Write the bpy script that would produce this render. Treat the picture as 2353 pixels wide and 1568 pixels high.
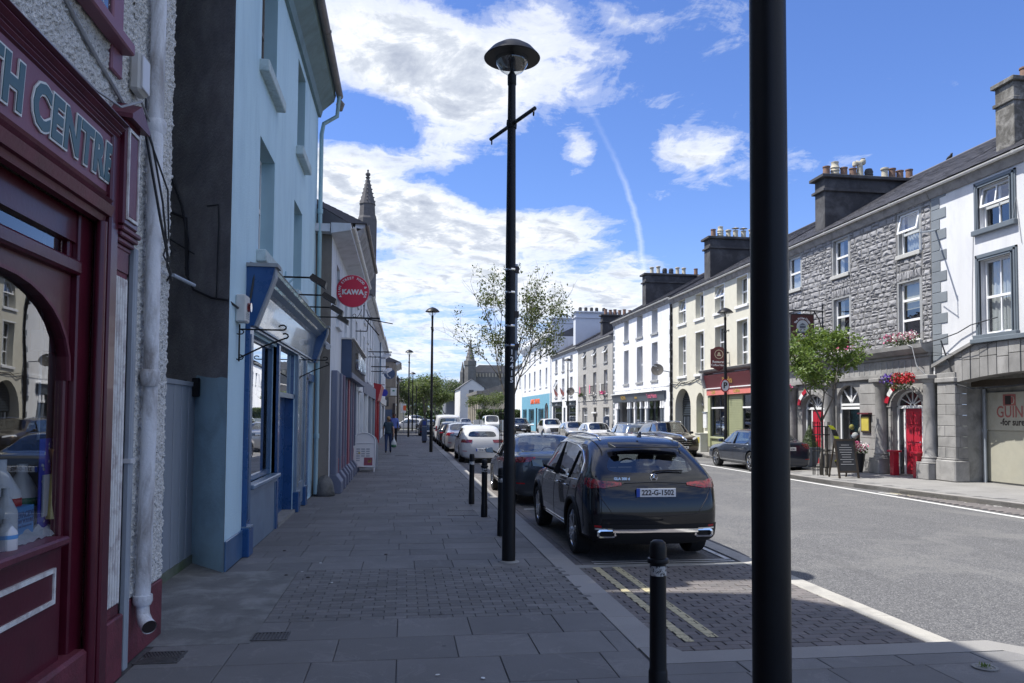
import bpy, bmesh, math, random
import numpy as np
from mathutils import Vector, Matrix, bvhtree
random.seed(7); RN = np.random.RandomState(7)
S = bpy.context.scene
for o in list(bpy.data.objects): bpy.data.objects.remove(o)
COL = S.collection
R = math.radians
# ------------------------------------------------------------ camera
cd = bpy.data.cameras.new('camera'); cam = bpy.data.objects.new('camera', cd); COL.objects.link(cam); S.camera = cam
cd.sensor_width = 36.0; cd.lens = 27.03; cd.shift_y = 98/2352.0; cd.clip_start = 0.05; cd.clip_end = 3000
_p, _y, _r = math.atan(73/1766.), R(8.0), R(0.4)
_f = Vector((math.sin(_y)*math.cos(_p), math.cos(_y)*math.cos(_p), math.sin(_p)))
_x = Vector((math.cos(_y), -math.sin(_y), 0)); _u = _x.cross(_f)
_x2 = _x*math.cos(_r)+_u*math.sin(_r); _u2 = _u*math.cos(_r)-_x*math.sin(_r)
_m = Matrix((_x2, _u2, -_f)).transposed().to_4x4(); _m.translation = (0, 0, 1.76); cam.matrix_world = _m
# ------------------------------------------------------------ light
S.view_settings.view_transform = 'Standard'; S.view_settings.look = 'None'
S.view_settings.exposure = 0.75; S.view_settings.gamma = 1.0; S.view_settings.use_curve_mapping = False
S.cycles.use_denoising = True
S.cycles.max_bounces = 8; S.cycles.transparent_max_bounces = 12; S.cycles.caustics_reflective = False; S.cycles.caustics_refractive = False
SUNV = Vector((-0.515, 0.085, 1.0)).normalized()
sl = bpy.data.lights.new('sun', 'SUN'); sl.energy = 4.3; sl.angle = R(0.5); sl.color = (1.0, 0.96, 0.89)
so = bpy.data.objects.new('sun', sl); COL.objects.link(so); so.rotation_euler = SUNV.to_track_quat('Z', 'Y').to_euler(); so.location = (-20, 0, 40)
W = bpy.data.worlds.new('World'); S.world = W; W.use_nodes = True
class G:  # tiny node graph helper
    def __init__(s, nt): s.nt = nt; s.N = nt.nodes; s.L = nt.links
    def n(s, t, **k):
        o = s.N.new(t)
        ins = k.pop('ins', {})
        for a, b in k.items(): setattr(o, a, b)
        for a, b in ins.items(): s.set(o, a, b)
        return o
    def set(s, o, a, b):
        i = o.inputs[a]
        if isinstance(b, bpy.types.NodeSocket): s.L.new(b, i)
        else:
            if hasattr(i.default_value, '__len__') and not hasattr(b, '__len__'): b = (b, b, b, 1)[:len(i.default_value)]
            if hasattr(i.default_value, '__len__') and len(i.default_value) == 4 and len(b) == 3: b = tuple(b)+(1,)
            i.default_value = b
    def m(s, op, a, b=0.0, c=None, clamp=False):
        o = s.n('ShaderNodeMath', operation=op, use_clamp=clamp); s.set(o, 0, a); s.set(o, 1, b)
        if c is not None: s.set(o, 2, c)
        return o.outputs[0]
    def v(s, op, a, b=(0, 0, 0)):
        o = s.n('ShaderNodeVectorMath', operation=op); s.set(o, 0, a); s.set(o, 1, b)
        return o.outputs['Value'] if op in ('LENGTH', 'DISTANCE', 'DOT_PRODUCT') else o.outputs[0]
    def noise(s, vec, scale, detail=4, rough=.5, dist=0.0, out='Fac', lac=2.0):
        o = s.n('ShaderNodeTexNoise'); s.set(o, 'Vector', vec); s.set(o, 'Scale', scale); s.set(o, 'Detail', detail); s.set(o, 'Roughness', rough); s.set(o, 'Distortion', dist)
        return o.outputs[out]
    def ramp(s, fac, pts, interp='LINEAR'):
        o = s.n('ShaderNodeValToRGB'); s.set(o, 'Fac', fac); cr = o.color_ramp; cr.interpolation = interp
        while len(cr.elements) < len(pts): cr.elements.new(1)
        for e, (p, c) in zip(cr.elements, pts):
            e.position = p; c = (c, c, c) if not hasattr(c, '__len__') else c; e.color = tuple(c)[:3]+(1,)
        return o.outputs['Color']
    def mix(s, f, a, b, mode='MIX'):
        o = s.n('ShaderNodeMix', data_type='RGBA', blend_type=mode); s.set(o, 0, f); s.set(o, 6, a); s.set(o, 7, b)
        return o.outputs[2]
    def sep(s, v):
        o = s.n('ShaderNodeSeparateXYZ'); s.set(o, 0, v); return o.outputs
    def comb(s, x=0., y=0., z=0.):
        o = s.n('ShaderNodeCombineXYZ'); s.set(o, 0, x); s.set(o, 1, y); s.set(o, 2, z); return o.outputs[0]
W.node_tree.nodes.clear(); g = G(W.node_tree)
D = g.n('ShaderNodeTexCoord').outputs['Generated']
sky = g.n('ShaderNodeTexSky', sky_type='NISHITA'); sky.sun_disc = False; sky.sun_elevation = math.asin(SUNV.z); sky.sun_rotation = math.atan2(SUNV.x, SUNV.y)
sky.air_density = 1.0; sky.dust_density = 0.3; sky.ozone_density = 1.4; sky.altitude = 0
dx, dy, dz = g.sep(D)
az = g.m('MULTIPLY', g.m('ARCTAN2', dx, dy), 57.2958); el = g.m('MULTIPLY', g.m('ARCSINE', dz), 57.2958)
ae = g.comb(az, el, 0)
# clouds lie on a sheet overhead: position = direction / height, so they shrink towards the horizon
zz = g.m('MAXIMUM', g.m('ADD', dz, 0.10), 0.02)
P = g.comb(g.m('DIVIDE', dx, zz), g.m('DIVIDE', dy, zz), 0)
n1 = g.noise(P, 1.7, 14, .62, .25); n2 = g.noise(P, 6.0, 12, .66, .5); nw = g.noise(g.v('MULTIPLY', P, (1, .30, 1)), 9.0, 8, .7, .8)
BL = [(-4, 26, 8, 3.6, .40), (2, 24.6, 5.6, 3.2, .38), (4.5, 21.2, 3.6, 3.4, .36), (11.8, 23.2, 6.5, 2.3, .34), (-3, 17.0, 5.5, 2.4, .42), (2.2, 14.8, 6.0, 2.4, .40),
      (7, 13.0, 6.0, 2.0, .36), (12, 13.9, 4.0, 1.7, .36), (-1, 10.4, 8, 2.6, .40), (9, 9.4, 6, 1.2, .24), (13.0, 18.7, 1.9, 1.6, .42), (20.8, 18.6, 4.2, 1.9, .38), (16.2, 19.2, 1.6, 2.4, -.3),
      (10.5, 27.6, 3.6, 2.8, .30), (13.8, 8.0, 6.5, 2.2, .44), (2, 4.6, 16, 2.6, .36), (22.5, 27.6, 4.2, 2.6, .26), (16.6, 27.0, 3.2, 3.4, .22), (31, 17.0, 6, 1.6, .32), (16.5, 10.6, 3.0, 1.8, .30),
      (-12, 12, 8, 12, .30), (-3.9, 20.8, 3.6, 1.6, -.50), (3.5, 17.2, 4.0, 1.1, -.22), (8.5, 15.9, 4, 1.2, -.25), (-50, 28, 26, 24, .42), (-95, 36, 26, 26, .40), (-150, 34, 34, 26, .40), (165, 38, 40, 26, .36), (100, 36, 34, 24, .36), (0, 64, 70, 18, .36), (-120, 64, 60, 16, .36), (120, 64, 60, 16, .36)]  # the last, widest clouds lie out of view, added to brighten the shade
acc = 0.0
for (a, e, ra, re, w) in BL:
    d2 = g.v('LENGTH', g.v('MULTIPLY', g.v('SUBTRACT', ae, (a, e, 0)), (1/ra, 1/re, 0)))
    d2 = g.m('MULTIPLY', d2, d2)
    acc = g.m('MULTIPLY_ADD', g.m('POWER', 2.718, g.m('MULTIPLY', d2, -.9)), w, acc)
def field(q):
    return g.m('ADD', g.m('MULTIPLY', g.m('SUBTRACT', g.noise(q, 1.7, 14, .62, .25), .5), .95), g.m('MULTIPLY', g.m('SUBTRACT', g.noise(q, 6.0, 12, .66, .5), .5), .62))
f0 = field(P); f1 = field(g.v('ADD', P, (-.05, .03, 0)))
dens = g.m('ADD', g.m('ADD', g.m('ADD', f0, g.m('MULTIPLY', g.m('SUBTRACT', nw, .5), .26)), acc), -.20)
cov = g.ramp(dens, [(0.0, 0), (.08, .22), (.20, .74), (.34, 1)], 'EASE')
thick = g.m('ADD', g.m('MULTIPLY', g.m('SUBTRACT', dens, .16), 1.35), g.m('MULTIPLY', g.m('SUBTRACT', f0, f1), 2.2), clamp=True)
ccol = g.ramp(thick, [(0.0, (.95, .97, 1.0)), (.16, (.88, .91, .96)), (.42, (.62, .67, .76)), (.8, (.46, .51, .62)), (1.0, (.40, .45, .56))])
SKYS = .12
skyc = g.v('MULTIPLY', sky.outputs[0], (.51, .65, 1.0))
skyc = g.mix(g.m('POWER', 2.718, g.m('DIVIDE', g.m('MAXIMUM', el, 0.0), -5.0)), skyc, (.32/SKYS, .42/SKYS, .62/SKYS))
# the trail left by an aeroplane
ctr = g.ramp(g.m('DIVIDE', g.m('SUBTRACT', el, 8.), 20.), [(0, .0), (.10, .34), (.40, .26), (.55, .08), (1, 0.)])
xx = g.m('ADD', 17.7, g.m('MULTIPLY', g.m('MULTIPLY', g.m('SUBTRACT', el, 10.), g.m('SUBTRACT', el, 10.)), -.028))
dtr = g.m('ABSOLUTE', g.m('SUBTRACT', g.m('ADD', az, g.m('MULTIPLY', g.m('SUBTRACT', n2, .5), .6)), xx))
trail = g.m('MULTIPLY', ctr, g.m('SUBTRACT', 1.0, g.m('MULTIPLY', dtr, 3.2), clamp=True), clamp=True)
cloudy = g.mix(cov, skyc, g.v('MULTIPLY', ccol, (1/SKYS*.70,)*3))
cloudy = g.mix(trail, cloudy, (.75/SKYS, .78/SKYS, .84/SKYS))
bg = g.n('ShaderNodeBackground', ins={'Color': cloudy, 'Strength': SKYS})
out = g.n('ShaderNodeOutputWorld'); g.L.new(bg.outputs[0], out.inputs['Surface'])
W.cycles.sampling_method = 'MANUAL'; W.cycles.sample_map_resolution = 1024
# ------------------------------------------------------------ materials
M = {}
def srgb(*c):
    if len(c) == 1: c = c[0]
    return tuple(((v/255)/12.92 if v/255 <= .04045 else ((v/255+.055)/1.055)**2.4) for v in c)
def base(name, rough=.7, metallic=0., spec=.5):
    m = bpy.data.materials.new(name); m.use_nodes = True; nt = m.node_tree
    b = nt.nodes['Principled BSDF']; b.inputs['Roughness'].default_value = rough; b.inputs['Metallic'].default_value = metallic
    b.inputs['Specular IOR Level'].default_value = spec
    g = G(nt); M[name] = m
    return m, g, b
def pos(g): return g.n('ShaderNodeNewGeometry').outputs['Position']
def pm(name, col, rough=.75, var=.12, scale=3., bump=0., bs=60., metallic=0., dirt=None, damt=.4, dscale=1.5, streak=False, spec=.5, obj=False, fine=.0, coat=0.):
    m, g, b = base(name, rough, metallic, spec)
    p = g.n('ShaderNodeTexCoord').outputs['Object'] if obj else pos(g)
    pv = g.v('MULTIPLY', p, (1, 1, .18)) if streak else p
    f = g.noise(pv, scale, 6, .6)
    c = g.mix(g.ramp(f, [(.3, 0), (.7, 1)]), tuple(x*(1-var) for x in col), tuple(min(1, x*(1+var)) for x in col))
    if fine:
        ff = g.noise(p, 90, 3, .7); c = g.mix(g.ramp(ff, [(.35, 0), (.65, 1)]), c, tuple(x*(1-fine) for x in col))
    if dirt:
        f2 = g.noise(g.v('MULTIPLY', p, (1, 1, .25)) if streak else p, dscale, 8, .68, .5)
        c = g.mix(g.m('MULTIPLY', g.ramp(f2, [(.46, 0), (.66, 1)]), damt), c, dirt)
    g.set(b, 'Base Color', c)
    if coat: g.set(b, 'Coat Weight', coat); g.set(b, 'Coat Roughness', .03)
    g.set(b, 'Roughness', g.m('ADD', rough-.06, g.m('MULTIPLY', f, .12)))
    if bump:
        bn = g.n('ShaderNodeBump', ins={'Strength': bump, 'Distance': .02, 'Height': g.noise(p, bs, 5, .6)}); g.set(b, 'Normal', bn.outputs[0])
    return m
def glassy(name, tint=(.8, .85, .85), rough=.0, base_fac=.06):
    m = bpy.data.materials.new(name); m.use_nodes = True; nt = m.node_tree; nt.nodes.clear(); g = G(nt); M[name] = m
    ge = g.n('ShaderNodeNewGeometry'); co = g.m('ABSOLUTE', g.v('DOT_PRODUCT', ge.outputs['Normal'], ge.outputs['Incoming']))
    fr = g.m('MULTIPLY_ADD', g.m('POWER', g.m('SUBTRACT', 1.0, co, clamp=True), 5.0), .96, .04)   # both faces of the pane reflect
    f = g.m('MULTIPLY_ADD', fr, 1.9, base_fac, clamp=True)
    t = g.n('ShaderNodeBsdfTransparent', ins={'Color': tint}); gl = g.n('ShaderNodeBsdfGlossy', ins={'Color': (1, 1, 1), 'Roughness': rough})
    w = g.n('ShaderNodeTexNoise', ins={'Scale': 2.2}); bn = g.n('ShaderNodeBump', ins={'Strength': .03, 'Distance': .05, 'Height': w.outputs[0]}); g.set(gl, 'Normal', bn.outputs[0])
    mx = g.n('ShaderNodeMixShader'); g.set(mx, 0, f); g.L.new(t.outputs[0], mx.inputs[1]); g.L.new(gl.outputs[0], mx.inputs[2])
    o = g.n('ShaderNodeOutputMaterial'); g.L.new(mx.outputs[0], o.inputs[0]); return m
# ------------------------------------------------------------ mesh building
WL = {}   # accumulated world location of empties with no rotation
def tag(o, label=None, cat=None, group=None, kind=None):
    if label: o['label'] = label
    if cat: o['category'] = cat
    if group: o['group'] = group
    if kind: o['kind'] = kind
    return o
def thing(name, label, cat, loc=(0, 0, 0), group=None):
    o = bpy.data.objects.new(name, None); COL.objects.link(o); o.location = loc; o.empty_display_size = .2
    WL[o.name] = Vector(loc); return tag(o, label, cat, group)
def wloc(o): return WL.get(o.name, Vector((0, 0, 0))) if o else Vector((0, 0, 0))
RIGHT = lambda u, d, z: (15.35-d, u, z)     # facade coordinates: u along the street, d out of the wall, z up
def LEFT(X0): return lambda u, d, z: (X0+d, u, z)
WID = lambda u, d, z: (u, d, z)
class MB:
    def __init__(s, tf=WID): s.v = []; s.f = []; s.tf = tf
    def add(s, vs, fs, raw=False):
        b = len(s.v); s.v += [tuple(v) if raw else s.tf(*v) for v in vs]; s.f += [tuple(i+b for i in f) for f in fs]; return s
    def box(s, a0, a1, b0, b1, c0, c1):
        return s.add([(a0, b0, c0), (a1, b0, c0), (a1, b1, c0), (a0, b1, c0), (a0, b0, c1), (a1, b0, c1), (a1, b1, c1), (a0, b1, c1)],
                     [(0, 3, 2, 1), (4, 5, 6, 7), (0, 1, 5, 4), (1, 2, 6, 5), (2, 3, 7, 6), (3, 0, 4, 7)])
    def bar(s, p, q, w, h, up=(0, 0, 1)):
        p = Vector(s.tf(*p)); q = Vector(s.tf(*q)); d = (q-p).normalized(); u = Vector(up)
        if abs(d.dot(u)) > .98: u = Vector((1, 0, 0))
        x = d.cross(u).normalized()*w/2; y = x.cross(d).normalized()*h/2
        vs = [c+a*x+b*y for c in (p, q) for a, b in ((-1, -1), (1, -1), (1, 1), (-1, 1))]
        return s.add(vs, [(0, 1, 2, 3), (7, 6, 5, 4), (0, 4, 5, 1), (1, 5, 6, 2), (2, 6, 7, 3), (3, 7, 4, 0)], True)
    def tube(s, pts, r, n=10, raw=False, cap=True):
        pts = [Vector(p) if raw else Vector(s.tf(*p)) for p in pts]; rs = r if hasattr(r, '__len__') else [r]*len(pts)
        b = len(s.v); prev = None
        for i, p in enumerate(pts):
            d = (pts[min(i+1, len(pts)-1)]-pts[max(i-1, 0)]).normalized()
            if prev is None: prev = d.orthogonal().normalized()
            prev = (prev-d*prev.dot(d)).normalized(); c = d.cross(prev)
            for k in range(n):
                t = 2*math.pi*k/n; s.v.append(tuple(p+(prev*math.cos(t)+c*math.sin(t))*rs[i]))
        for i in range(len(pts)-1):
            for k in range(n): s.f.append((b+i*n+k, b+i*n+(k+1) % n, b+(i+1)*n+(k+1) % n, b+(i+1)*n+k))
        if cap: s.f.append(tuple(b+k for k in range(n))[::-1]); s.f.append(tuple(b+(len(pts)-1)*n+k for k in range(n)))
        return s
    def lathe(s, cx, cy, prof, n=24, raw=False):   # profile of (radius, z)
        b = len(s.v)
        for (r, z) in prof:
            for k in range(n):
                t = 2*math.pi*k/n; v = (cx+r*math.cos(t), cy+r*math.sin(t), z); s.v.append(v if raw else s.tf(*v))
        for i in range(len(prof)-1):
            for k in range(n): s.f.append((b+i*n+k, b+i*n+(k+1) % n, b+(i+1)*n+(k+1) % n, b+(i+1)*n+k))
        if prof[0][0] > 1e-4: s.f.append(tuple(b+k for k in range(n))[::-1])
        if prof[-1][0] > 1e-4: s.f.append(tuple(b+(len(prof)-1)*n+k for k in range(n)))
        return s
    def prism(s, poly, axis, a, b):   # polygon in the two other axes, extruded along axis 0/1/2
        def P(t, q): return {0: (t, q[0], q[1]), 1: (q[0], t, q[1]), 2: (q[0], q[1], t)}[axis]
        n = len(poly)
        return s.add([P(a, q) for q in poly]+[P(b, q) for q in poly], [tuple(range(n))[::-1], tuple(range(n, 2*n))]+[(i, (i+1) % n, (i+1) % n+n, i+n) for i in range(n)])
    def poly(s, pts): return s.add(pts, [tuple(range(len(pts)))])
    def build(s, name, mat, parent=None, smooth=False, bevel=0., label=None, cat=None, group=None, kind=None, fixn=True):
        off = wloc(parent); me = bpy.data.meshes.new(name)
        me.from_pydata([(v[0]-off[0], v[1]-off[1], v[2]-off[2]) for v in s.v], [], s.f)
        me.materials.append(M[mat] if isinstance(mat, str) else mat)
        if fixn and len(s.v) < 60000:
            bm = bmesh.new(); bm.from_mesh(me)
            bmesh.ops.recalc_face_normals(bm, faces=bm.faces)
            if bevel: bmesh.ops.bevel(bm, geom=[e for e in bm.edges if len(e.link_faces) == 2 and e.calc_face_angle(0) > .5], offset=bevel, segments=1, affect='EDGES', profile=.7)
            bm.to_mesh(me); bm.free()
        if smooth: me.shade_smooth() if smooth is True else None
        if smooth == 'a':
            me.shade_smooth(); me.set_sharp_from_angle(angle=R(40))
        o = bpy.data.objects.new(name, me); COL.objects.link(o); o.parent = parent
        if parent and parent.type == 'MESH': WL[o.name] = off
        WL[o.name] = off
        return tag(o, label, cat, group, kind)
def inst(name, mesh, loc, parent=None, rot=0, sc=None):
    o = bpy.data.objects.new(name, mesh); COL.objects.link(o); o.parent = parent; off = wloc(parent)
    o.location = Vector(loc)-off
    if rot: o.rotation_euler = (0, 0, rot) if not hasattr(rot, '__len__') else rot
    if sc: o.scale = sc
    return o
def copy_tree(src, parent=None):
    c = src.copy(); COL.objects.link(c)
    if parent: c.parent = parent; c.matrix_parent_inverse = src.matrix_parent_inverse.copy()
    for ch in list(KIDS.get(src.name, src.children)): copy_tree(ch, c)
    return c
KIDS = {}
def text(name, body, mat, size, mtx, parent=None, ext=.004, align='CENTER', bold=0., label=None, cat=None, sx=1., space=1.):
    cu = bpy.data.curves.new(name, 'FONT'); cu.body = body; cu.size = size; cu.align_x = align; cu.align_y = 'CENTER'; cu.extrude = ext; cu.offset = bold; cu.space_character = space
    cu.resolution_u = 3
    o = bpy.data.objects.new(name, cu); COL.objects.link(o); dg = bpy.context.evaluated_depsgraph_get(); me = bpy.data.meshes.new_from_object(o.evaluated_get(dg))
    bpy.data.objects.remove(o); me.materials.clear(); me.materials.append(M[mat]); off = wloc(parent)
    me.transform(Matrix.Translation(-off) @ mtx @ Matrix.Diagonal((sx, 1, 1, 1)))
    o = bpy.data.objects.new(name, me); COL.objects.link(o); o.parent = parent; WL[o.name] = off
    return tag(o, label, cat)
def frame_mtx(o, x, y):   # x = reading direction, y = up of the letters
    x = Vector(x).normalized(); y = Vector(y).normalized(); z = x.cross(y)
    m = Matrix((x, y, z)).transposed().to_4x4(); m.translation = o; return m
# ------------------------------------------------------------ material list
def varied(name, col, rough=.85, v=.22, bump=.25, bs=120, speck=.25, stain=.35, hue=None, sc=.9):
    """stone, slab or brick: every piece its own shade, speckle and stains"""
    m, g, b = base(name, rough); p = pos(g)
    geo = g.n('ShaderNodeNewGeometry'); oi = g.n('ShaderNodeObjectInfo')
    rnd = g.m('FRACT', g.m('ADD', geo.outputs['Random Per Island'], oi.outputs['Random']))
    c = g.mix(rnd, tuple(x*(1-v) for x in col), tuple(x*(1+v) for x in (hue or col)))
    c = g.mix(g.m('MULTIPLY', g.ramp(g.noise(p, 140, 3, .7), [(.38, 1), (.62, 0)]), speck), c, tuple(x*.45 for x in col))
    c = g.mix(g.m('MULTIPLY', g.ramp(g.noise(p, 60, 2, .6), [(.62, 0), (.75, 1)]), speck*.6), c, tuple(min(1, x*1.9) for x in col))
    c = g.mix(g.m('MULTIPLY', g.ramp(g.noise(p, sc, 9, .66, .4), [(.42, 0), (.66, 1)]), stain), c, tuple(x*.5 for x in col))
    if name in ('slab', 'sett', 'paver'):      # trodden gum, drips and scuffs
        vo = g.n('ShaderNodeTexVoronoi', feature='F1'); g.set(vo, 'Vector', p); g.set(vo, 'Scale', 2.6); rr_ = g.sep(vo.outputs['Color'])
        dot = g.m('LESS_THAN', vo.outputs['Distance'], g.m('MULTIPLY', rr_[0], .055)); c = g.mix(g.m('MULTIPLY', dot, g.m('MULTIPLY', rr_[2], .75)), c, g.mix(g.m('GREATER_THAN', rr_[1], .55), (.05, .05, .05), (.36, .35, .34)))
        c = g.mix(g.m('MULTIPLY', g.ramp(g.noise(p, 2.3, 7, .72, 1.2), [(.56, 0), (.60, 1), (.63, 0)]), .22), c, (.32, .31, .30))
    g.set(b, 'Base Color', c); bn = g.n('ShaderNodeBump', ins={'Strength': bump, 'Distance': .01, 'Height': g.noise(p, bs, 5, .65)}); g.set(b, 'Normal', bn.outputs[0]); return m
varied('slab', (.185, .183, .182), .78, .16, .3, 130, .35, .45)
varied('sett', (.168, .166, .165), .8, .22, .3, 130, .3, .4)
varied('paver', (.165, .155, .152), .8, .16, .3, 130, .3, .45, hue=(.17, .152, .148))
varied('granite', (.30, .292, .28), .75, .12, .15, 150, .3, .35)
varied('granite_right', (.30, .29, .28), .78, .12, .15, 150, .3, .3)
varied('rubble', (.31, .31, .325), .88, .22, .6, 38, .25, .3, sc=2.5)
varied('limestone', (.32, .315, .31), .85, .16, .4, 45, .3, .75, sc=1.6)
varied('quoin_grey', (.20, .225, .25), .7, .10, .15, 90, .1, .3)
varied('slate', (.10, .10, .115), .6, .30, .3, 60, .2, .3)
varied('pebble_wall', (.46, .45, .43), .92, .05, 1.0, 45, .55, .3)
pm('mortar', (.105, .103, .105), .95, .2, 20); pm('mortar_pale', (.17, .168, .168), .95, .2, 10, .4, 60)
m, g, b = base('asphalt', .9); p = pos(g)
vor = g.n('ShaderNodeTexVoronoi', feature='F1'); g.set(vor, 'Vector', p); g.set(vor, 'Scale', 95.)
c = g.ramp(g.sep(vor.outputs['Color'])[0], [(0, (.045, .046, .05)), (.45, (.098, .098, .103)), (.8, (.145, .145, .147)), (1, (.26, .26, .255))])
c = g.mix(g.m('MULTIPLY', g.ramp(g.noise(g.v('MULTIPLY', p, (1, .12, 1)), 1.1, 6, .6), [(.4, 0), (.7, 1)]), .30), c, (.075, .075, .08))
c = g.mix(g.m('MULTIPLY', g.ramp(g.noise(p, .5, 8, .7, .8), [(.5, 0), (.62, 1)]), .40), c, (.19, .187, .18)); c = g.mix(g.m('MULTIPLY', g.ramp(g.noise(g.v('MULTIPLY', p, (2.2, .25, 1)), .7, 8, .75, .5), [(.56, 0), (.66, 1)]), .35), c, (.07, .07, .072))
g.set(b, 'Base Color', c); hh = g.m('SUBTRACT', 1.0, vor.outputs['Distance']); g.set(b, 'Normal', g.n('ShaderNodeBump', ins={'Strength': .55, 'Distance': .006, 'Height': hh}).outputs[0])
pm('ground_far', (.10, .11, .08), .95, .3, .1)
pm('concrete', (.27, .27, .26), .9, .14, 3, .25, 90, dirt=(.09, .09, .09), damt=.6, dscale=2.)
pm('concrete_strip', (.42, .405, .37), .85, .1, 2, .2, 110, dirt=(.2, .19, .18), damt=.5, dscale=3., fine=.2)
pm('alley', (.15, .152, .15), .92, .25, 2.5, .3, 60, dirt=(.32, .33, .32), damt=.6, dscale=2.2)
def worn(name, col, thr=.42, amt=1.):
    m = bpy.data.materials.new(name); m.use_nodes = True; nt = m.node_tree; g = G(nt); b = nt.nodes['Principled BSDF']; M[name] = m
    p = pos(g); g.set(b, 'Base Color', g.mix(g.noise(p, 6, 5, .6), tuple(x*.75 for x in col), col)); b.inputs['Roughness'].default_value = .7
    g.set(b, 'Alpha', g.ramp(g.m('ADD', g.m('MULTIPLY', g.noise(p, 45, 6, .75), .6), g.m('MULTIPLY', g.noise(p, 3, 4, .6), .4)), [(thr-.05, 0), (thr+.03, amt)]))
worn('paint_white', (.72, .72, .70), .38); worn('paint_yellow', (.60, .53, .33), .43); worn('paint_worn', (.62, .62, .60), .47)
pm('black_metal', (.006, .0065, .008), .42, .2, 4, .05, 80, spec=.3); pm('cast_iron', (.03, .03, .032), .6, .3, 10, .2, 80)
pm('grate_metal', (.13, .125, .12), .5, .3, 20, metallic=.6)
pm('maroon', (.085, .007, .019), .32, .18, 4, .06, 30, dirt=(.07, .008, .018), damt=.5, spec=.5, coat=.15)
pm('maroon_pale', (.14, .028, .05), .45, .2, 5, .12, 40, dirt=(.05, .012, .02), damt=.5, streak=True)
pm('fascia_plum', (.24, .10, .145), .5, .10, 3, .05, 50, dirt=(.20, .07, .10), damt=.4)
pm('plinth_maroon', (.16, .032, .050), .6, .2, 6, .3, 50, dirt=(.04, .012, .016), damt=.7, dscale=3)
pm('peel_white', (.74, .74, .72), .6, .1, 8, .2, 60, dirt=(.16, .06, .07), damt=.5, dscale=7.)
pm('letter_teal', (.05, .12, .14), .45, .12, 5); pm('letter_edge', (.75, .78, .76), .5)
pm('old_paint_pipe', (.72, .74, .78), .6, .10, 3, .4, 40, dirt=(.13, .10, .08), damt=.75, dscale=5., streak=True)
pm('pipe_grey', (.32, .36, .41), .5, .12, 3, .1, 40, dirt=(.12, .13, .15), damt=.6, streak=True)
pm('plastic_white', (.62, .63, .65), .4, .04, 3); pm('plastic_box', (.5, .5, .48), .5, .06, 3)
pm('cable', (.025, .027, .032), .6); pm('cable_pale', (.32, .33, .35), .6, .2, 10)
m, g, b = base('roughcast', .95); p = pos(g)
n = g.noise(p, 60, 6, .7); n2 = g.noise(p, 4, 6, .6); n3 = g.noise(p, 170, 3, .6)
c = g.mix(g.ramp(n, [(.36, 0), (.5, 1)]), (.34, .335, .32), (.84, .84, .82)); c = g.mix(g.m('MULTIPLY', g.ramp(n2, [(.5, 0), (.7, 1)]), .3), c, (.36, .34, .31))
c = g.mix(g.m('MULTIPLY', g.ramp(g.noise(p, 26, 3, .6), [(.63, 0), (.70, 1)]), .7), c, (.10, .10, .10)); g.set(b, 'Base Color', c)
g.set(b, 'Normal', g.n('ShaderNodeBump', ins={'Strength': 1., 'Distance': .02, 'Height': g.m('ADD', n, g.m('MULTIPLY', n3, .4))}).outputs[0])
pm('render_grey', (.34, .335, .345), .95, .38, 3.2, .8, 30, dirt=(.17, .172, .19), damt=.7, dscale=1.1, fine=.2)
pm('blue_light', (.54, .73, .82), .85, .035, 1.5, .35, 45, dirt=(.36, .54, .65), damt=.5, dscale=1.7, streak=True)
pm('blue_light_rough', (.44, .63, .72), .9, .08, 3, .45, 35, dirt=(.24, .34, .42), damt=.4, dscale=2.)
pm('blue_reveal', (.38, .56, .64), .85, .05, 2, .1, 50); pm('blue_sill', (.50, .60, .62), .8, .1, 6, .3, 60, dirt=(.2, .25, .26), damt=.6, dscale=6)
pm('navy', (.016, .075, .22), .28, .12, 4, .04, 40, spec=.5, coat=.3); pm('navy_mid', (.065, .14, .26), .35, .12, 4, .04, 40, coat=.2, dirt=(.03, .05, .10), damt=.5)
pm('slate_blue', (.18, .25, .34), .4, .10, 4, .05, 40, coat=.2, dirt=(.08, .12, .18), damt=.4)
pm('fascia_sheen', (.30, .36, .39), .16, .25, 1.5, .06, 6, dirt=(.08, .10, .12), damt=.6, dscale=2., coat=.6, streak=True)
pm('eave_blue', (.17, .25, .26), .7, .15, 3, .1, dirt=(.10, .13, .12), damt=.5); pm('gutter_brown', (.20, .17, .155), .6, .15, 4, dirt=(.1, .1, .09), damt=.5)
pm('pipe_teal', (.32, .48, .53), .5, .12, 3, dirt=(.11, .19, .17), damt=.6, streak=True)
pm('fence_grey', (.28, .31, .36), .5, .08, 2, .05, 20, dirt=(.10, .14, .07), damt=.15, streak=True); pm('fence_foot', (.14, .16, .13), .7, .3, 4, dirt=(.07, .11, .03), damt=.8)
pm('white_wall', (.76, .77, .79), .85, .04, 1.2, .12, 70, dirt=(.50, .51, .54), damt=.6, dscale=1.2, streak=True)
pm('white_wall_old', (.66, .67, .69), .9, .07, 1.2, .25, 50, dirt=(.45, .46, .50), damt=.6, dscale=.9, streak=True)
pm('cream_wall', (.62, .60, .51), .88, .05, .9, .2, 60, dirt=(.50, .48, .41), damt=.6, dscale=.9)
pm('white_trim', (.78, .79, .80), .45, .03, 3); pm('upvc', (.80, .81, .83), .3, .02, 3); pm('sill_stone', (.48, .48, .46), .85, .12, 8, .2, 80, dirt=(.3, .3, .29), damt=.5, dscale=8)
pm('sill_grey', (.30, .31, .32), .85, .12, 8, .2, 80); pm('trim_grey', (.13, .155, .18), .5, .08, 3, .08, 60)
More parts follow.
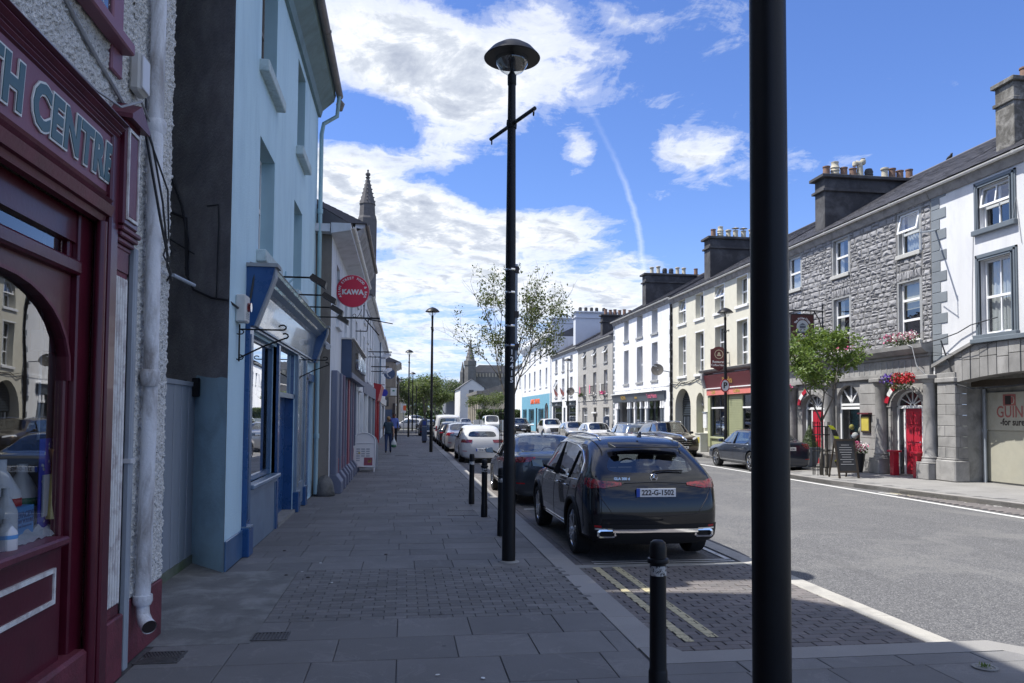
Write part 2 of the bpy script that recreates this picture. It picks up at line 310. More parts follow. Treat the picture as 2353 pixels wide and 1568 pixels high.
pm('fascia_board', (.30, .29, .28), .85, .14, 3, .2, 50, dirt=(.14, .13, .13), damt=.7, dscale=2.5); pm('gutter_white', (.70, .69, .66), .5, .08, 4, dirt=(.42, .41, .38), damt=.5, dscale=4)
pm('chimney_dark', (.05, .05, .055), .95, .2, 1.5, .4, 30, dirt=(.16, .16, .165), damt=.5, dscale=1.2); pm('chimney_lichen', (.11, .105, .095), .95, .25, 3, .5, 30, dirt=(.34, .33, .31), damt=.75, dscale=3.2)
pm('chimney_white', (.55, .58, .64), .9, .05, 1.); pm('terracotta', (.26, .155, .11), .85, .25, 6, .3, 60, dirt=(.10, .085, .075), damt=.6, dscale=6); pm('pot_cream', (.52, .48, .38), .85, .15, 6, .2, dirt=(.25, .22, .16), damt=.6, dscale=6)
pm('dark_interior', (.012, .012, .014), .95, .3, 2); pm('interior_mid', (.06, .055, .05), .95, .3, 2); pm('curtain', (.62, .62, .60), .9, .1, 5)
pm('curtain_cream', (.55, .50, .36), .9, .1, 5); pm('red_door', (.42, .018, .038), .30, .06, 3, .03, 40, coat=.3); pm('red_dark', (.38, .02, .03), .4, .1, 3)
pm('green_pale', (.34, .36, .22), .6, .06, 4, dirt=(.26, .28, .17), damt=.4); pm('burgundy', (.115, .022, .028), .4, .1, 3); pm('salmon', (.62, .19, .16), .5, .06, 3)
pm('gold', (.55, .36, .10), .4, .2, 20, metallic=.3); pm('charcoal', (.035, .045, .058), .45, .1, 3, coat=.2); pm('charcoal_mid', (.10, .12, .15), .5, .1, 3)
pm('shop_blue', (.165, .38, .50), .6, .07, 2, dirt=(.12, .30, .40), damt=.3); pm('orange', (.80, .15, .05), .5); pm('pink', (.75, .18, .30), .5)
pm('guinness_board', (.40, .39, .33), .8, .08, 2, .1, 40, dirt=(.28, .26, .20), damt=.5, dscale=2.); pm('guinness_lower', (.36, .35, .29), .85, .08, 1.4, .1, dirt=(.25, .26, .24), damt=.4); pm('faded_red', (.33, .11, .10), .7, .2, 8); pm('ink', (.03, .022, .022), .6); pm('ink_grey', (.16, .15, .16), .7)
pm('kawa_red', (.62, .02, .06), .35, .05, 3); pm('kawa_rim', (.62, .42, .46), .5); pm('white_print', (.75, .75, .76), .5); pm('chrome_letter', (.75, .75, .76), .12, .05, 3, metallic=1.)
pm('c_navy', (.05, .08, .15), .55, .12, 3); pm('c_slate', (.15, .17, .24), .6, .1, 3, dirt=(.05, .06, .1), damt=.4, streak=True); pm('c_mauve', (.18, .14, .20), .6, .1, 3); pm('c_maroon', (.22, .05, .08), .6, .1, 3)
pm('c_board', (.055, .052, .052), .8, .25, 14, .2, 30, streak=True); pm('flank_brown', (.25, .22, .19), .95, .12, 2, .4, 40, dirt=(.10, .085, .075), damt=.5, streak=True)
pm('wall_cool_white', (.70, .73, .76), .9, .06, 1.3, .2, 50, dirt=(.33, .35, .40), damt=.5, streak=True); pm('soffit', (.58, .60, .64), .7, .06, 2, dirt=(.25, .26, .28), damt=.5)  # cool white of the left hand walls with grey streaks, and the soffit
pm('spire_stone', (.115, .112, .118), .95, .2, 2.5, .4, 20, dirt=(.06, .06, .065), damt=.6, dscale=2.5); pm('far_stone', (.17, .165, .16), .95, .2, .8, .2, 8, dirt=(.09, .09, .09), damt=.5, dscale=.6)
pm('far_white', (.62, .61, .60), .9, .05, 1); pm('far_grey', (.15, .16, .19), .9, .1, 1); pm('far_tan', (.40, .36, .29), .9, .1, 1); pm('roof_far', (.10, .10, .11), .8, .2, 2)
pm('shutter', (.30, .32, .36), .5, .05, 3, metallic=.2); pm('rock', (.16, .16, .155), .95, .2, 6, .6, 20, dirt=(.05, .055, .05), damt=.6, dscale=5)
pm('sign_dark_red', (.07, .018, .018), .45, .15, 5); pm('oval_pale', (.45, .50, .52), .5, .15, 20); pm('chalk', (.03, .032, .036), .7, .2, 8); pm('chalk_line', (.42, .42, .42), .8); pm('wood_dark', (.045, .033, .022), .6, .2, 8)
pm('hivis', (.78, .82, .04), .5, .05, 4); pm('tape_black', (.02, .02, .02), .5); pm('pot_black', (.018, .018, .02), .5)
pm('leaf_dark', (.030, .052, .020), .6, .3, 1.5); pm('leaf_bush', (.035, .06, .025), .6, .3, 8); pm('petal_white', (.75, .72, .70), .6, .08, 30); pm('petal_red', (.45, .02, .03), .5, .3, 30); pm('petal_pink', (.55, .06, .20), .5, .3, 30); pm('petal_purple', (.10, .045, .35), .5, .3, 30)
pm('bark', (.13, .12, .105), .95, .3, 6, .4, 40); pm('tyre', (.014, .014, .015), .85, .2, 30, .3, 150); pm('blk_plastic', (.008, .008, .009), .5, .1, 8, spec=.3); pm('rim_alloy', (.52, .53, .55), .22, .05, 5, metallic=1.); pm('rim_dark', (.10, .10, .11), .3, metallic=.8)
pm('chrome', (.82, .83, .85), .08, .02, 3, metallic=1.); pm('plate_white', (.72, .73, .74), .45); pm('plate_blue', (.02, .07, .40), .4); pm('lamp_clear', (.55, .57, .60), .12, coat=.8); pm('reflector', (.33, .01, .015), .25); pm('seat', (.03, .03, .032), .9)
pm('skin', (.40, .24, .17), .6, .06, 6); pm('skin_dark', (.13, .075, .05), .6, .06, 6); pm('hair_blond', (.30, .20, .10), .8, .25, 40); pm('hair_black', (.012, .010, .009), .7, .2, 30)
pm('tee_navy', (.035, .065, .095), .9, .15, 8, .3, 30); pm('jeans', (.03, .05, .12), .9, .2, 10, .3, 40); pm('shirt_blue', (.12, .19, .52), .85, .08, 8, .25, 20); pm('trousers', (.018, .018, .026), .9, .1, 8); pm('shoe', (.02, .02, .022), .5)
pm('bag_plastic', (.62, .64, .64), .4, .1, 12, .4, 12); pm('bag_green', (.05, .16, .08), .4); pm('meter_blue', (.06, .085, .14), .4, .08, 4); pm('panel_blue', (.02, .05, .30), .3)
pm('dish', (.075, .07, .065), .5); pm('ebox', (.52, .53, .50), .7, .06, 4, dirt=(.40, .38, .25), damt=.4, dscale=8); pm('bin', (.03, .032, .034), .6); pm('hedge', (.05, .085, .03), .8, .3, 3)
pm('flag_white', (.7, .7, .7), .8); pm('poster_blue', (.03, .035, .36), .4, .1, 5); pm('chew', (.45, .20, .05), .4, .3, 12, coat=.4); pm('chew_pale', (.52, .42, .13), .4, .2, 10, coat=.4); pm('card', (.45, .46, .48), .5)
pm('bottle', (.60, .61, .64), .35, .03, 5); pm('label_red', (.42, .01, .02), .4); pm('label_green', (.01, .16, .08), .4); pm('box_blue', (.10, .30, .62), .5, .05, 6); pm('box_dark', (.05, .12, .30), .5); pm('label_yellow', (.5, .42, .08), .5); pm('wood_shelf', (.10, .06, .035), .7, .25, 8, streak=True)
glassy('glass_shop', (.82, .86, .88), 0, .05); glassy('glass', (.80, .84, .86), 0, .10); glassy('glass_car', (.50, .55, .57), 0, .05); glassy('bowl', (.86, .88, .9), 0, .03)
def hard_glass(name, col, rough=.03):
    m, g, b = base(name, rough, 0., .9); b.inputs['Base Color'].default_value = tuple(col)+(1,); b.inputs['Coat Weight'].default_value = 1.; return m
hard_glass('glass_far', (.025, .028, .032)); hard_glass('glass_far_pale', (.14, .15, .16))
m, g, b = base('tail_red', .12, 0, .6); b.inputs['Coat Weight'].default_value = 1.; p = g.n('ShaderNodeTexCoord').outputs['Object']
g.set(b, 'Base Color', g.mix(g.ramp(g.noise(p, 30, 2, .5), [(.4, 0), (.6, 1)]), (.07, .001, .004), (.26, .008, .018)))
def car_paint(name, col, metallic=.3, rough=.28, coat=1.):
    m, g, b = base(name, rough, metallic, .2); p = g.n('ShaderNodeTexCoord').outputs['Object']
    f = g.noise(p, 2.5, 5, .6); g.set(b, 'Base Color', g.mix(f, tuple(x*.93 for x in col), tuple(x*1.05 for x in col)))
    b.inputs['Coat Weight'].default_value = coat; g.set(b, 'Coat Roughness', g.m('MULTIPLY', f, .06)); b.inputs['Coat Roughness'].default_value = .03; return m
car_paint('paint_black', (.0035, .004, .0065), .0, .22); car_paint('paint_grey', (.055, .065, .08), .6); car_paint('paint_white', (.68, .69, .70), .0, .35) if False else None
car_paint('body_white', (.50, .51, .53), .0, .35, .7); car_paint('body_silver', (.42, .43, .45), .7); car_paint('body_champagne', (.45, .44, .42), .5); car_paint('body_darkblue', (.018, .026, .045), .35); car_paint('body_brown', (.055, .045, .040), .5); car_paint('body_steel', (.11, .14, .19), .6); car_paint('body_carblack', (.01, .011, .013), .2)
def leafmat(name, a, b2, tr=.35):
    m = bpy.data.materials.new(name); m.use_nodes = True; nt = m.node_tree; g = G(nt); b = nt.nodes['Principled BSDF']; M[name] = m
    r = g.n('ShaderNodeNewGeometry').outputs['Random Per Island']; c = g.mix(r, a, b2); g.set(b, 'Base Color', c); b.inputs['Roughness'].default_value = .5
    t = g.n('ShaderNodeBsdfTranslucent'); g.set(t, 'Color', g.mix(.5, c, (.25, .35, .05))); mx = g.n('ShaderNodeMixShader'); g.set(mx, 0, tr); g.L.new(b.outputs[0], mx.inputs[1]); g.L.new(t.outputs[0], mx.inputs[2])
    g.L.new(mx.outputs[0], nt.nodes['Material Output'].inputs[0])
leafmat('leaf_birch', (.035, .05, .025), (.11, .12, .05)); leafmat('leaf_fresh', (.06, .12, .022), (.17, .24, .05)); leafmat('leaf_far', (.030, .052, .022), (.085, .12, .045), .2); leafmat('leaf_far2', (.055, .085, .028), (.14, .17, .06), .3); leafmat('leaf_flower', (.03, .06, .02), (.07, .10, .03), .2)

# ------------------------------------------------------------ ground, road, pavements
def struct(name, mb, mat, **k): return mb.build(name, mat, None, kind='structure', **k)
struct('ground', MB().add([(-900, -600, -.2), (900, -600, -.2), (900, 1600, -.2), (-900, 1600, -.2)], [(0, 1, 2, 3)]), 'ground_far')
struct('road', MB().add([(1.9, -30, -.12), (16, -30, -.12), (16, 230, -.12), (1.9, 230, -.12)], [(0, 1, 2, 3)]).add([(-60, 91, -.12), (1.9, 91, -.12), (1.9, 104, -.12), (-60, 104, -.12)], [(0, 1, 2, 3)]), 'asphalt')
pav = struct('pavement_left', MB().prism([(-2.0, -9), (4.9, -9), (4.9, 5.35), (4.6, 5.62), (1.9, 5.35), (1.8, 5.6), (1.8, 91), (-2.0, 91)], 2, -.3, -.012), 'mortar')
SLAB = {}
def piece(w, l, h, bev=.004):
    k = (round(w, 3), round(l, 3), round(h, 3))
    if k not in SLAB:
        b = bev; v = [(-w/2, -l/2, -h), (w/2, -l/2, -h), (w/2, l/2, -h), (-w/2, l/2, -h), (-w/2, -l/2, -b), (w/2, -l/2, -b), (w/2, l/2, -b), (-w/2, l/2, -b),
                      (-w/2+b, -l/2+b, 0), (w/2-b, -l/2+b, 0), (w/2-b, l/2-b, 0), (-w/2+b, l/2-b, 0)]
        f = [(0, 1, 5, 4), (1, 2, 6, 5), (2, 3, 7, 6), (3, 0, 4, 7), (4, 5, 9, 8), (5, 6, 10, 9), (6, 7, 11, 10), (7, 4, 8, 11), (8, 9, 10, 11)]
        SLAB[k] = (v, f)
    return SLAB[k]
MESHC = {}
def piece_mesh(name, w, l, h, mat):
    k = (round(w, 3), round(l, 3), round(h, 3), mat)
    if k not in MESHC:
        me = bpy.data.meshes.new(name); v, f = piece(w, l, h); me.from_pydata(v, [], f); me.materials.append(M[mat]); MESHC[k] = me
    return MESHC[k]
def lay(name, parent, rects, h, mat, z, limit, key, tilt=.003, dz=.0015):
    """rects (x, y, w, l) laid as single pieces up to LIMIT, the rest joined"""
    rects = sorted(rects, key=key); rest = MB()
    for i, (x, y, w, l) in enumerate(rects):
        zz = z+random.uniform(-dz, dz)
        if i < limit:
            inst(name, piece_mesh(name, w, l, h, mat), (x, y, zz), parent, (random.uniform(-tilt, tilt), random.uniform(-tilt, tilt), random.uniform(-.004, .004)))
        else:
            v, f = piece(w, l, h); a, b = random.uniform(-tilt, tilt), random.uniform(-tilt, tilt)
            rest.add([(x+p[0], y+p[1], zz+p[2]+a*p[0]+b*p[1]) for p in v], f)
    if rest.v: rest.build(name+'_field', mat, parent, kind='stuff', fixn=False)
near = lambda q: math.hypot(q[0]-.3, (q[1]-3.5))
rects = []; setts = []
y = 4.0
while y < 6.25:                                   # big slabs nearest
    l = .56; x = -1.98+random.choice((0, .3, .45))*-1
    while x < 4.6:
        w = random.choice((.6, .9, .75)); x2 = min(x+w, 1.78 if y+l > 5.45 else 4.55)
        if x2-max(x, -1.85) > .08 and x2 > -1.8: x1 = max(x, -1.85); rects.append(((x1+x2)/2, y+l/2, x2-x1-.006, l-.006))
        x += w
        if y+l > 5.45 and x > 1.78: break
    y += l
rects += [(1.8+.29+.62*k_, 5.235, .61, .225) for k_ in range(5)]; ysett = y
while y < 8.9:                                    # a band of small setts
    x = -1.15+(.1 if int(round(y*10)) % 2 else 0)
    if x > -1.1: setts.append((x-.05, y+.05, .095, .095))
    while x < 1.7: setts.append((x+.1, y+.05, .195, .095)); x += .2
    y += .1
while y < 66:
    l = random.choice((.40, .40, .46)); x = -1.95-random.random()*.5
    while x < 1.77:
        w = random.choice((.45, .6, .6, .75)); x2 = min(x+w, 1.775); x1 = max(x, -1.94)
        if x2-x1 > .06: rects.append(((x1+x2)/2, y+l/2, round(x2-x1-.006, 3), l-.006))
        x += w
    y += l
lay('paving_slab', pav, rects, .03, 'slab', 0, 290, near)
lay('sett', pav, setts, .03, 'sett', 0, 0, near)
MB().box(-2.52, -1.15, 6.2, 9.0, -.05, .002).box(-2.8, -1.96, 9.003, 10.4, -.05, .002).build('concrete_margin', 'alley', pav)
st = []
y = 5.75
while y < 90: l = .9; st.append((1.915, y+l/2, .262, l-.006)); y += l
lay('kerb_stone', pav, st, .16, 'granite', .0, 40, near, .001, .001)
kb = []
for k in range(4): kb.append((2.25+k*.62, 5.50+.012*k, .60, .22))
MB().prism([(4.62, 5.62), (4.95, 5.2), (4.97, 4.0), (4.72, 4.0), (4.70, 5.12), (4.55, 5.36), (1.8, 5.36), (1.8, 5.74), (2.06, 5.74), (2.1, 5.62)], 2, -.2, .001).build('corner_kerb', 'granite', pav)
# parking bay with pavers
bay = struct('parking_bay', MB().box(2.05, 4.40, 5.4, 9.42, -.2, -.112), 'mortar')
rects = []; r = 0; y = 5.75
while y < 9.30:
    x = 2.12-(.105 if r % 2 else 0)
    while x < 4.34:
        x1, x2 = max(x, 2.12), min(x+.205, 4.345)
        if x2-x1 > .03: rects.append(((x1+x2)/2, y+.052, round(x2-x1-.007, 3), .097))
        x += .21
    y += .105; r += 1
lay('paver', bay, rects, .03, 'paver', -.100, 300, near, .012, .002)
st = []; y = 5.9
while y < 60: st.append((4.475, y+.45, .235, .893)); y += .9
lay('edging_slab', bay, st, .06, 'concrete_strip', -.104, 14, near, .001, .0005)
MB().box(2.06, 4.35, 9.32, 9.50, -.15, -.100).build('cross_strip', 'concrete', bay)
pl = MB()
for (a, b) in ((2.32, 2.41), (2.57, 2.665)):
    for (x, y, w, l) in rects:
        x1, x2 = max(a, x-w/2), min(b, x+w/2)
        if x2-x1 > .01 and y > (6.28 if a > 2.5 else 6.14): pl.poly([(x1, y-l/2, -.0945), (x2, y-l/2, -.0945), (x2, y+l/2, -.0945), (x1, y+l/2, -.0945)])
struct('yellow_lines', pl, 'paint_yellow', fixn=False)
ch = []
for k in range(int((60-9.55)/.105)):
    y = 9.55+k*.105
    for j in range(2): ch.append((2.11+j*.2+(.1 if k % 2 else 0)*0+.05, y, .192, .097))
lay('channel_sett', bay, ch, .03, 'paver', -.110, 0, near, .012, .002)
wl = MB()
def strip(mb, x0, y0, x1, y1, w, z=-.1155):
    d = Vector((x1-x0, y1-y0)).normalized(); n = Vector((-d.y, d.x))*w/2
    mb.poly([(x0-n.x, y0-n.y, z), (x1-n.x, y1-n.y, z), (x1+n.x, y1+n.y, z), (x0+n.x, y0+n.y, z)])
strip(wl, 11.66, -10, 11.86, 62, .13); strip(wl, 11.95, 18.1, 13.2, 13.0, .09, -.1115)
for y in (9.62, 9.74): strip(wl, 2.42, y, 4.30, y, .05, -.108)
strip(wl, 4.27, 9.74, 4.27, 34, .07, -.108)
for y in (15.35, 21.4, 30, 35.2): strip(wl, 2.42, y, 4.25, y, .09, -.108)
for y in (24.4, 30.8, 34.2, 40.4, 46.8, 53): strip(wl, 11.9, y, 13.9, y, .09, -.112)
struct('road_markings', wl, 'paint_white', fixn=False)
struct('faint_yellow_lines', (lambda m: (strip(m, 12.2, 18.0, 12.95, 13.6, .07, -.115), strip(m, 12.05, 18.0, 12.8, 13.6, .07, -.115), m)[2])(MB()), 'paint_yellow', fixn=False)
# right pavement: a nib at the tree, the parking lane behind it
poly = [(13.35, 8), (13.1, 12.0), (12.75, 15.0), (12.42, 17.2), (12.28, 18.6), (12.0, 20.4), (11.95, 22.6), (12.2, 23.8), (13.9, 24.6), (14.0, 60), (14.0, 112), (15.9, 112), (15.9, 19.6), (17.6, 19.6), (17.6, 8)]
pr = struct('pavement_right', MB().prism(poly, 2, -.3, -.010), 'mortar_pale')
varied('slab_right', (.27, .265, .26), .85, .07, .2, 120, .25, .3)
def inside(x, y):
    c = False; n = len(poly)
    for i in range(n):
        a, b = poly[i], poly[(i+1) % n]
        if (a[1] > y) != (b[1] > y) and x < (b[0]-a[0])*(y-a[1])/(b[1]-a[1])+a[0]: c = not c
    return c
rects = []; y = 8.0; r = 0
while y < 70:
    x = 12.2+(.3 if r % 2 else 0)
    while x < 17.6:
        if all(inside(x+a, y+b) for a in (-.14, .59) for b in (0, .4)) and inside(x-.1, y): rects.append((x+.3, y+.2, .592, .392))
        x += .6
    y += .4; r += 1
lay('paving_slab', pr, rects, .02, 'slab_right', .0, 120, lambda q: math.hypot(q[0]-10, q[1]-16), .002, .001)
kk = poly[:11]; ks = MB(); pc = []
for i in range(len(kk)-1):
    a, b = Vector(kk[i]), Vector(kk[i+1]); L = (b-a).length; n = max(1, round(L/.9)); d = (b-a)/n; nn = Vector((d.y, -d.x)).normalized()*.2
    for k in range(n):
        p = a+d*(k+.004); q = a+d*(k+.996)
        mb = MB().prism([(p.x, p.y), (q.x, q.y), (q.x+nn.x, q.y+nn.y), (p.x+nn.x, p.y+nn.y)], 2, -.2, .004)
        if len(pc) < 40: pc.append(mb.build('kerb_stone', 'granite_right', pr))
        else: ks.v_ = 1; bse = len(ks.v); ks.v += mb.v; ks.f += [tuple(i2+bse for i2 in f) for f in mb.f]
if ks.v: ks.build('kerb_run', 'granite_right', pr, kind='stuff')
sb = []
for k in range(110):
    y = 6.0+k*.105
    xe = 12.40+(17.2-y)*.16 if y < 17.2 else 12.3
    x = 11.95+(.1 if k % 2 else 0)
    while x < xe-.2: sb.append((x+.1, y, .192, .093)); x += .2
sr = struct('side_bay', MB().add([(11.93, 5.5, -.117), (13.6, 5.5, -.117), (12.3, 17.4, -.117), (11.93, 17.4, -.117)], [(0, 1, 2, 3)]), 'mortar')
lay('sett', sr, sb, .03, 'paver', -.100, 0, near, .01, .002)
# things set in the paving
def grating(name, label, x0, x1, y0, y1, bars, diag=False, z=.004):
    t = thing(name, label, 'drain grate', ((x0+x1)/2, (y0+y1)/2, z))
    MB().box(x0, x1, y0, y1, z-.008, z-.004).build('pit', 'mortar', t)
    f = MB(); w = .015
    f.box(x0, x1, y0, y0+w, z-.004, z+.004).box(x0, x1, y1-w, y1, z-.004, z+.004).box(x0, x0+w, y0+w, y1-w, z-.004, z+.004).box(x1-w, x1, y0+w, y1-w, z-.004, z+.004).build('frame', 'grate_metal', t)
    b = MB()
    for k in range(bars):
        x = x0+w+(x1-x0-2*w)*(k+.5)/bars
        if diag:
            for s, (ya, yb) in ((.03, (y0+w, (y0+y1)/2)), (-.03, ((y0+y1)/2, y1-w))): b.bar((x-s, ya, z), (x+s, yb, z), .012, .006)
        else: b.box(x-.006, x+.006, y0+w, y1-w, z-.003, z+.003)
    b.build('bars', 'grate_metal', t)
    return t
grating('wall_grate', 'dark diagonal slotted drain grate at the foot of the maroon shop wall', -1.86, -1.56, 5.77, 6.05, 12, True)
grating('path_grate', 'small worn ladder grate in the grey setts of the near pavement', -1.16, -.88, 6.26, 6.48, 9)
grating('kerb_grate', 'long pale grate in the pavement beside the two far bollards', .79, 1.34, 13.6, 14.3, 18)
grating('far_grate', 'narrow bright grate in the pavement behind the walking woman', -.35, .25, 33.6, 34.0, 9, z=.006)
w = thing('socket_hole', 'round empty post socket with weeds in the corner paving', 'post socket', (4.10, 5.0, .006))
MB().lathe(4.10, 5.0, [(.085, .002), (.085, .010), (.065, .010), (.06, .004)], 20).build('ring', 'concrete', w); MB().lathe(4.10, 5.0, [(.062, .003), (.0, .003)], 20).build('hole', 'ink', w)
wd = MB()
for k in range(34):
    a = random.random()*6.28; r = random.random()*.05; q = (4.10+r*math.cos(a), 5.0+r*math.sin(a)); h = .01+random.random()*.035; e = random.random()*6.28
    wd.add([(q[0], q[1], .004), (q[0]+.008*math.cos(e), q[1]+.008*math.sin(e), .004+h*.6), (q[0]+.015*math.cos(e+1), q[1]+.015*math.sin(e+1), .004+h)], [(0, 1, 2)])
wd.build('weeds', 'leaf_fresh', w, kind='stuff', fixn=False)
# ------------------------------------------------------------ building helpers
def facade(mb, u0, u1, z0, z1, holes, depth=.2, side=True, d=0.):
    """flat wall skin with openings (a, b, c, e[, spring]) and their reveals; spring = height where an arch starts"""
    us = sorted({u0, u1}|{h[0] for h in holes}|{h[1] for h in holes}); zs = sorted({z0, z1}|{h[2] for h in holes}|{h[3] for h in holes})
    us = [u for u in us if u0 <= u <= u1]; zs = [z for z in zs if z0 <= z <= z1]
    for i in range(len(us)-1):
        for j in range(len(zs)-1):
            cu, cz = (us[i]+us[i+1])/2, (zs[j]+zs[j+1])/2
            if any(h[0] < cu < h[1] and h[2] < cz < h[3] for h in holes): continue
            mb.poly([(us[i], d, zs[j]), (us[i+1], d, zs[j]), (us[i+1], d, zs[j+1]), (us[i], d, zs[j+1])])
    for h in holes:
        a, b, c, e = h[:4]; t = h[4] if len(h) > 4 else e
        for u in (a, b): mb.poly([(u, d, c), (u, d-depth, c), (u, d-depth, t), (u, d, t)])
        mb.poly([(a, d, c), (b, d, c), (b, d-depth, c), (a, d-depth, c)])
        if len(h) > 4:
            n = 12; m = (a+b)/2; rx = (b-a)/2; rz = e-t
            pts = [(m-rx*math.cos(math.pi*k/n), t+rz*math.sin(math.pi*k/n)) for k in range(n+1)]
            for k in range(n):
                p, q = pts[k], pts[k+1]; mb.poly([(p[0], d, p[1]), (q[0], d, q[1]), (q[0], d, e), (p[0], d, e)])
                mb.poly([(p[0], d, p[1]), (q[0], d, q[1]), (q[0], d-depth, q[1]), (p[0], d-depth, p[1])])
        else: mb.poly([(a, d, e), (b, d, e), (b, d-depth, e), (a, d-depth, e)])
    if side:
        for u in (u0, u1): mb.poly([(u, d, z0), (u, d-.9, z0), (u, d-.9, z1), (u, d, z1)])
    return mb
def window(par, tf, a, b, c, e, d=-.14, fr='upvc', glass='glass', trans=.5, mull=0, curtain=None, sill='sill_stone', room=True, fw=.055, opened=None, name='window', sillx=.10, far=False):
    f = MB(tf); w = fw
    f.box(a, a+w, d-.05, d, c, e).box(b-w, b, d-.05, d, c, e).box(a+w, b-w, d-.05, d, c, c+w).box(a+w, b-w, d-.05, d, e-w, e)
    tr = [trans] if trans and not hasattr(trans, '__len__') else (trans or [])
    tz = [c+(e-c)*t for t in tr]
    for z in tz: f.box(a+w, b-w, d-.05, d+.012, z-w*.55, z+w*.55)
    mu = [a+(b-a)*(k+1)/(mull+1) for k in range(mull)]
    for u in mu: f.box(u-.02, u+.02, d-.045, d-.002, c+w, e-w)
    o = f.build(name, fr, par)
    zs = [c]+tz+[e]; us = [a]+mu+[b]
    if far: MB(tf).poly([(a+.01, d-.03, c+.01), (b-.01, d-.03, c+.01), (b-.01, d-.03, e-.01), (a+.01, d-.03, e-.01)]).build('pane', glass, o, fixn=False)
    else:
        for i in range(len(zs)-1):
            if opened and i == len(zs)-2: continue
            for k in range(len(us)-1):
                j = random.uniform(-.004, .004)
                MB(tf).poly([(us[k]+.01, d-.03, zs[i]+.01), (us[k+1]-.01, d-.03+j, zs[i]+.01), (us[k+1]-.01, d-.03, zs[i+1]-.01), (us[k]+.01, d-.03-j, zs[i+1]-.01)]).build('pane', glass, o, fixn=False)
    if opened:
        z0 = zs[-2]; h = e-z0-.02; s = MB(tf); ang = R(opened)
        def q(u, t, off=0): return (u, d+.02+t*math.sin(ang)+off*math.cos(ang), e-.01-t*math.cos(ang)+off*math.sin(ang))
        def slat(u0, u1, t0, t1): s.add([q(u, t, o2) for o2 in (0, .045) for (u, t) in ((u0, t0), (u1, t0), (u1, t1), (u0, t1))], [(0, 1, 2, 3), (7, 6, 5, 4), (0, 4, 5, 1), (1, 5, 6, 2), (2, 6, 7, 3), (3, 7, 4, 0)])
        slat(a+.01, a+.01+w, 0, h); slat(b-.01-w, b-.01, 0, h); slat(a+.01+w, b-.01-w, 0, w); slat(a+.01+w, b-.01-w, h-w, h)
        for u in mu: slat(u-.02, u+.02, w, h-w)
        s.build('open_sash', fr, o); MB(tf).poly([q(a+w, w, .02), (q(b-w, w, .02)), q(b-w, h-w, .02), q(a+w, h-w, .02)]).build('pane', glass, o, fixn=False)
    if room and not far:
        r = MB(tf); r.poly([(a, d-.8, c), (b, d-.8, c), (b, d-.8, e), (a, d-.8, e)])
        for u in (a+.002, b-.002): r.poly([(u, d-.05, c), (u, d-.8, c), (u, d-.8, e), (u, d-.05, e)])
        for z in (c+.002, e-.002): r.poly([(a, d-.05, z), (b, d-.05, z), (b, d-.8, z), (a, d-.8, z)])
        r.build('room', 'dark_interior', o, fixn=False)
        if curtain:
            cm = MB(tf); kind, mat = curtain
            spans = {'both': ((a+.05, a+(b-a)*.30), (b-(b-a)*.30, b-.05)), 'full': ((a+.05, b-.05),), 'blind': ()}[kind]
            for (s0, s1) in spans:
                n = max(6, int((s1-s0)/.035)); us2 = [s0+(s1-s0)*k/n for k in range(n+1)]
                dd = [d-.14+.022*math.sin(k*1.7+s0*9)+.01*math.sin(k*.6) for k in range(n+1)]
                for k in range(n): cm.poly([(us2[k], dd[k], c+.06), (us2[k+1], dd[k+1], c+.06), (us2[k+1], dd[k+1], e-.05), (us2[k], dd[k], e-.05)])
            if kind == 'blind': cm.poly([(a+.04, d-.1, c+(e-c)*.55), (b-.04, d-.1, c+(e-c)*.55), (b-.04, d-.1, e-.04), (a+.04, d-.1, e-.04)])
            cm.build('curtain', mat, o, fixn=False)
    if sill: MB(tf).box(a-sillx, b+sillx, d-.02, .075, c-.13, c-.001).build('sill', sill, o, bevel=.008)
    return o
def roof_plane(par, tf, u0, u1, ze, d0, zr, dr, slates=0, name='roof', mat='slate', both=True):
    m = MB(tf).poly([(u0, d0, ze), (u1, d0, ze), (u1, dr, zr), (u0, dr, zr)])
    if both: m.poly([(u0, 2*dr-d0, ze), (u1, 2*dr-d0, ze), (u1, dr, zr), (u0, dr, zr)])
    m.poly([(u0, d0, ze), (u0, dr, zr), (u0, 2*dr-d0, ze)]); m.poly([(u1, d0, ze), (u1, dr, zr), (u1, 2*dr-d0, ze)])
    r = m.build(name, mat, par, fixn=False)
    L = math.hypot(dr-d0, zr-ze); ed = Vector(((dr-d0)/L, (zr-ze)/L)); nd = Vector((-ed.y, ed.x)); nd = nd if nd.y > 0 else -nd
    rows = int(L/.22); items = []
    for i in range(rows):
        t = i*.22; u = u0+(.15 if i % 2 else 0)-.15
        while u < u1:
            a, b = max(u, u0), min(u+.296, u1)
            if b-a > .05: items.append((t, a, b))
            u += .30
    rest = MB(tf); cnt = 0
    items.sort(key=lambda q: q[1])
    for (t, a, b) in items:
        mb = MB(tf) if cnt < slates else rest; lift = random.uniform(0, .006)
        p = [(t-.01, .018+lift), (t+.245, .004+lift)]
        P = [(d0+ed.x*s+nd.x*h, ze+ed.y*s+nd.y*h) for (s, h) in p]; Q = [(d0+ed.x*s+nd.x*(h-.009), ze+ed.y*s+nd.y*(h-.009)) for (s, h) in p]; e1 = random.uniform(0, .006)
        mb.add([(a, *P[0]), (b-e1, *P[0]), (b-e1, *P[1]), (a, *P[1]), (a, *Q[0]), (b-e1, *Q[0])], [(0, 1, 2, 3), (0, 4, 5, 1), (0, 3, 4), (1, 5, 2)])
        if cnt < slates: mb.build('slate', 'slate', r, fixn=False)
        cnt += 1
    if rest.v: rest.build('slate_field', 'slate', r, kind='stuff', fixn=False)
    MB(tf).tube([(u0, dr, zr+.03), (u1, dr, zr+.03)], .07, 6).build('ridge_tile', 'slate', r)
    return r
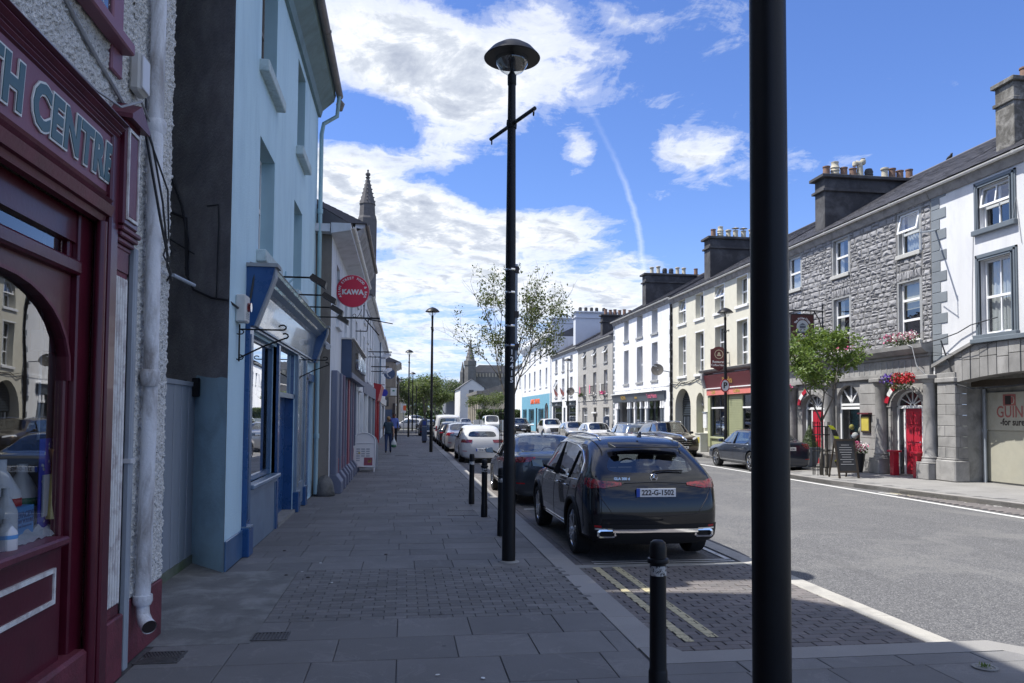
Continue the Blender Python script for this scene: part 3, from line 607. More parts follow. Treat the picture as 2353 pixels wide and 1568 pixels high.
def chimney(par, tf, u0, u1, d0, d1, z0, z1, mat, pots, cap=.05, corb=True):
    c = MB(tf).box(u0, u1, d1, d0, z0, z1)
    if corb: c.box(u0-cap, u1+cap, d1-cap, d0+cap, z1-.52, z1-.42).box(u0-cap*1.6, u1+cap*1.6, d1-cap, d0+cap*1.6, z1, z1+.12)
    o = c.build('chimney', mat, par, bevel=.012); zt = z1+(.12 if corb else 0); um = (u0+u1)/2
    for (dd, kind) in pots:
        p = MB(tf); v = tf(um, dd, zt); vx, vy, vz = v; h = random.uniform(.34, .46); mt = 'terracotta'
        if kind == 'p': pr = [(.13, 0), (.12, h), (.14, h+.01), (.14, h+.05), (.10, h+.05), (.10, h-.05)]
        elif kind == 'f': pr = [(.15, 0), (.12, .1), (.11, h), (.15, h+.04), (.15, h+.10), (.11, h+.12), (.09, h+.1)]; mt = 'pot_cream'
        elif kind == 'l': pr = [(.16, 0), (.15, .06), (.15, .14), (.17, .15), (.15, .18), (.15, .26), (.17, .27), (.15, .30), (.15, .38), (.17, .39), (.14, .45), (.12, .55), (.14, .62), (.10, .64)]; mt = 'pot_cream'
        elif kind == 'c': pr = [(.13, 0), (.12, .4), (.14, .42), (.14, .46), (.02, .47), (.02, .56), (.20, .57), (.0, .64)]; mt = 'pot_cream'
        elif kind == 'd': pr = [(.15, 0), (.16, .1), (.14, .12), (.16, .2), (.14, .22), (.16, .3), (.12, .42), (.10, .43)]; mt = 'chimney_dark'
        elif kind == 't':
            mt = 'pot_cream'; pr = [(.14, 0), (.12, .25), (.10, .50), (.11, .54)]
            p.tube([(vx, vy, vz+.50), (vx, vy, vz+.62), (vx-.16, vy+.03, vz+.65)], [.11, .12, .10], 12, True)
            p.lathe(vx-.20, vy+.03, [(.05, vz+.50), (.09, vz+.54), (.09, vz+.64), (.07, vz+.70)], 14, True); p.lathe(vx+.12, vy-.02, [(.06, vz+.58), (.10, vz+.62), (.11, vz+.74), (.07, vz+.80), (.09, vz+.82)], 14, True)
        p.lathe(vx, vy, [(r*1.05, vz+z) for r, z in pr], 14, True); p.build('chimney_pot', mt, o, smooth='a')
    return o
def house(name, label, tf, u0, u1, ze, holes, wall, z0=0., depth=.2, back=9., zr=None, dr=-4.2, cat='house', group=None, slates=0, roofm='slate', over=.22, gutter='gutter_white', board='fascia_board', roof=True, hollow=True, wname='wall'):
    t = thing(name, label, cat, tf((u0+u1)/2, 0, 0), group)
    m = MB(tf); facade(m, u0, u1, z0, ze, holes, depth)
    for u in (u0, u1):
        m.poly([(u, -.9, z0), (u, -back, z0), (u, -back, ze), (u, -.9, ze)])
        if zr: m.poly([(u, 0, ze), (u, -back, ze), (u, dr, zr-.03)])
    m.poly([(u0, -back, z0), (u1, -back, z0), (u1, -back, ze), (u0, -back, ze)]); m.poly([(u0, -.01, ze), (u1, -.01, ze), (u1, -back, ze), (u0, -back, ze)])
    m.build(wname, wall, t, fixn=False)
    if roof and zr:
        roof_plane(t, tf, u0, u1, ze+.16, over, zr, dr, slates, mat=roofm)
        if board: MB(tf).prism([(0.0, ze-.18), (.05, ze-.18), (over-.06, ze+.06), (over-.06, ze+.13), (0.0, ze+.13)], 0, u0, u1).build('eave_board', board, t)
        if gutter: gutter_run(t, tf, u0, u1, over, ze+.10, gutter)
    return t
def gutter_run(par, tf, u0, u1, d, z, mat, r=.065):
    g = MB(tf); n = 6; pr = [(d+r*math.cos(math.pi+math.pi*k/n), z+r*math.sin(math.pi+math.pi*k/n)) for k in range(n+1)]; pr2 = [(d+(r-.01)*math.cos(math.pi+math.pi*k/n), z+(r-.01)*math.sin(math.pi+math.pi*k/n)) for k in range(n, -1, -1)]
    g.prism(pr+pr2, 0, u0, u1)
    u = u0+1.5
    while u < u1-1: g.prism([(d-r-.012, z+.01), (d-r*.9, z-.05), (d, z-r-.014), (d+r*.9, z-.05), (d+r+.012, z+.01)], 0, u, u+.08); u += 3.8
    return g.build('gutter', mat, par)
def downpipe(par, tf, u, d, z0, z1, mat, r=.045, clips=(), name='downpipe', foot=True, pts=None):
    p = MB(tf); p.tube(pts or [(u, d, z0), (u, d, z1)], r, 12)
    for z in clips: p.tube([(u, d, z-.045), (u, d, z+.045)], r*1.35, 12)
    return p.build(name, mat, par, smooth='a')
def letters(par, s, tfp, mat, size, right=True, name='lettering', **k):
    m = frame_mtx(tfp, (0, -1, 0) if right else (0, 1, 0), (0, 0, 1)); return text(name, s, mat, size, m, par, **k)
def merge(a, b):
    n = len(a.v); a.v += b.v; a.f += [tuple(i+n for i in f) for f in b.f]; return a
# ------------------------------------------------------------ right side, from near to far
T = RIGHT
# white rendered house with grey trim over the arched entrance
h1 = house('rendered_house', 'white rendered house with grey window surrounds above a stone archway', T, 8.0, 20.54, 8.42, [(17.52, 18.62, 6.86, 8.0), (17.52, 18.62, 4.02, 6.02), (12.6, 13.7, 6.86, 8.0), (12.6, 13.7, 4.02, 6.02), (9.5, 10.6, 6.86, 8.0)], 'white_wall_old', z0=3.0, zr=11.08, dr=-4.15, slates=0)
for (a, b, c, e, op) in ((17.52, 18.62, 6.86, 8.0, 9), (17.52, 18.62, 4.02, 6.02, None), (12.6, 13.7, 6.86, 8.0, None), (12.6, 13.7, 4.02, 6.02, None)):
    window(h1, T, a+.01, b-.01, c+.01, e-.01, d=-.13, mull=1, opened=op, curtain=('full', 'curtain') if e < 7 else None, sill=None, fw=.06)
    tr = MB(T)
    for k, (w, dd) in enumerate(((.17, .035), (.12, .055), (.03, .07))):
        tr.box(a-w, a-w+(.05 if k < 2 else .03), 0, dd, c, e+w).box(b+w-(.05 if k < 2 else .03), b+w, 0, dd, c, e+w).box(a-w, b+w, 0, dd, e+w-(.05 if k < 2 else .03), e+w-.001)
    tr.box(a-.16, a, 0, .03, c, e+.155).box(b, b+.16, 0, .03, c, e+.155).box(a, b, 0, .0301, e, e+.155)
    tr.build('window_surround', 'trim_grey', h1); MB(T).box(a-.2, b+.2, 0, .12, c-.14, c-.002).build('sill', 'trim_grey', h1, bevel=.01)
z = 3.30; k = 0
while z < 8.25:
    w = .62 if k % 2 == 0 else .36; MB(T).box(20.53-w, 20.53, 0, .022, z, z+.29).build('quoin', 'quoin_grey', h1, bevel=.008); z += .305; k += 1
chimney(h1, T, 18.0, 18.65, -.55, -5.6, 9.0, 10.75, 'chimney_lichen', [(-1.2, 'p'), (-2.0, 'p')])
MB(T).box(8, 20.5, .0, .05, 8.28, 8.36).build('string_moulding', 'white_wall_old', h1)
br = thing('wall_bracket', 'rusty iron arm bracket stuck out from the white wall beside the quoins', 'bracket', T(20.2, 0, 7.1))
MB(T).tube([(20.35, .0, 7.28), (19.65, 1.0, 7.0)], .028, 8).tube([(19.66, .98, 7.1), (19.66, .98, 6.5)], .018, 6).tube([(19.62, .98, 6.5), (20.2, .75, 6.45)], .012, 6).build('arm', 'pipe_grey', br)
# arch: stones, pier, recess
ga = thing('stone_archway', 'limestone entrance archway with vertical arch stones and block pier', 'archway', T(18.5, 0, 0))
def arcz(u): return 2.78+.20*(1-max(-1, min(1, (u-16.9)/2.72))**2)
def topz(u): return 3.80 if u < 18.86 else 3.80-(u-18.86)*(.53/1.6)
m = MB(T)
for k in range(26):
    u0, u1 = 8+k*(12.46/26)*1.0, 8+(k+1)*(12.46/26)
    m.add([(u0, .015, arcz(u0) if u0 < 19.6 else 2.80), (u1, .015, arcz(u1) if u1 < 19.6 else 2.80), (u1, .015, topz(u1)), (u0, .015, topz(u0)), (u0, -.45, arcz(u0)), (u1, -.45, arcz(u1))], [(0, 1, 2, 3), (0, 4, 5, 1)])
m.build('arch_backing', 'mortar_pale', ga, fixn=False)
u = 19.62
while u > 9.0:
    w = random.uniform(.26, .42) if u > 13 else .6; a, b = u-w+.008, u-.008; dd = .04+random.random()*.02; hz = 3.42+random.uniform(-.03, .05)
    for (za, zb, tp) in ((None, hz, 0), (hz+.012, None, 1)):
        zl = (arcz(a), arcz(b)) if za is None else (za, za); zh = (zb, zb) if zb is not None else (topz(a)-.01, topz(b)-.01)
        if zh[1]-zl[1] < .05: continue
        MB(T).add([(a, 0, zl[0]), (b, 0, zl[1]), (b, 0, zh[1]), (a, 0, zh[0]), (a+.006, dd, zl[0]+.0), (b-.006, dd, zl[1]+.0), (b-.006, dd, zh[1]-.006), (a+.006, dd, zh[0]-.006), (a, -.4, zl[0]), (b, -.4, zl[1])],
                  [(4, 5, 6, 7), (0, 1, 5, 4), (1, 2, 6, 5), (2, 3, 7, 6), (3, 0, 4, 7), (0, 8, 9, 1)]).build('arch_stone', 'limestone', ga)
    u -= w
MB(T).add([(18.86, 0, 3.80), (20.47, 0, 3.27), (20.47, .13, 3.25), (18.86, .13, 3.78), (18.86, 0, 3.93), (20.47, 0, 3.38), (20.47, .13, 3.34), (18.86, .13, 3.87)], [(0, 1, 2, 3), (4, 5, 6, 7), (3, 2, 6, 7), (0, 3, 7, 4), (1, 5, 6, 2), (0, 4, 5, 1)]).build('sloping_coping', 'limestone', ga)
MB(T).box(8, 18.9, 0, .14, 3.80, 3.92).build('string_course', 'trim_grey', ga, bevel=.01)
z = .66; k = 0
while z < 2.80:
    hh = .302; sp = [19.57, 20.28] if k % 2 else [19.57, 19.57+random.uniform(.3, .45), 20.28]
    for a, b in zip(sp[:-1], sp[1:]): MB(T).box(a+.004, b-.004, -.2, .10+random.uniform(-.006, .006), z+.004, z+hh-.004).build('pier_block', 'limestone', ga, bevel=.010)
    cut = -.04 if k % 2 else .02
    MB(T).box(19.548, 19.571, -.28, cut-.004, z+.004, z+hh-.004).build('pier_block', 'limestone', ga); MB(T).box(19.548, 19.571, cut+.004, .095, z+.004, z+hh-.004).build('pier_block', 'limestone', ga)
    z += hh; k += 1
MB(T).box(19.50, 20.30, -.3, .17, 0, .60).build('pier_plinth', 'limestone', ga, bevel=.03); MB(T).box(19.53, 20.30, -.3, .135, .60, .66).build('plinth_moulding', 'limestone', ga, bevel=.02); MB(T).box(19.52, 20.32, -.25, .15, 2.80, 2.93).build('pier_cap', 'limestone', ga, bevel=.015)
MB(T).poly([(19.575, -.28, 0), (19.575, -.86, 0), (19.575, -.86, 3.1), (19.575, -.28, 3.1)]).poly([(19.575, -.86, 0), (8, -.86, 0), (8, -.86, 3.1), (19.575, -.86, 3.1)]).poly([(8, 0, 2.99), (19.6, 0, 2.99), (19.6, -.86, 2.99), (8, -.86, 2.99)]).build('recess_wall', 'concrete', ga, fixn=False)
MB(T).box(8, 19.56, -.5, -.42, 2.66, 2.84).build('dark_beam', 'wood_dark', ga)
gb = thing('painted_board', 'cream hoarding with faded beer advertisement under the stone archway', 'sign board', T(18.3, -.8, 0))
MB(T).box(14.5, 19.52, -.855, -.83, .05, 1.455).build('lower_panel', 'guinness_lower', gb); MB(T).box(14.5, 19.50, -.855, -.80, 1.46, 2.50).build('upper_panel', 'guinness_board', gb)
text('lettering', 'GUINNESS', 'faded_red', .44, frame_mtx((15.35+.797, 18.22, 1.95), (0, -1, 0), (0, 0, 1)), gb, .002, sx=.86, bold=.004); text('lettering', '-for sure', 'ink', .26, frame_mtx((15.35+.797, 18.55, 1.70-.02), (0, -1, 0), (0, 0, 1)), gb, .002, bold=.006, sx=.9)
MB(T).box(18.42, 18.86, -.80, -.795, 2.13, 2.44).build('emblem_ground', 'faded_red', gb); MB(T).box(18.58, 18.78, -.795, -.790, 2.16, 2.40).build('glass_emblem', 'ink', gb)
MB(T).tube([(18.56, -.79, 2.38), (18.49, -.79, 2.36), (18.47, -.79, 2.28), (18.49, -.79, 2.20), (18.56, -.79, 2.18)], .012, 6).build('handle_emblem', 'guinness_board', gb)
downpipe(ga, T, 19.50, -.76, 0, 2.6, 'pipe_grey', .05, (1.45,)); downpipe(ga, T, 19.42, -.70, 0, 2.45, 'pipe_grey', .03, name='conduit')
cb = thing('overhead_cables', 'black cables draped over the archway pier and along the arch', 'cable', T(20, .1, 3.3))
MB(T).tube([(20.9, .33, 3.99), (20.4, .3, 3.98), (19.9, .18, 4.05), (19.4, .1, 4.16), (18.9, .1, 4.32), (18.0, .05, 4.42)], .015, 6).tube([(19.95, .2, 4.0), (19.9, .1, 3.6), (19.75, .08, 3.2), (19.55, .06, 2.72), (19.1, -.1, 2.60), (18.0, -.2, 2.62), (16.5, -.2, 2.7)], .022, 6).tube([(20.45, .15, 3.7), (19.4, .12, 3.55), (18.7, .1, 3.6), (17.6, .08, 3.95)], .008, 5).build('cable', 'cable', cb)
MB(T).tube([(21.2, .36, 3.97), (20.9, .42, 3.9), (20.7, .42, 3.3), (20.4, .2, 2.9)], .012, 5).build('pale_cable', 'cable_pale', cb)
MB(T).tube([(18.95, .02, 4.0), (18.93, .015, 5.2), (18.85, .015, 6.8)], .007, 5).tube([(17.4, .1, 6.8), (17.35, .02, 7.4), (17.2, .02, 6.2)], .007, 5).build('thin_cable', 'cable_pale', cb)

# stone house with the pillared front
up = [(20.99, 22.11, 6.84, 8.18), (24.73, 25.84, 6.86, 8.2), (28.0, 29.18, 6.86, 8.24)]; lo = [(21.0, 22.15, 4.12, 6.03), (24.70, 25.85, 4.10, 6.07), (28.0, 29.17, 4.06, 6.06)]
h2 = house('stone_house', 'grey rubble stone guesthouse with pillared ground floor and red doors', T, 20.56, 31.4, 8.42, up+lo, 'mortar_pale', z0=3.7, zr=11.10, dr=-4.15, slates=290)
for i, (a, b, c, e) in enumerate(up+lo):
    fm = MB(T); fm.box(a, a+.10, -.19, .0, c, e).box(b-.06, b, -.19, .0, c, e).box(a+.10, b-.06, -.19, .0, e-.05, e).build('reveal_lining', 'sill_grey', h2)
    window(h2, T, a+.10, b-.06, c+.02, e-.05, d=-.12, fw=.065, trans=[.5] if i < 3 else [.33, .66] if i > 3 else [.36, .70], opened=13 if i == 0 else None, curtain=('both' if i in (1, 4) else 'full', 'curtain') if i in (0, 1, 2, 4, 5) else ('blind', 'curtain_cream'), sill='sill_stone')
# rubble: coursed irregular stones, each its own shape
st = []
def rubble(u0, u1, z0, z1):
    z = z0; r = 0
    while z < z1-.05:
        h = min(random.uniform(.13, .24), z1-z); u = u0-random.random()*.2
        if z1-(z+h) < .06: h = z1-z
        while u < u1:
            w = random.uniform(.14, .46)*(1.15 if h > .18 else .85); a, b = max(u, u0), min(u+w, u1)
            if b-a > .05:
                if random.random() < .28 and h > .15:
                    k = random.uniform(.4, .6)*h; st.append((a, b, z, z+k)); st.append((a, b, z+k, z+h))
                else: st.append((a, b, z, z+h))
            u += w
        z += h; r += 1
holes2 = up+lo
us = sorted({20.56, 31.4}|{x for h in holes2 for x in (h[0]-.02, h[1]+.02)})
cells = []
for i in range(len(us)-1):
    a, b = us[i], us[i+1]; cu = (a+b)/2; blocked = sorted([(h[2]-.14, h[3]+.30) for h in holes2 if h[0]-.02 < cu < h[1]+.02])
    z = 3.98
    for (c, e) in blocked+[(8.42, 9)]:
        if c > z: cells.append((a, b, z, c))
        z = max(z, e)
# merge neighbouring free columns so that courses run through
for (a, b, c, e) in cells: rubble(a, b, c, min(e, 8.42))
for (a, b, c, e) in holes2:          # upright stones over each opening
    u = a-.10; zt = min(e+.30, 8.42)
    while u < b+.08: w = random.uniform(.09, .16); st.append((max(u, a-.02) if u < a else u, min(u+w, b+.02), e+.005, zt)) if min(u+w, b+.02)-u > .03 else None; u += w
st.sort(key=lambda s: s[0]-(s[1]-s[0])*12)
rest = MB(T)
def stone(mb, a, b, c, e):
    g = .007; a += g; b -= g; c += g; e -= g; w, h = b-a, e-c
    if w < .02 or h < .02: return
    j = lambda s: random.uniform(-s, s)
    o = [(a+j(.008), c+j(.008)), (a+w*random.uniform(.35, .65), c+j(.010)), (b+j(.008), c+j(.008)), (b+j(.006), c+h*random.uniform(.35, .65)), (b+j(.008), e+j(.008)), (a+w*random.uniform(.35, .65), e+j(.010)), (a+j(.008), e+j(.008)), (a+j(.006), c+h*random.uniform(.35, .65))]
    cx, cz = (a+b)/2+j(.2)*w, (c+e)/2+j(.2)*h; D0 = random.uniform(.010, .030)
    inn = [(cx+(x-cx)*random.uniform(.62, .85), D0+j(.014), cz+(z-cz)*random.uniform(.58, .82)) for (x, z) in o]
    mb.add([(x, -.01, z) for x, z in o]+inn+[(cx, D0+random.uniform(.0, .03), cz)], [(i, (i+1) % 8, 8+(i+1) % 8, 8+i) for i in range(8)]+[(8+i, 8+(i+1) % 8, 16) for i in range(8)])
for i, s in enumerate(st):
    if i < 290: m = MB(T); stone(m, *s); m.v and m.build('wall_stone', 'rubble', h2, fixn=False)
    else: stone(rest, *s)
rest.build('rubble_field', 'rubble', h2, kind='stuff', fixn=False)
chimney(h2, T, 27.25, 27.95, -.55, -6.6, 8.9, 11.0, 'chimney_dark', [(-.84, 'p'), (-1.2, 'l'), (-1.57, 'p'), (-1.95, 'p'), (-2.25, 't'), (-2.62, 'd'), (-3.3, 'f'), (-3.62, 'p'), (-3.95, 'p'), (-4.35, 'p')], .10)
# ground floor
gf = [(21.02, 22.52, .0, 2.66, 2.12), (24.28, 25.70, .66, 2.92, 2.3), (26.45, 28.1, .0, 2.66, 2.12)]
m = MB(T); facade(m, 20.56, 31.4, 0, 3.72, gf, .35, d=-.02); m.build('ashlar_wall', 'limestone', h2, fixn=False)
MB(T).box(20.58, 31.3, 0, .10, 3.06, 3.16).box(20.58, 31.3, 0, .14, 3.62, 3.72).prism([(0, 3.72), (.22, 3.72), (.36, 3.86), (.38, 3.98), (0, 4.02)], 0, 20.56, 31.35).build('cornice', 'limestone', h2)
MB(T).box(20.6, 31.25, .0, .085, 3.16, 3.62).build('frieze', 'limestone', h2)
fl = MB(T)
for k in range(34): u = 21.1+k*.30; fl.box(u, u+.03, .085, .10, 3.22, 3.56)
fl.build('fluting', 'sill_grey', h2, kind='stuff')
for u in (20.60, 22.92, 25.95, 28.65):
    c = MB(T); vx, vy, vz = T(u, .10, 0); c.lathe(vx, vy, [(.235, .50), (.235, .56), (.21, .60), (.225, .64), (.20, .68), (.185, .9), (.18, 1.6), (.165, 2.72), (.18, 2.75), (.17, 2.80), (.22, 2.86), (.22, 2.92)], 28, True)
    c.build('column', 'limestone', h2, smooth='a'); MB(T).box(u-.27, u+.27, -.1, .38, 0, .46).box(u-.27, u+.27, -.1, .38, .46, .50).build('column_base', 'limestone', h2, bevel=.02); MB(T).box(u-.27, u+.27, -.1, .36, 2.92, 3.05).build('capital', 'limestone', h2, bevel=.02)
z = 0; 
for (ua, ub) in ((22.55, 22.66), (23.22, 24.2), (26.22, 26.40)):
    z = 0
    while z < 2.9: MB(T).box(ua, ub, -.02, .02, z+.005, z+.36).build('ashlar_block', 'limestone', h2, bevel=.006); z += .37
def fan_door(a, b, zsp, zap, doorside, bx=True):
    """panelled door with side light and fanlight under an arch, opening a..b"""
    mid = (a+b)/2; rx = (b-a)/2; rz = zap-zsp
    f = MB(T); d = -.18
    f.box(a+.005, a+.09, d-.06, d, 0, zsp).box(b-.09, b-.005, d-.06, d, 0, zsp).box(a+.09, b-.09, d-.06, d+.02, zsp-.04, zsp+.05)
    dc = mid-doorside; da, db = dc-.38, dc+.38
    f.box(da-.08, da-.005, d-.06, d, 0, zsp-.04).box(db+.005, db+.08, d-.06, d, 0, zsp-.04)
    n = 14
    for k in range(n):
        t0, t1 = math.pi*k/n, math.pi*(k+1)/n
        P = lambda t, r: (mid-(rx-.005)*r*math.cos(t), zsp+.05+(rz-.06)*r*math.sin(t))
        A, B, C, D2 = P(t0, 1), P(t1, 1), P(t1, .88), P(t0, .88)
        f.add([(A[0], d, A[1]), (B[0], d, B[1]), (C[0], d, C[1]), (D2[0], d, D2[1]), (A[0], d-.05, A[1]), (B[0], d-.05, B[1]), (C[0], d-.05, C[1]), (D2[0], d-.05, D2[1])], [(0, 1, 2, 3), (7, 6, 5, 4), (0, 4, 5, 1), (2, 6, 7, 3)])
    for k in range(1, 6):
        t = math.pi*k/6; f.bar((mid-.07*math.cos(t), d-.02, zsp+.05+.06*math.sin(t)), (mid-rx*.9*math.cos(t), d-.02, zsp+.05+rz*.88*math.sin(t)), .03, .03, (1, 0, 0))
    f.tube([(mid-.09, d-.02, zsp+.05), (mid-.07, d-.02, zsp+.11), (mid, d-.02, zsp+.14), (mid+.07, d-.02, zsp+.11), (mid+.09, d-.02, zsp+.05)], .02, 6)
    o = f.build('door_frame', 'white_trim', h2)
    MB(T).poly([(a+.02, d-.035, .0), (b-.02, d-.035, 0), (b-.02, d-.035, zsp)]+[(mid+rx*.97*math.cos(math.pi*k/12), d-.035, zsp+.05+(rz-.07)*math.sin(math.pi*k/12)) for k in range(1, 12)]+[(a+.02, d-.035, zsp)]).build('pane', 'glass_far', o, fixn=False)
    D = MB(T).box(da, db, d-.05, d-.025, .05, zsp-.05)
    dr = D.build('door', 'red_door', h2)
    pz = [(.16, .50), (.58, .96), (1.04, 1.50), (1.58, zsp-.14)]
    for i, (c, e) in enumerate(pz):
        for (p, q) in ((da+.07, dc-.035), (dc+.035, db-.07)):
            MB(T).box(p, q, d-.026, d-.005, c, e).build('door_panel', 'red_door', dr, bevel=.012)
    MB(T).tube([(da+.05, d-.02, 1.05), (da+.05, d+.03, 1.05)], .022, 8).build('handle', 'chrome', dr)
    MB(T).box(da-.05, db+.05, d-.1, .05, 0, .045).build('threshold', 'granite_right', h2)
    for k in range(9):      # cut stones of the arch
        t0, t1 = math.pi*k/9+.012, math.pi*(k+1)/9-.012
        P = lambda t, r: (mid-r*math.cos(t)*rx, zsp+r*math.sin(t)*rz)
        q = [P(t0, 1.0), P(t1, 1.0), P(t1, 1.26), P(t0, 1.26)]
        MB(T).add([(x, -.02, zz) for x, zz in q]+[(x, .045, zz) for x, zz in q], [(4, 5, 6, 7), (0, 1, 5, 4), (1, 2, 6, 5), (2, 3, 7, 6), (3, 0, 4, 7)]).build('arch_stone', 'limestone', h2)
    return dr
fan_door(21.02, 22.52, 2.12, 2.66, .05); fan_door(26.45, 28.1, 2.12, 2.66, .05)
for u in (22.12, 21.02):
    p = thing('red_pedestal_box', 'tall red painted box standing %s the near red door' % ('left of' if u > 22 else 'behind the column at'), 'planter stand', T(u, .22, 0), 'red boxes flanking the near door')
    MB(T).box(u-.09, u+.09, .10, .30, 0, .72).build('box_body', 'red_dark' if False else 'red_door', p, bevel=.008); MB(T).box(u-.17, u+.17, .06, .34, .72, .78).build('box_lid', 'red_door', p, bevel=.008)
window(h2, T, 24.30, 25.68, .68, 2.28, d=-.16, fr='white_trim', fw=.075, trans=.90, mull=0, sill='sill_stone')
wf = MB(T)
for s in (-1, 1): wf.bar((24.99, -.18, 2.3), (24.99+s*.5, -.18, 2.8), .05, .05, (1, 0, 0))
wf.bar((24.99, -.18, 2.28), (24.99, -.18, 2.9), .05, .05, (1, 0, 0)); wf.box(24.3, 24.37, -.2, -.15, 2.28, 2.6).box(25.61, 25.68, -.2, -.15, 2.28, 2.6).build('arched_light', 'white_trim', h2)
MB(T).poly([(24.3, -.19, 2.2), (25.68, -.19, 2.2), (25.68, -.19, 2.9), (24.3, -.19, 2.9)]).build('pane', 'glass_far', h2, fixn=False)
for (u, z, c, r, lb) in ((24.62, 1.95, 'label_yellow', .16, 'yellow round notice hanging in the stone house window'), (24.75, 1.35, 'curtain_cream', .15, 'cream teapot ornament on the stone house window ledge'), (25.2, 1.15, 'petal_white', .12, 'white ornament on the stone house window ledge'), (25.4, 1.45, 'label_yellow', .10, 'small yellow ornament behind the stone house window glass')):
    o = MB(T); vx, vy, vz = T(u, -.42, z); o.lathe(vx, vy, [(.01, z-r), (r*.8, z-r*.6), (r, z), (r*.7, z+r*.7), (r*.25, z+r), (.0, z+r)], 14, True); tag(o.build('window_ornament', c, None, smooth=True), lb, 'ornament')
mb_ = thing('menu_case', 'glazed yellow menu case with red hood between window and pillar', 'menu board', T(23.85, .05, 1.6))
MB(T).box(23.58, 24.08, .02, .08, 1.30, 1.86).build('case', 'wood_dark', mb_, bevel=.006); MB(T).box(23.63, 24.03, .08, .085, 1.35, 1.81).build('menu_sheet', 'label_yellow', mb_); MB(T).box(23.52, 24.14, .02, .16, 1.90, 1.95).build('hood', 'burgundy', mb_)
for (uc, zsp, zap) in ((21.77, 2.12, 2.72), (27.27, 2.12, 2.72)):
    a = thing('arch_bunting', 'red and white swag round the %s arch of the stone house' % ('near door' if uc < 25 else 'far door'), 'bunting', T(uc, .1, 2.7), 'swags over the red doors')
    mm = MB(T); rr = 1.02
    for k in range(3):
        t0, t1 = .18+k*.33, .18+(k+1)*.33-.02
        for (t_a, t_b, mt) in ((t0, t1, 0),):
            q = [(uc+r*math.cos(t)*rr, .09, zsp+.0+r*math.sin(t)*(zap-zsp)*1.35) for (t, r) in ((t_a, 1.0), (t_b, 1.0), (t_b, .82), (t_a, .82))]
            MB(T).add(q+[(x, .06, z2) for x, _, z2 in q], [(0, 1, 2, 3), (7, 6, 5, 4), (0, 4, 5, 1), (1, 5, 6, 2), (2, 6, 7, 3), (3, 7, 4, 0)]).build('swag', 'white_print' if k == 1 else 'red_door', a)
def flowers(name, label, cat, c, size, cols, n=240, pot=None, parent=None, group=None, leaf=.6):
    t = thing(name, label, cat, c, group)
    lf = MB(); n2 = int(n*leaf)
    def blob():
        while True:
            v = Vector((random.uniform(-1, 1), random.uniform(-1, 1), random.uniform(-1, 1)))
            if v.length < 1: return Vector((c[0]+v.x*size[0], c[1]+v.y*size[1], c[2]+v.z*size[2])), v
    def tri(m, p, s):
        a = Vector((random.gauss(0, 1), random.gauss(0, 1), random.gauss(0, 1))).normalized(); b = a.orthogonal().normalized(); d = a.cross(b)
        m.add([p+b*s, p+d*s*.8, p-b*s, p-d*s*.8], [(0, 1, 2, 3)])
    for k in range(n2): p, v = blob(); tri(lf, p-Vector((0, 0, size[2]*.2)), .035)
    lf.build('leaves', 'leaf_flower', t, kind='stuff', fixn=False)
    for (mat, lo_, hi_) in cols:
        f = MB()
        for k in range(int(n/len(cols))):
            p, v = blob(); p = Vector((c[0]+v.x*size[0]*1.05, c[1]+(lo_+(hi_-lo_)*random.random())*size[1], c[2]+abs(v.z)*size[2]*random.choice((1, 1, -.4))))
            tri(f, p, .032); tri(f, p+Vector((.01, .01, .01)), .026)
        f.build('blossom', mat, t, kind='stuff', fixn=False)
    return t
flowers('window_box', 'window box of white and pink flowers on the near first floor sill', 'window box', (15.12, 21.65, 4.22), (.22, .82, .20), [('petal_white', -.9, .5), ('petal_pink', -.7, 1), ('petal_white', -.5, .4)], 420, group='window boxes on the stone house')
flowers('window_box', 'window box of pale flowers under the hanging pub sign', 'window box', (15.12, 28.6, 4.22), (.22, .85, .22), [('petal_white', -1, .9), ('petal_pink', -1, .9)], 300, group='window boxes on the stone house')
flowers('window_box', 'window box with dark pink blooms on the middle first floor sill behind the tree', 'window box', (15.12, 25.2, 4.18), (.2, .7, .16), [('petal_pink', -1, .9)], 160, group='window boxes on the stone house')
flowers('hanging_basket', 'hanging basket with purple and red flowers over the near red door', 'hanging basket', (14.95, 21.62, 2.92), (.25, .62, .26), [('petal_purple', .25, 1), ('petal_red', -1, .2), ('petal_red', -1, .2)], 520)
flowers('hanging_basket', 'small pink flower basket hanging beside the far red door', 'hanging basket', (14.85, 28.4, 2.95), (.2, .35, .2), [('petal_pink', -1, 1), ('petal_purple', 0, 1)], 160)
fp = flowers('flower_pot', 'black pot of white and pink flowers standing by the pillar', 'flower pot', (14.75, 23.55, .78), (.34, .46, .24), [('petal_white', -.9, .6), ('petal_pink', -.2, 1), ('petal_pink', -.9, 1)], 420)
MB().lathe(14.75, 23.45, [(.15, .0), (.2, .3), (.24, .6), (.25, .62), (.2, .62)], 18).build('pot', 'pot_black', fp, smooth='a')
cp = thing('topiary_planter', 'clipped cone bush in a tapered grey planter before the far red door', 'potted plant', (14.45, 25.9, 0))
MB().add([(14.30, 25.75, 0), (14.60, 25.75, 0), (14.60, 26.05, 0), (14.30, 26.05, 0), (14.15, 25.6, .72), (14.75, 25.6, .72), (14.75, 26.2, .72), (14.15, 26.2, .72)], [(0, 1, 2, 3), (4, 5, 6, 7), (0, 1, 5, 4), (1, 2, 6, 5), (2, 3, 7, 6), (3, 0, 4, 7)]).build('planter', 'charcoal_mid', cp, bevel=.01)
m = MB()
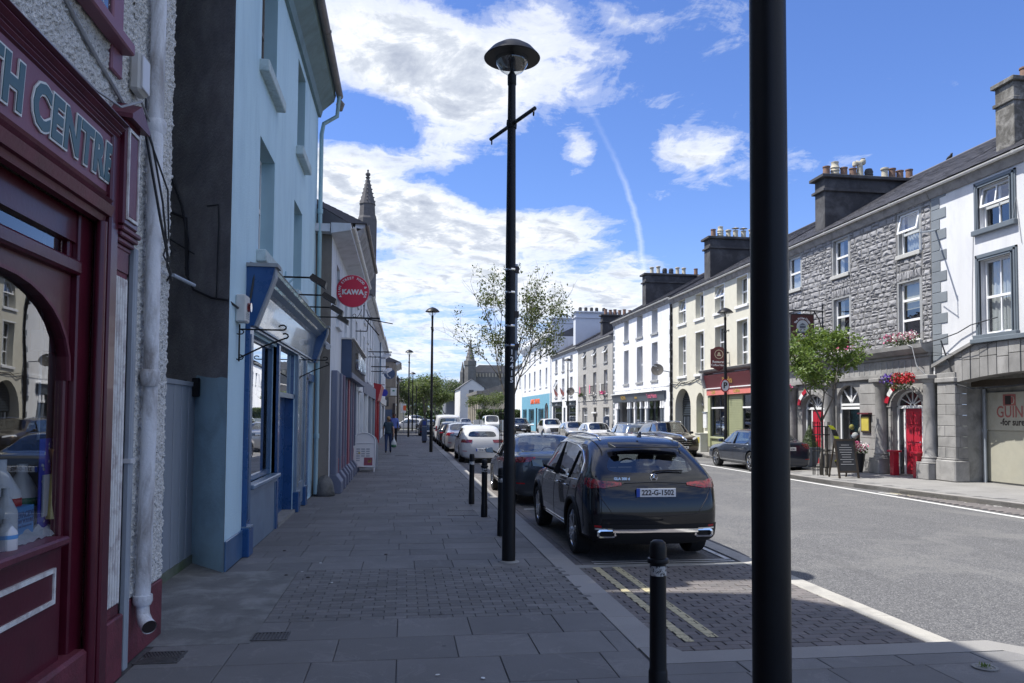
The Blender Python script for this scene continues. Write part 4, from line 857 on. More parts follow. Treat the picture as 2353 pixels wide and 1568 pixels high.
for k in range(1100):
    h = random.random(); r = (.30*(1-h)+.03)*random.uniform(.8, 1.05); a = random.random()*6.28; p = Vector((14.45+r*math.cos(a), 25.9+r*math.sin(a), .72+h*.78)); n = Vector((math.cos(a), math.sin(a), random.uniform(-.4, .8))).normalized(); b = n.orthogonal().normalized()*.022; d = n.cross(b)
    m.add([p+b, p+d, p-b, p-d], [(0, 1, 2, 3)])
m.build('clipped_bush', 'leaf_flower', cp, kind='stuff', fixn=False); MB().lathe(14.45, 25.9, [(.25, .70), (.0, 1.42)], 12).build('bush_core', 'leaf_dark', cp)
sb = thing('shrub_planter', 'dark grey planter with a small green shrub by the parked dark saloon', 'potted plant', (14.6, 28.2, 0)); MB().box(14.35, 14.85, 27.95, 28.45, 0, .5).build('planter', 'charcoal', sb, bevel=.01)
m = MB()
for k in range(500):
    v = Vector((random.gauss(0, 1), random.gauss(0, 1), random.gauss(0, 1))).normalized()*random.uniform(.7, 1); p = Vector((14.6, 28.2, .8))+Vector((v.x*.34, v.y*.34, v.z*.32)); b = v.orthogonal().normalized()*.04; d = v.cross(b); m.add([p+b, p+d, p-b, p-d], [(0, 1, 2, 3)])
m.build('shrub_leaves', 'leaf_flower', sb, kind='stuff', fixn=False)
# hanging pub sign
ps = thing('hanging_pub_sign', 'dark red hanging sign with oval house emblem on the stone wall', 'hanging sign', (14.5, 26.5, 5.0))
MB().box(14.06, 14.98, 26.47, 26.53, 4.47, 5.60).build('sign_frame', 'ink', ps, bevel=.01); MB().box(14.10, 14.94, 26.462, 26.47, 4.52, 5.55).build('sign_face', 'sign_dark_red', ps)
MB().bar((15.33, 26.5, 5.72), (14.0, 26.5, 5.72), .04, .04).bar((15.33, 26.5, 4.9), (15.33, 26.5, 6.0), .05, .03).tube([(15.3, 26.5, 5.0), (15.2, 26.5, 5.4), (15.0, 26.5, 5.7)], .02, 6).bar((14.2, 26.5, 5.72), (14.2, 26.5, 5.6), .015, .015).bar((14.85, 26.5, 5.72), (14.85, 26.5, 5.6), .015, .015).build('bracket', 'black_metal', ps)
yf = 26.458
MB().add([(14.52+.235*math.cos(6.2832*k/28), yf, 5.13+.235*math.sin(6.2832*k/28)) for k in range(28)], [tuple(range(28))]).build('emblem', 'oval_pale', ps)
MB().box(14.40, 14.64, yf-.004, yf-.001, 5.06, 5.16).box(14.43, 14.48, yf-.004, yf-.001, 4.99, 5.04).box(14.56, 14.61, yf-.004, yf-.001, 4.99, 5.04).prism([(14.39, 5.18), (14.65, 5.18), (14.52, 5.26)], 1, yf-.004, yf-.001).box(14.30, 14.74, yf-.004, yf-.001, 4.885, 4.94).build('emblem_drawing', 'charcoal_mid', ps)
def arc_text(s, cx, cz, r, a0, a1, size, mat, par, y, flip=1):
    for i, chh in enumerate(s):
        if chh == ' ': continue
        a = R(a0+(a1-a0)*i/(len(s)-1)); p = (cx+r*math.sin(a), y, cz+r*math.cos(a)); m = frame_mtx(p, (math.cos(a), 0, -math.sin(a)), (math.sin(a), 0, math.cos(a)))
        text('letter', chh, mat, size, m, par, .001, bold=.003)
arc_text('The Pillar House', 14.52, 5.12, .315, -62, 62, .115, 'plate_white', ps, yf)
for (s, z, sz) in (('Live Trad', 4.78, .11), ('& Folk Music', 4.685, .095)): text('lettering', s, 'plate_white', sz, frame_mtx((14.50, yf, z), (1, 0, 0), (0, 0, 1)), ps, .001, bold=.003)
MB().box(14.34, 14.70, yf-.002, yf, 4.56, 4.64).build('red_patch', 'red_dark', ps)
# cream house with the coffee shop
hs3 = [(32.80, 33.93, 6.92, 8.26), (35.36, 36.48, 6.92, 8.27), (37.93, 39.06, 6.94, 8.29), (40.50, 41.61, 6.96, 8.31)]; hl3 = [(a, b, 4.02, 6.24) for a, b, _, _ in hs3]
GD = [(39.80, 42.18, .0, 3.35, 2.30), (37.99, 38.99, .0, 3.05, 2.55), (31.5, 37.2, .3, 2.86)]
h3 = house('cream_house', 'cream rendered house with burgundy coffee shop front and arched gateway', T, 31.42, 42.62, 8.5, hs3+hl3+GD, 'cream_wall', depth=.45, zr=11.12, dr=-4.15)
for i, (a, b, c, e) in enumerate(hs3+hl3):
    MB(T).box(a-.08, a-.002, 0, .012, c, e+.07).box(a, b+.05, 0, .012, e+.003, e+.07).build('window_band', 'white_trim', h3)
    window(h3, T, a+.01, b-.01, c+.02, e-.01, d=-.26, trans=[.5] if i < 4 else [.34, .66], mull=1, opened={1: 22, 3: 14}.get(i), curtain=('full', 'curtain') if i % 2 else ('both', 'curtain'), sill='white_trim', fw=.06, sillx=.14)
chimney(h3, T, 38.4, 39.2, -.55, -6.6, 9.1, 11.2, 'chimney_dark', [(-.9, 'p'), (-1.3, 'l'), (-1.75, 'f'), (-2.15, 'c'), (-2.6, 'c'), (-3.05, 'f'), (-3.5, 'p')], .09)
m = MB(T)
for k in range(12): m.box(39.86, 42.12, -.44, -.41, 1.86+k*.13, 1.86+k*.13+.10)
m.build('gate_louvre', 'charcoal', h3)
for k in range(9): MB(T).box(39.86+k*.255, 39.86+k*.255+.12, -.43, -.38, .05, 1.80).build('gate_board', 'charcoal_mid' if k % 2 else 'charcoal', h3)
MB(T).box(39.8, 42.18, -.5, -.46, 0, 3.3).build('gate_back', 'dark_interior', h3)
MB(T).box(38.0, 38.98, -.42, -.38, 0, 2.35).build('side_door', 'green_pale', h3); MB(T).box(38.0, 38.98, -.43, -.30, 2.38, 2.48).box(38.0, 38.03, -.4, -.33, 0, 2.38).build('door_transom', 'white_trim', h3); MB(T).poly([(38.0, -.41, 2.4), (38.98, -.41, 2.4), (38.98, -.41, 3.05), (38.0, -.41, 3.05)]).build('fanlight', 'glass_far', h3)
MB(T).prism([(-.01, 3.95), (.10, 3.95), (.30, 4.05), (.34, 4.13), (-.01, 4.20)], 0, 31.5, 37.86).build('shop_cornice', 'fascia_board', h3)
MB(T).prism([(0, 3.20), (.10, 3.20), (.26, 3.86), (0, 3.9)], 0, 31.6, 37.35).build('shop_fascia', 'burgundy', h3)
for u in (37.38, 31.45): MB(T).prism([(0, 3.20), (.16, 3.22), (.34, 3.7), (.34, 3.98), (0, 4.02)], 0, u, u+.24).build('console', 'sill_grey', h3, bevel=.02)
MB(T).box(31.5, 37.3, .0, .12, 2.86, 3.17).build('sign_band', 'salmon', h3); MB(T).box(31.48, 37.32, 0, .17, 3.17, 3.215).build('band_moulding', 'white_trim', h3)
fm = lambda u, d, z: (15.35-d, u, z)
text('lettering', 'Café', 'gold', .26, frame_mtx((15.35-.125, 36.45, 3.01), (0, -1, 0), (0, 0, 1)), h3, .004, bold=.008); text('lettering', 'Coffee', 'gold', .26, frame_mtx((15.35-.125, 33.75, 3.01), (0, -1, 0), (0, 0, 1)), h3, .004, bold=.008)
text('lettering', 'Books', 'gold', .42, frame_mtx((15.35-.205, 34.6, 3.52), (0, -1, 0), (-.23, 0, 1)), h3, .004, bold=.006)
for (a, b) in ((37.0, 37.3), (34.93, 35.02), (31.5, 31.7)): MB(T).box(a, b, .0, .06, .3, 2.85).build('shop_pilaster', 'green_pale', h3)
m = MB(T).box(33.42, 34.92, -.06, -.03, .3, 2.85)
for k in range(30): m.box(33.46, 34.88, -.03, -.012, .36+k*.082, .36+k*.082+.06)
m.build('shutter_boards', 'green_pale', h3)
for (a, b) in ((35.05, 36.98), (31.72, 33.40)):
    window(h3, T, a, b, .82, 2.84, d=-.06, fr='charcoal', fw=.05, trans=[.70], mull=1, sill=None); MB(T).box(a, b, -.1, .08, .70, .80).build('shop_sill', 'green_pale', h3, bevel=.02); MB(T).box(a, b, -.06, 0, .3, .70).build('stallriser', 'green_pale', h3); MB(T).box(a, b, -.05, -.01, 2.19, 2.27).build('transom_bar', 'white_trim', h3)
for (u, z, r, q) in ((36.4, 1.7, .13, 'highest'), (36.2, 1.15, .15, 'largest low'), (35.7, 1.05, .12, 'lowest'), (35.5, 1.2, .1, 'smallest')):
    o = MB(T); vx, vy, vz = T(u, -.4, z); o.lathe(vx, vy, [(.01, z-r), (r, z-r*.3), (r*.9, z+r*.4), (.0, z+r)], 12, True); tag(o.build('shop_ornament', 'petal_white', None, smooth=True), q+' of the pale rounded ornaments in the coffee shop window', 'ornament', 'ornaments in the coffee shop window')
mc = thing('wall_menu_case', 'white glazed menu case on the cream wall beside the arched side door', 'menu board', T(37.6, .05, 1.6)); MB(T).box(37.42, 37.86, .0, .09, 1.22, 2.0).build('case', 'white_trim', mc, bevel=.01); MB(T).box(37.47, 37.81, .09, .094, 1.28, 1.94).build('sheet', 'plate_white', mc); MB(T).box(37.40, 37.88, 0, .13, 2.0, 2.04).build('hood', 'pipe_grey', mc)
eb = thing('electricity_cabinet', 'pale metal electricity cabinet standing at the cream house wall', 'utility box', T(37.75, .3, 0)); MB(T).box(37.4, 38.1, .02, .42, .0, .92).build('cabinet', 'ebox', eb, bevel=.01); MB(T).box(37.38, 38.12, .0, .45, .92, .95).build('lid', 'ebox', eb); MB(T).box(37.5, 37.8, .42, .424, .45, .75).build('sticker', 'label_yellow', eb)
wb = thing('wheelie_bin', 'black wheelie bin with its lid up in the cream house gateway', 'bin', T(40.6, .5, 0)); MB(T).prism([(.25, 0), (.75, 0), (.82, 1.0), (.2, 1.0)], 0, 40.3, 40.85).build('bin_body', 'bin', wb, bevel=.02); MB(T).prism([(.18, 1.02), (.85, 1.06), (.84, 1.12), (.18, 1.07)], 0, 40.27, 40.88).build('lid', 'bin', wb, bevel=.01)
cs = thing('coffee_house_sign', 'burgundy hanging sign of the coffee house on the cream wall', 'hanging sign', (14.8, 34.8, 4.5))
MB().prism([(14.42, 4.12), (14.55, 4.10), (14.70, 4.02), (14.82, 3.96), (14.94, 4.02), (15.09, 4.10), (15.22, 4.12), (15.22, 5.0), (15.10, 5.02), (14.98, 5.10), (14.82, 5.13), (14.66, 5.10), (14.54, 5.02), (14.42, 5.0)], 1, 34.77, 34.83).build('sign_board', 'burgundy', cs)
MB().bar((15.35, 34.8, 4.85), (15.2, 34.8, 4.85), .03, .03).bar((15.35, 34.8, 4.35), (15.2, 34.8, 4.35), .03, .03).lathe(15.28, 34.8, [(.03, 4.8), (.03, 4.9)], 8).build('bracket', 'black_metal', cs)
MB().add([(14.82+.22*math.cos(6.2832*k/24)*r, 34.766, 4.76+.22*math.sin(6.2832*k/24)*r) for r in (1, .86) for k in range(24)], [(k, (k+1) % 24, 24+(k+1) % 24, 24+k) for k in range(24)]).box(14.72, 14.92, 34.763, 34.768, 4.68, 4.74).prism([(14.75, 4.75), (14.89, 4.75), (14.86, 4.85), (14.78, 4.85)], 1, 34.763, 34.768).build('emblem', 'curtain_cream', cs, fixn=False)
text('lettering', 'Restaurant', 'plate_white', .15, frame_mtx((14.82, 34.765, 4.40), (1, 0, 0), (0, 0, 1)), cs, .001, bold=.003); text('lettering', 'Coffee House', 'plate_white', .14, frame_mtx((14.82, 34.765, 4.24), (1, 0, 0), (0, 0, 1)), cs, .001, bold=.003)
# white house with grey shop fascia
hs4 = [(45.26, 46.38, 6.95, 8.45), (48.25, 49.49, 7.0, 8.5), (51.38, 52.50, 7.03, 8.6)]; hl4 = [(a, b, 4.03, 6.38) for a, b, _, _ in hs4]
SH = [(44.7, 47.1, .0, 2.76), (48.7, 49.9, .0, 2.76), (51.5, 53.9, .0, 2.76), (47.3, 48.5, 0, 2.76)]
h4 = house('white_shop_house', 'white rendered house with grey quoins and long grey shop fascia', T, 42.66, 55.3, 8.62, hs4+hl4+[(44.1, 54.6, 0, 2.8)], 'white_wall', depth=.5, zr=11.2, dr=-4.15)
for a, b, c, e in hs4+hl4: window(h4, T, a+.01, b-.01, c+.01, e-.01, d=-.3, fw=.06, trans=[.5], mull=1, sill='sill_grey', curtain=None, glass='glass', sillx=.14)
for uu in (42.68, 54.86):
    z = .3; k = 0
    while z < 8.3: w = .42 if k % 2 else .26; MB(T).box(uu if uu < 50 else 55.28-w, uu+w if uu < 50 else 55.28, 0, .02, z, z+.28).build('quoin', 'quoin_grey', h4); z += .42; k += 1
MB(T).prism([(0, 2.78), (.06, 2.78), (.20, 3.30), (0, 3.32)], 0, 43.8, 55.1).build('shop_fascia', 'charcoal_mid', h4); MB(T).box(43.7, 55.15, 0, .26, 3.32, 3.38).build('fascia_cap', 'white_trim', h4); MB(T).box(42.7, 55.25, 0, .03, 3.6, 3.75).build('band', 'white_wall', h4)
text('lettering', 'NOVA', 'gold', .40, frame_mtx((15.35-.15, 52.2, 3.05), (0, -1, 0), (-.26, 0, 1)), h4, .004, bold=.01); text('lettering', 'salon', 'gold', .26, frame_mtx((15.35-.15, 49.3, 3.03), (0, -1, 0), (-.26, 0, 1)), h4, .004, bold=.008); text('lettering', 'Total Vision', 'pink', .40, frame_mtx((15.35-.15, 46.0, 3.06), (0, -1, 0), (-.26, 0, 1)), h4, .004, bold=.01)
for i, u in enumerate((44.2, 44.6, 47.2, 47.6, 48.65, 50.0, 51.1, 51.5, 54.05, 54.4)):
    MB(T).box(u-.13, u+.13, -.12, .02, 0, 2.4).build('shop_column', 'white_wall' if i in (3, 5, 9) else 'charcoal_mid', h4, bevel=.02); MB(T).box(u-.16, u+.16, -.14, .05, 2.3, 2.42).box(u-.12, u+.12, -.1, .03, 2.42, 2.78).build('column_head', 'white_wall', h4)
MB(T).poly([(44.1, -.48, 0), (54.6, -.48, 0), (54.6, -.48, 2.8), (44.1, -.48, 2.8)]).build('shop_glazing', 'glass_far', h4, fixn=False)
for (a, b) in ((45.3, 46.4), (52.2, 53.3)):
    o = MB(T); o.poly([(a, -.46, 0), (a+.12, -.46, 0)]+[((a+b)/2-(b-a)*.39*math.cos(math.pi*k/10), -.46, 1.8+.5*math.sin(math.pi*k/10)) for k in range(0, 6)]+[((a+b)/2, -.46, 2.45)]+[(a, -.46, 2.0)]); o.box(a, b, -.47, -.455, .9, .96); o.build('arched_door_frame', 'sill_grey', h4, fixn=False)
for u in (46.0, 48.8, 51.6): MB(T).box(u-.09, u+.09, 0, .2, 3.45, 3.62).build('wall_vent', 'white_trim', h4)
chimney(h4, T, 49.3, 50.06, -.55, -7.0, 9.1, 11.25, 'chimney_dark', [(-1.1, 'f'), (-1.55, 'f'), (-2.0, 'd'), (-2.45, 'd'), (-2.9, 'f'), (-3.35, 'f'), (-4.2, 'p')], .09)
dp = thing('shared_downpipe', 'black downpipe between the cream house and the white house', 'downpipe', T(42.6, .08, 0)); downpipe(dp, T, 42.64, .09, 0, 8.3, 'black_metal', .06, (1.5, 3.6, 5.6, 7.4), name='pipe')
MB(T).tube([(42.6, .08, 3.7), (42.0, .06, 3.5), (41.2, .05, 3.75), (39.9, .05, 3.6), (38.6, .05, 3.82), (37.9, .1, 3.95)], .02, 5).tube([(42.6, .08, 3.8), (41.0, .06, 3.62), (39.0, .06, 3.76), (37.9, .08, 3.5), (37.85, .04, 2.2)], .015, 5).build('cables', 'cable', dp)
for (u, z, lb) in ((43.1, 4.5, 'large grey satellite dish on the edge of the white shop house'), (66.6, 3.95, 'dark satellite dish between the pebble dashed house and white pub')):
    d = thing('satellite_dish', lb, 'satellite dish', T(u, .4, z)); c = Vector(T(u, .75, z)); n = Vector((-.35, -.9, .28)).normalized(); b = n.orthogonal().normalized(); e = n.cross(b); m = MB()
    for r, k in ((0, 1),): pass
    ring = [[tuple(c+(b*math.cos(t)+e*math.sin(t))*r+n*(r*r*.35)) for t in [6.2832*q/20 for q in range(20)]] for r in (.04, .2, .36)]
    vs = sum(ring, []); m.add(vs, [(i*20+q, i*20+(q+1) % 20, (i+1)*20+(q+1) % 20, (i+1)*20+q) for i in range(2) for q in range(20)]+[tuple(range(20))]); m.build('dish', 'dish', d, fixn=False); MB().tube([c, Vector(T(u, .0, z-.1))], .03, 6, True).tube([c-e*.4, c+n*.6], .015, 5, True).build('arm', 'pipe_grey', d)
# pebble dashed house and the white pub share a roof
w5u = [(56.96, 58.02, 5.97, 7.22), (60.40, 61.44, 5.98, 7.25), (63.95, 64.95, 6.0, 7.3)]; w5l = [(a, b, 3.5, 5.36) for a, b, _, _ in w5u]; w5g = [(56.42, 58.2, .5, 2.48), (60.3, 61.2, 0, 2.5), (63.42, 65.3, .5, 2.52)]
h5 = house('pebbledash_house', 'pebble dashed house with flower balconies and black window openings', T, 55.5, 67.0, 7.72, w5u+w5l+w5g, 'pebble_wall', depth=.2, zr=10.3, dr=-4.15)
for i, (a, b, c, e) in enumerate(w5u+w5l+[w5g[0], w5g[2]]): window(h5, T, a+.01, b-.01, c+.01, e-.01, d=-.16, fw=.07, trans=[.68] if i > 5 else [.5], mull=1 if i > 5 else 0, glass='glass_far' if i < 6 else 'glass_far_pale', sill='sill_grey', far=True, opened=30 if i in (0, 1, 2) else None)
MB(T).box(60.3, 61.2, -.2, -.15, 0, 2.5).build('door', 'interior_mid', h5)
MB(T).box(60.0, 61.5, 0, .14, 2.02, 2.12).build('door_shelf', 'white_trim', h5); MB(T).box(55.6, 66.9, 0, .04, 3.05, 3.12).build('band', 'sill_stone', h5)
for i, (a, b, c, e) in enumerate(w5l):
    bal = MB(T)
    for k in range(9): u = a-.15+(b-a+.3)*k/8; bal.tube([(u, .32, c-.08), (u, .32, c+.72)], .014, 4)
    bal.bar((a-.15, .32, c+.72), (b+.15, .32, c+.72), .03, .03).bar((a-.15, .32, c-.08), (b+.15, .32, c-.08), .03, .03)
    for u in (a-.15, b+.15): bal.bar((u, 0, c+.72), (u, .32, c+.72), .02, .02).tube([(u, .0, c-.5), (u, .2, c-.3), (u, .32, c-.08)], .012, 4)
    t = thing('balcony', 'iron window balcony on the pebble dashed house, ' + ('nearest the white shop house', 'middle one of three', 'next to the white pub')[i], 'balcony', T((a+b)/2, .2, c), 'window balconies of the pebble dashed house'); bal.build('railing', 'black_metal', t)
    fl = MB(T)
    for k in range(60):
        u, dd, z = random.uniform(a-.1, b+.1), random.uniform(.2, .42), c+random.uniform(.0, .22); p = Vector(T(u, dd, z)); n = Vector((random.gauss(0, 1), random.gauss(0, 1), random.gauss(0, 1))).normalized(); b1 = n.orthogonal().normalized()*.06; d1 = n.cross(b1); fl.add([p+b1, p+d1, p-b1, p-d1], [(0, 1, 2, 3)], True)
    fl.build('flowers', ('petal_pink', 'petal_white', 'leaf_flower')[i], t, kind='stuff', fixn=False)
    MB(T).poly([(b-.1, .36, c+.1), (b-.45, .38, c+.12), (b-.42, .37, c+.8), (b-.12, .36, c+.84)]).build('cloth', 'pink' if i else 'flag_white', t, fixn=False)
rl = MB(T)
for k in range(22): u = 61.4+k*.25; rl.bar((u, .5, 0), (u, .5, .8), .02, .02)
rl.bar((61.4, .5, .8), (66.8, .5, .8), .03, .03); tr_ = thing('area_railing', 'low black railing before the pebble dashed house', 'railing', T(64, .5, 0)); rl.build('rails', 'black_metal', tr_)
w6u = [(69.2, 70.25, 6.1, 7.45), (72.82, 73.96, 6.15, 7.48), (76.23, 77.4, 6.18, 7.52)]; w6l = [(a, b, 3.65, 5.44) for a, b, _, _ in w6u]
h6 = house('white_pub', 'plain white pub with black windows and dark shopfront', T, 67.05, 79.2, 7.9, w6u+w6l+[(73.9, 78.6, 0, 2.75), (67.8, 71.6, 0, 2.75), (72.3, 73.2, 0, 2.6)], 'white_wall', depth=.2, zr=10.4, dr=-4.15)
for i, (a, b, c, e) in enumerate(w6u+w6l): window(h6, T, a+.01, b-.01, c+.01, e-.01, d=-.16, fw=.06, glass='glass_far', sill='sill_grey', far=True, opened=26 if i == 5 else None)
for (a, b) in ((73.9, 78.6), (67.8, 71.6)): window(h6, T, a+.01, b-.01, .5, 2.7, d=-.1, fr='charcoal', fw=.09, trans=[.72], mull=2, glass='glass_far', sill=None, far=True); MB(T).box(a, b, 0, .1, 2.78, 3.12).build('shop_fascia', 'charcoal', h6); MB(T).box(a-.1, b+.1, 0, .2, 3.12, 3.2).build('fascia_cap', 'charcoal', h6); MB(T).box(a, b, -.1, .02, 0, .49).build('stallriser', 'white_wall', h6)
MB(T).box(72.3, 73.2, -.2, -.1, 0, 2.6).build('door', 'charcoal', h6)
text('lettering', 'MURPHY', 'plate_white', .28, frame_mtx((15.35-.105, 76.2, 2.95), (0, -1, 0), (0, 0, 1)), h6, .004); text('lettering', 'BAR', 'plate_white', .28, frame_mtx((15.35-.105, 69.7, 2.95), (0, -1, 0), (0, 0, 1)), h6, .004)
chimney(h6, T, 60.6, 61.2, -.55, -6.5, 8.0, 9.95, 'chimney_dark', [(-.9, 'p'), (-1.3, 'p'), (-1.68, 'p'), (-2.08, 'p'), (-2.48, 'p'), (-2.95, 'p')], .08)
chimney(h6, T, 70.5, 71.4, -.55, -4.6, 8.0, 11.55, 'chimney_white', [(-1.1, 'd'), (-1.65, 'd'), (-2.2, 'd'), (-2.7, 'd'), (-3.4, 'd')], .10)
for (u, lb) in ((74.8, 'red and white flag on a slanting pole over the white pub'), (71.8, 'furled flag on a slanting pole between the pub and the lamp')):
    t = thing('wall_flag', lb, 'flag', T(u, .5, 4.1)); MB(T).tube([(u, .02, 3.7), (u-.9, .9, 3.35 if u < 73 else 4.6)], .02, 6).build('flag_pole', 'white_trim', t)
    MB(T).poly([(u-.3, .3, 4.0), (u-.85, .85, 4.5), (u-.7, .7, 3.9), (u-.35, .35, 3.6)]).build('flag_cloth', 'faded_red', t, fixn=False)
# tall georgian house with the blue shop
w7u = [(81.87, 82.83, 7.95, 9.5), (85.55, 86.65, 7.95, 9.5), (89.35, 90.45, 7.95, 9.5), (93.0, 94.1, 7.95, 9.5), (96.6, 97.7, 7.95, 9.5)]; w7l = [(a, b, 5.0, 7.05) for a, b, _, _ in w7u]
h7 = house('georgian_house', 'tall pale georgian house with heavy parapet and blue shopfront', T, 79.25, 99.6, 10.2, w7u+w7l+[(81.0, 83.2, 0, 3.2, 2.3), (83.7, 87.1, .8, 2.6), (87.8, 88.8, 0, 2.7), (90.0, 94.0, .8, 2.6), (95.5, 98.6, .8, 2.6)], 'white_wall', depth=.25, zr=None)
for a, b, c, e in w7u+w7l: window(h7, T, a+.01, b-.01, c+.01, e-.01, d=-.2, fw=.07, glass='glass_far_pale', sill='white_trim', far=True)
MB(T).prism([(0, 9.85), (.1, 9.85), (.4, 10.2), (.45, 10.4), (.0, 10.4)], 0, 79.25, 99.7).box(79.25, 99.6, -.2, .14, 10.4, 11.0).box(79.2, 99.7, -.25, .2, 11.0, 11.1).build('parapet', 'white_wall', h7)
bl = MB(T); facade(bl, 79.3, 99.5, 0, 4.2, [(81.0, 83.2, 0, 3.2, 2.3), (83.7, 87.1, .8, 2.6), (87.8, 88.8, 0, 2.7), (90.0, 94.0, .8, 2.6), (95.5, 98.6, .8, 2.6)], .1, side=True, d=.03); bl.build('blue_front', 'shop_blue', h7, fixn=False)
for (a, b) in ((83.7, 87.1), (90.0, 94.0), (95.5, 98.6)): window(h7, T, a+.01, b-.01, .81, 2.59, d=-.05, fr='shop_blue', fw=.12, trans=None, mull=3, glass='glass_far', sill='white_trim', far=True)
MB(T).box(87.8, 88.8, -.2, -.1, 0, 2.7).build('door', 'charcoal', h7); MB(T).box(81.05, 83.15, -.25, -.2, 0, 3.1).build('arch_door', 'interior_mid', h7)
text('lettering', 'LAMBS  FISH BAR', 'orange', .75, frame_mtx((15.35-.05, 89.3, 3.45), (0, -1, 0), (0, 0, 1)), h7, .02, bold=.02, sx=1.1)
downpipe(h7, T, 79.4, .12, 0, 9.9, 'upvc', .06, (3, 6))
MB(T).poly([(79.25, -.2, 10.2), (99.6, -.2, 10.2), (99.6, -4.6, 12.2), (79.25, -4.6, 12.2)]).poly([(79.25, -.2, 10.2), (79.25, -9, 10.2), (79.25, -4.6, 12.2)]).build('roof', 'roof_far', h7, fixn=False)
chimney(h7, T, 86.6, 87.8, -1.5, -7.5, 10.5, 13.0, 'chimney_white', [(-2.6, 'd'), (-3.3, 'd'), (-4.0, 'd'), (-4.7, 'd')], .12)
h8 = house('far_white_house', 'plain white house at the far end of the right hand terrace', T, 99.8, 112, 8.4, [(101, 102, 5.6, 7.2), (104, 105, 5.6, 7.2), (107, 108, 5.6, 7.2), (110, 111, 5.6, 7.2), (101, 103, .7, 2.5), (105, 106, 0, 2.5), (108, 110, .7, 2.5)], 'white_wall', zr=10.5, dr=-4.15)
for a in (101, 104, 107, 110): window(h8, T, a+.01, a+.99, 5.61, 7.19, d=-.15, glass='glass_far', far=True)
for a, b in ((101, 103), (108, 110)): window(h8, T, a+.01, b-.01, .71, 2.49, d=-.15, glass='glass_far', far=True, sill=None)
MB(T).box(105, 106, -.2, -.12, 0, 2.5).build('door', 'red_dark', h8)

# ------------------------------------------------------------ left side: the maroon shop
XA = -1.92; LA = LEFT(XA)
SHOP = (1.2, 5.30, .30, 3.02)
hA = thing('maroon_shop_house', 'roughcast house with the weathered maroon veterinary style shopfront', 'shop', (XA, 4, 0))
hA['label'] = 'roughcast white house with weathered maroon wooden shopfront nearest the camera'
m = MB(LA); m.poly([(-9, 0, 0), (.9, 0, 0), (.9, 0, 11.35), (-9, 0, 11.35)]).poly([(-9, 0, 3.8), (6.54, 0, 3.8), (6.54, 0, 11.35), (-9, 0, 11.35)]).poly([(5.85, 0, 0), (6.54, 0, 0), (6.54, 0, 3.8), (5.85, 0, 3.8)]).poly([(6.54, 0, 0), (6.54, -.62, 0), (6.54, -.62, 11.35), (6.54, 0, 11.35)]).poly([(6.54, -.62, 0), (6.54, -8, 0), (6.54, -8, 11.35), (6.54, -.62, 11.35)]).poly([(-9, 0, 0), (-9, -8, 0), (-9, -8, 11.35), (-9, 0, 11.35)])
for p in range(1): m.poly([(6.54, 0, 11.35), (6.54, -8, 11.35), (6.54, -4, 14.35)]).poly([(-9, 0, 11.35), (-9, -8, 11.35), (-9, -4, 14.35)])
m.poly([(-9, -8, 0), (6.54, -8, 0), (6.54, -8, 11.35), (-9, -8, 11.35)]); m.build('wall', 'roughcast', hA, fixn=False)
roof_plane(hA, LA, -9, 6.6, 11.45, .3, 14.5, -4, 0)
gutter_run(hA, LA, -9, 6.6, .32, 11.42, 'gutter_brown')
# the cast pebbles, as relief on the wall that is seen
def castwall(u0, u1, z0, z1, st=.014):
    nu, nz = int((u1-u0)/st), int((z1-z0)/st); U = np.linspace(u0, u1, nu+1); Z = np.linspace(z0, z1, nz+1); uu, zz = np.meshgrid(U, Z, indexing='ij')
    hgt = RN.rand(nu+1, nz+1)**2*.013+.006; big = RN.rand((nu//2)+2, (nz//2)+2)**3*.014; hgt += np.kron(big, np.ones((2, 2)))[:nu+1, :nz+1]
    edge = np.minimum.reduce([uu-u0, zz-z0, z1-zz]) if u1 < 6.5 else np.minimum.reduce([uu-u0+.02, zz-z0, z1-zz]); hgt = np.where(edge < .004, -.003, hgt)
    hgt = np.where((u1 > 6.5) & (uu > u1-.004), -.02, hgt)
    ju = (RN.rand(nu+1, nz+1)-.5)*st*.6; jz = (RN.rand(nu+1, nz+1)-.5)*st*.6
    V = np.stack([np.full_like(uu, XA)+hgt, uu+ju, zz+jz], -1).reshape(-1, 3); V -= np.array(wloc(hA))[None]
    ii, jj = np.meshgrid(np.arange(nu), np.arange(nz), indexing='ij'); a = (ii*(nz+1)+jj).ravel(); F = np.stack([a, a+nz+1, a+nz+2, a+1], -1)
    me = bpy.data.meshes.new('cast_relief'); me.from_pydata(V.tolist(), [], F.tolist()); me.materials.append(M['roughcast']); o = bpy.data.objects.new('cast_relief', me); COL.objects.link(o); o.parent = hA; o['kind'] = 'stuff'
castwall(5.60, 6.56, .44, 5.9); castwall(3.3, 5.60, 3.60, 5.6)
MB(LA).box(5.56, 6.55, -.02, .022, 0, .44).build('plinth', 'plinth_maroon', hA, bevel=.006); MB(LA).poly([(6.552, .0, 0), (6.552, -.6, 0), (6.552, -.6, .45), (6.552, 0, .45)]).build('plinth_return', 'plinth_maroon', hA, fixn=False)
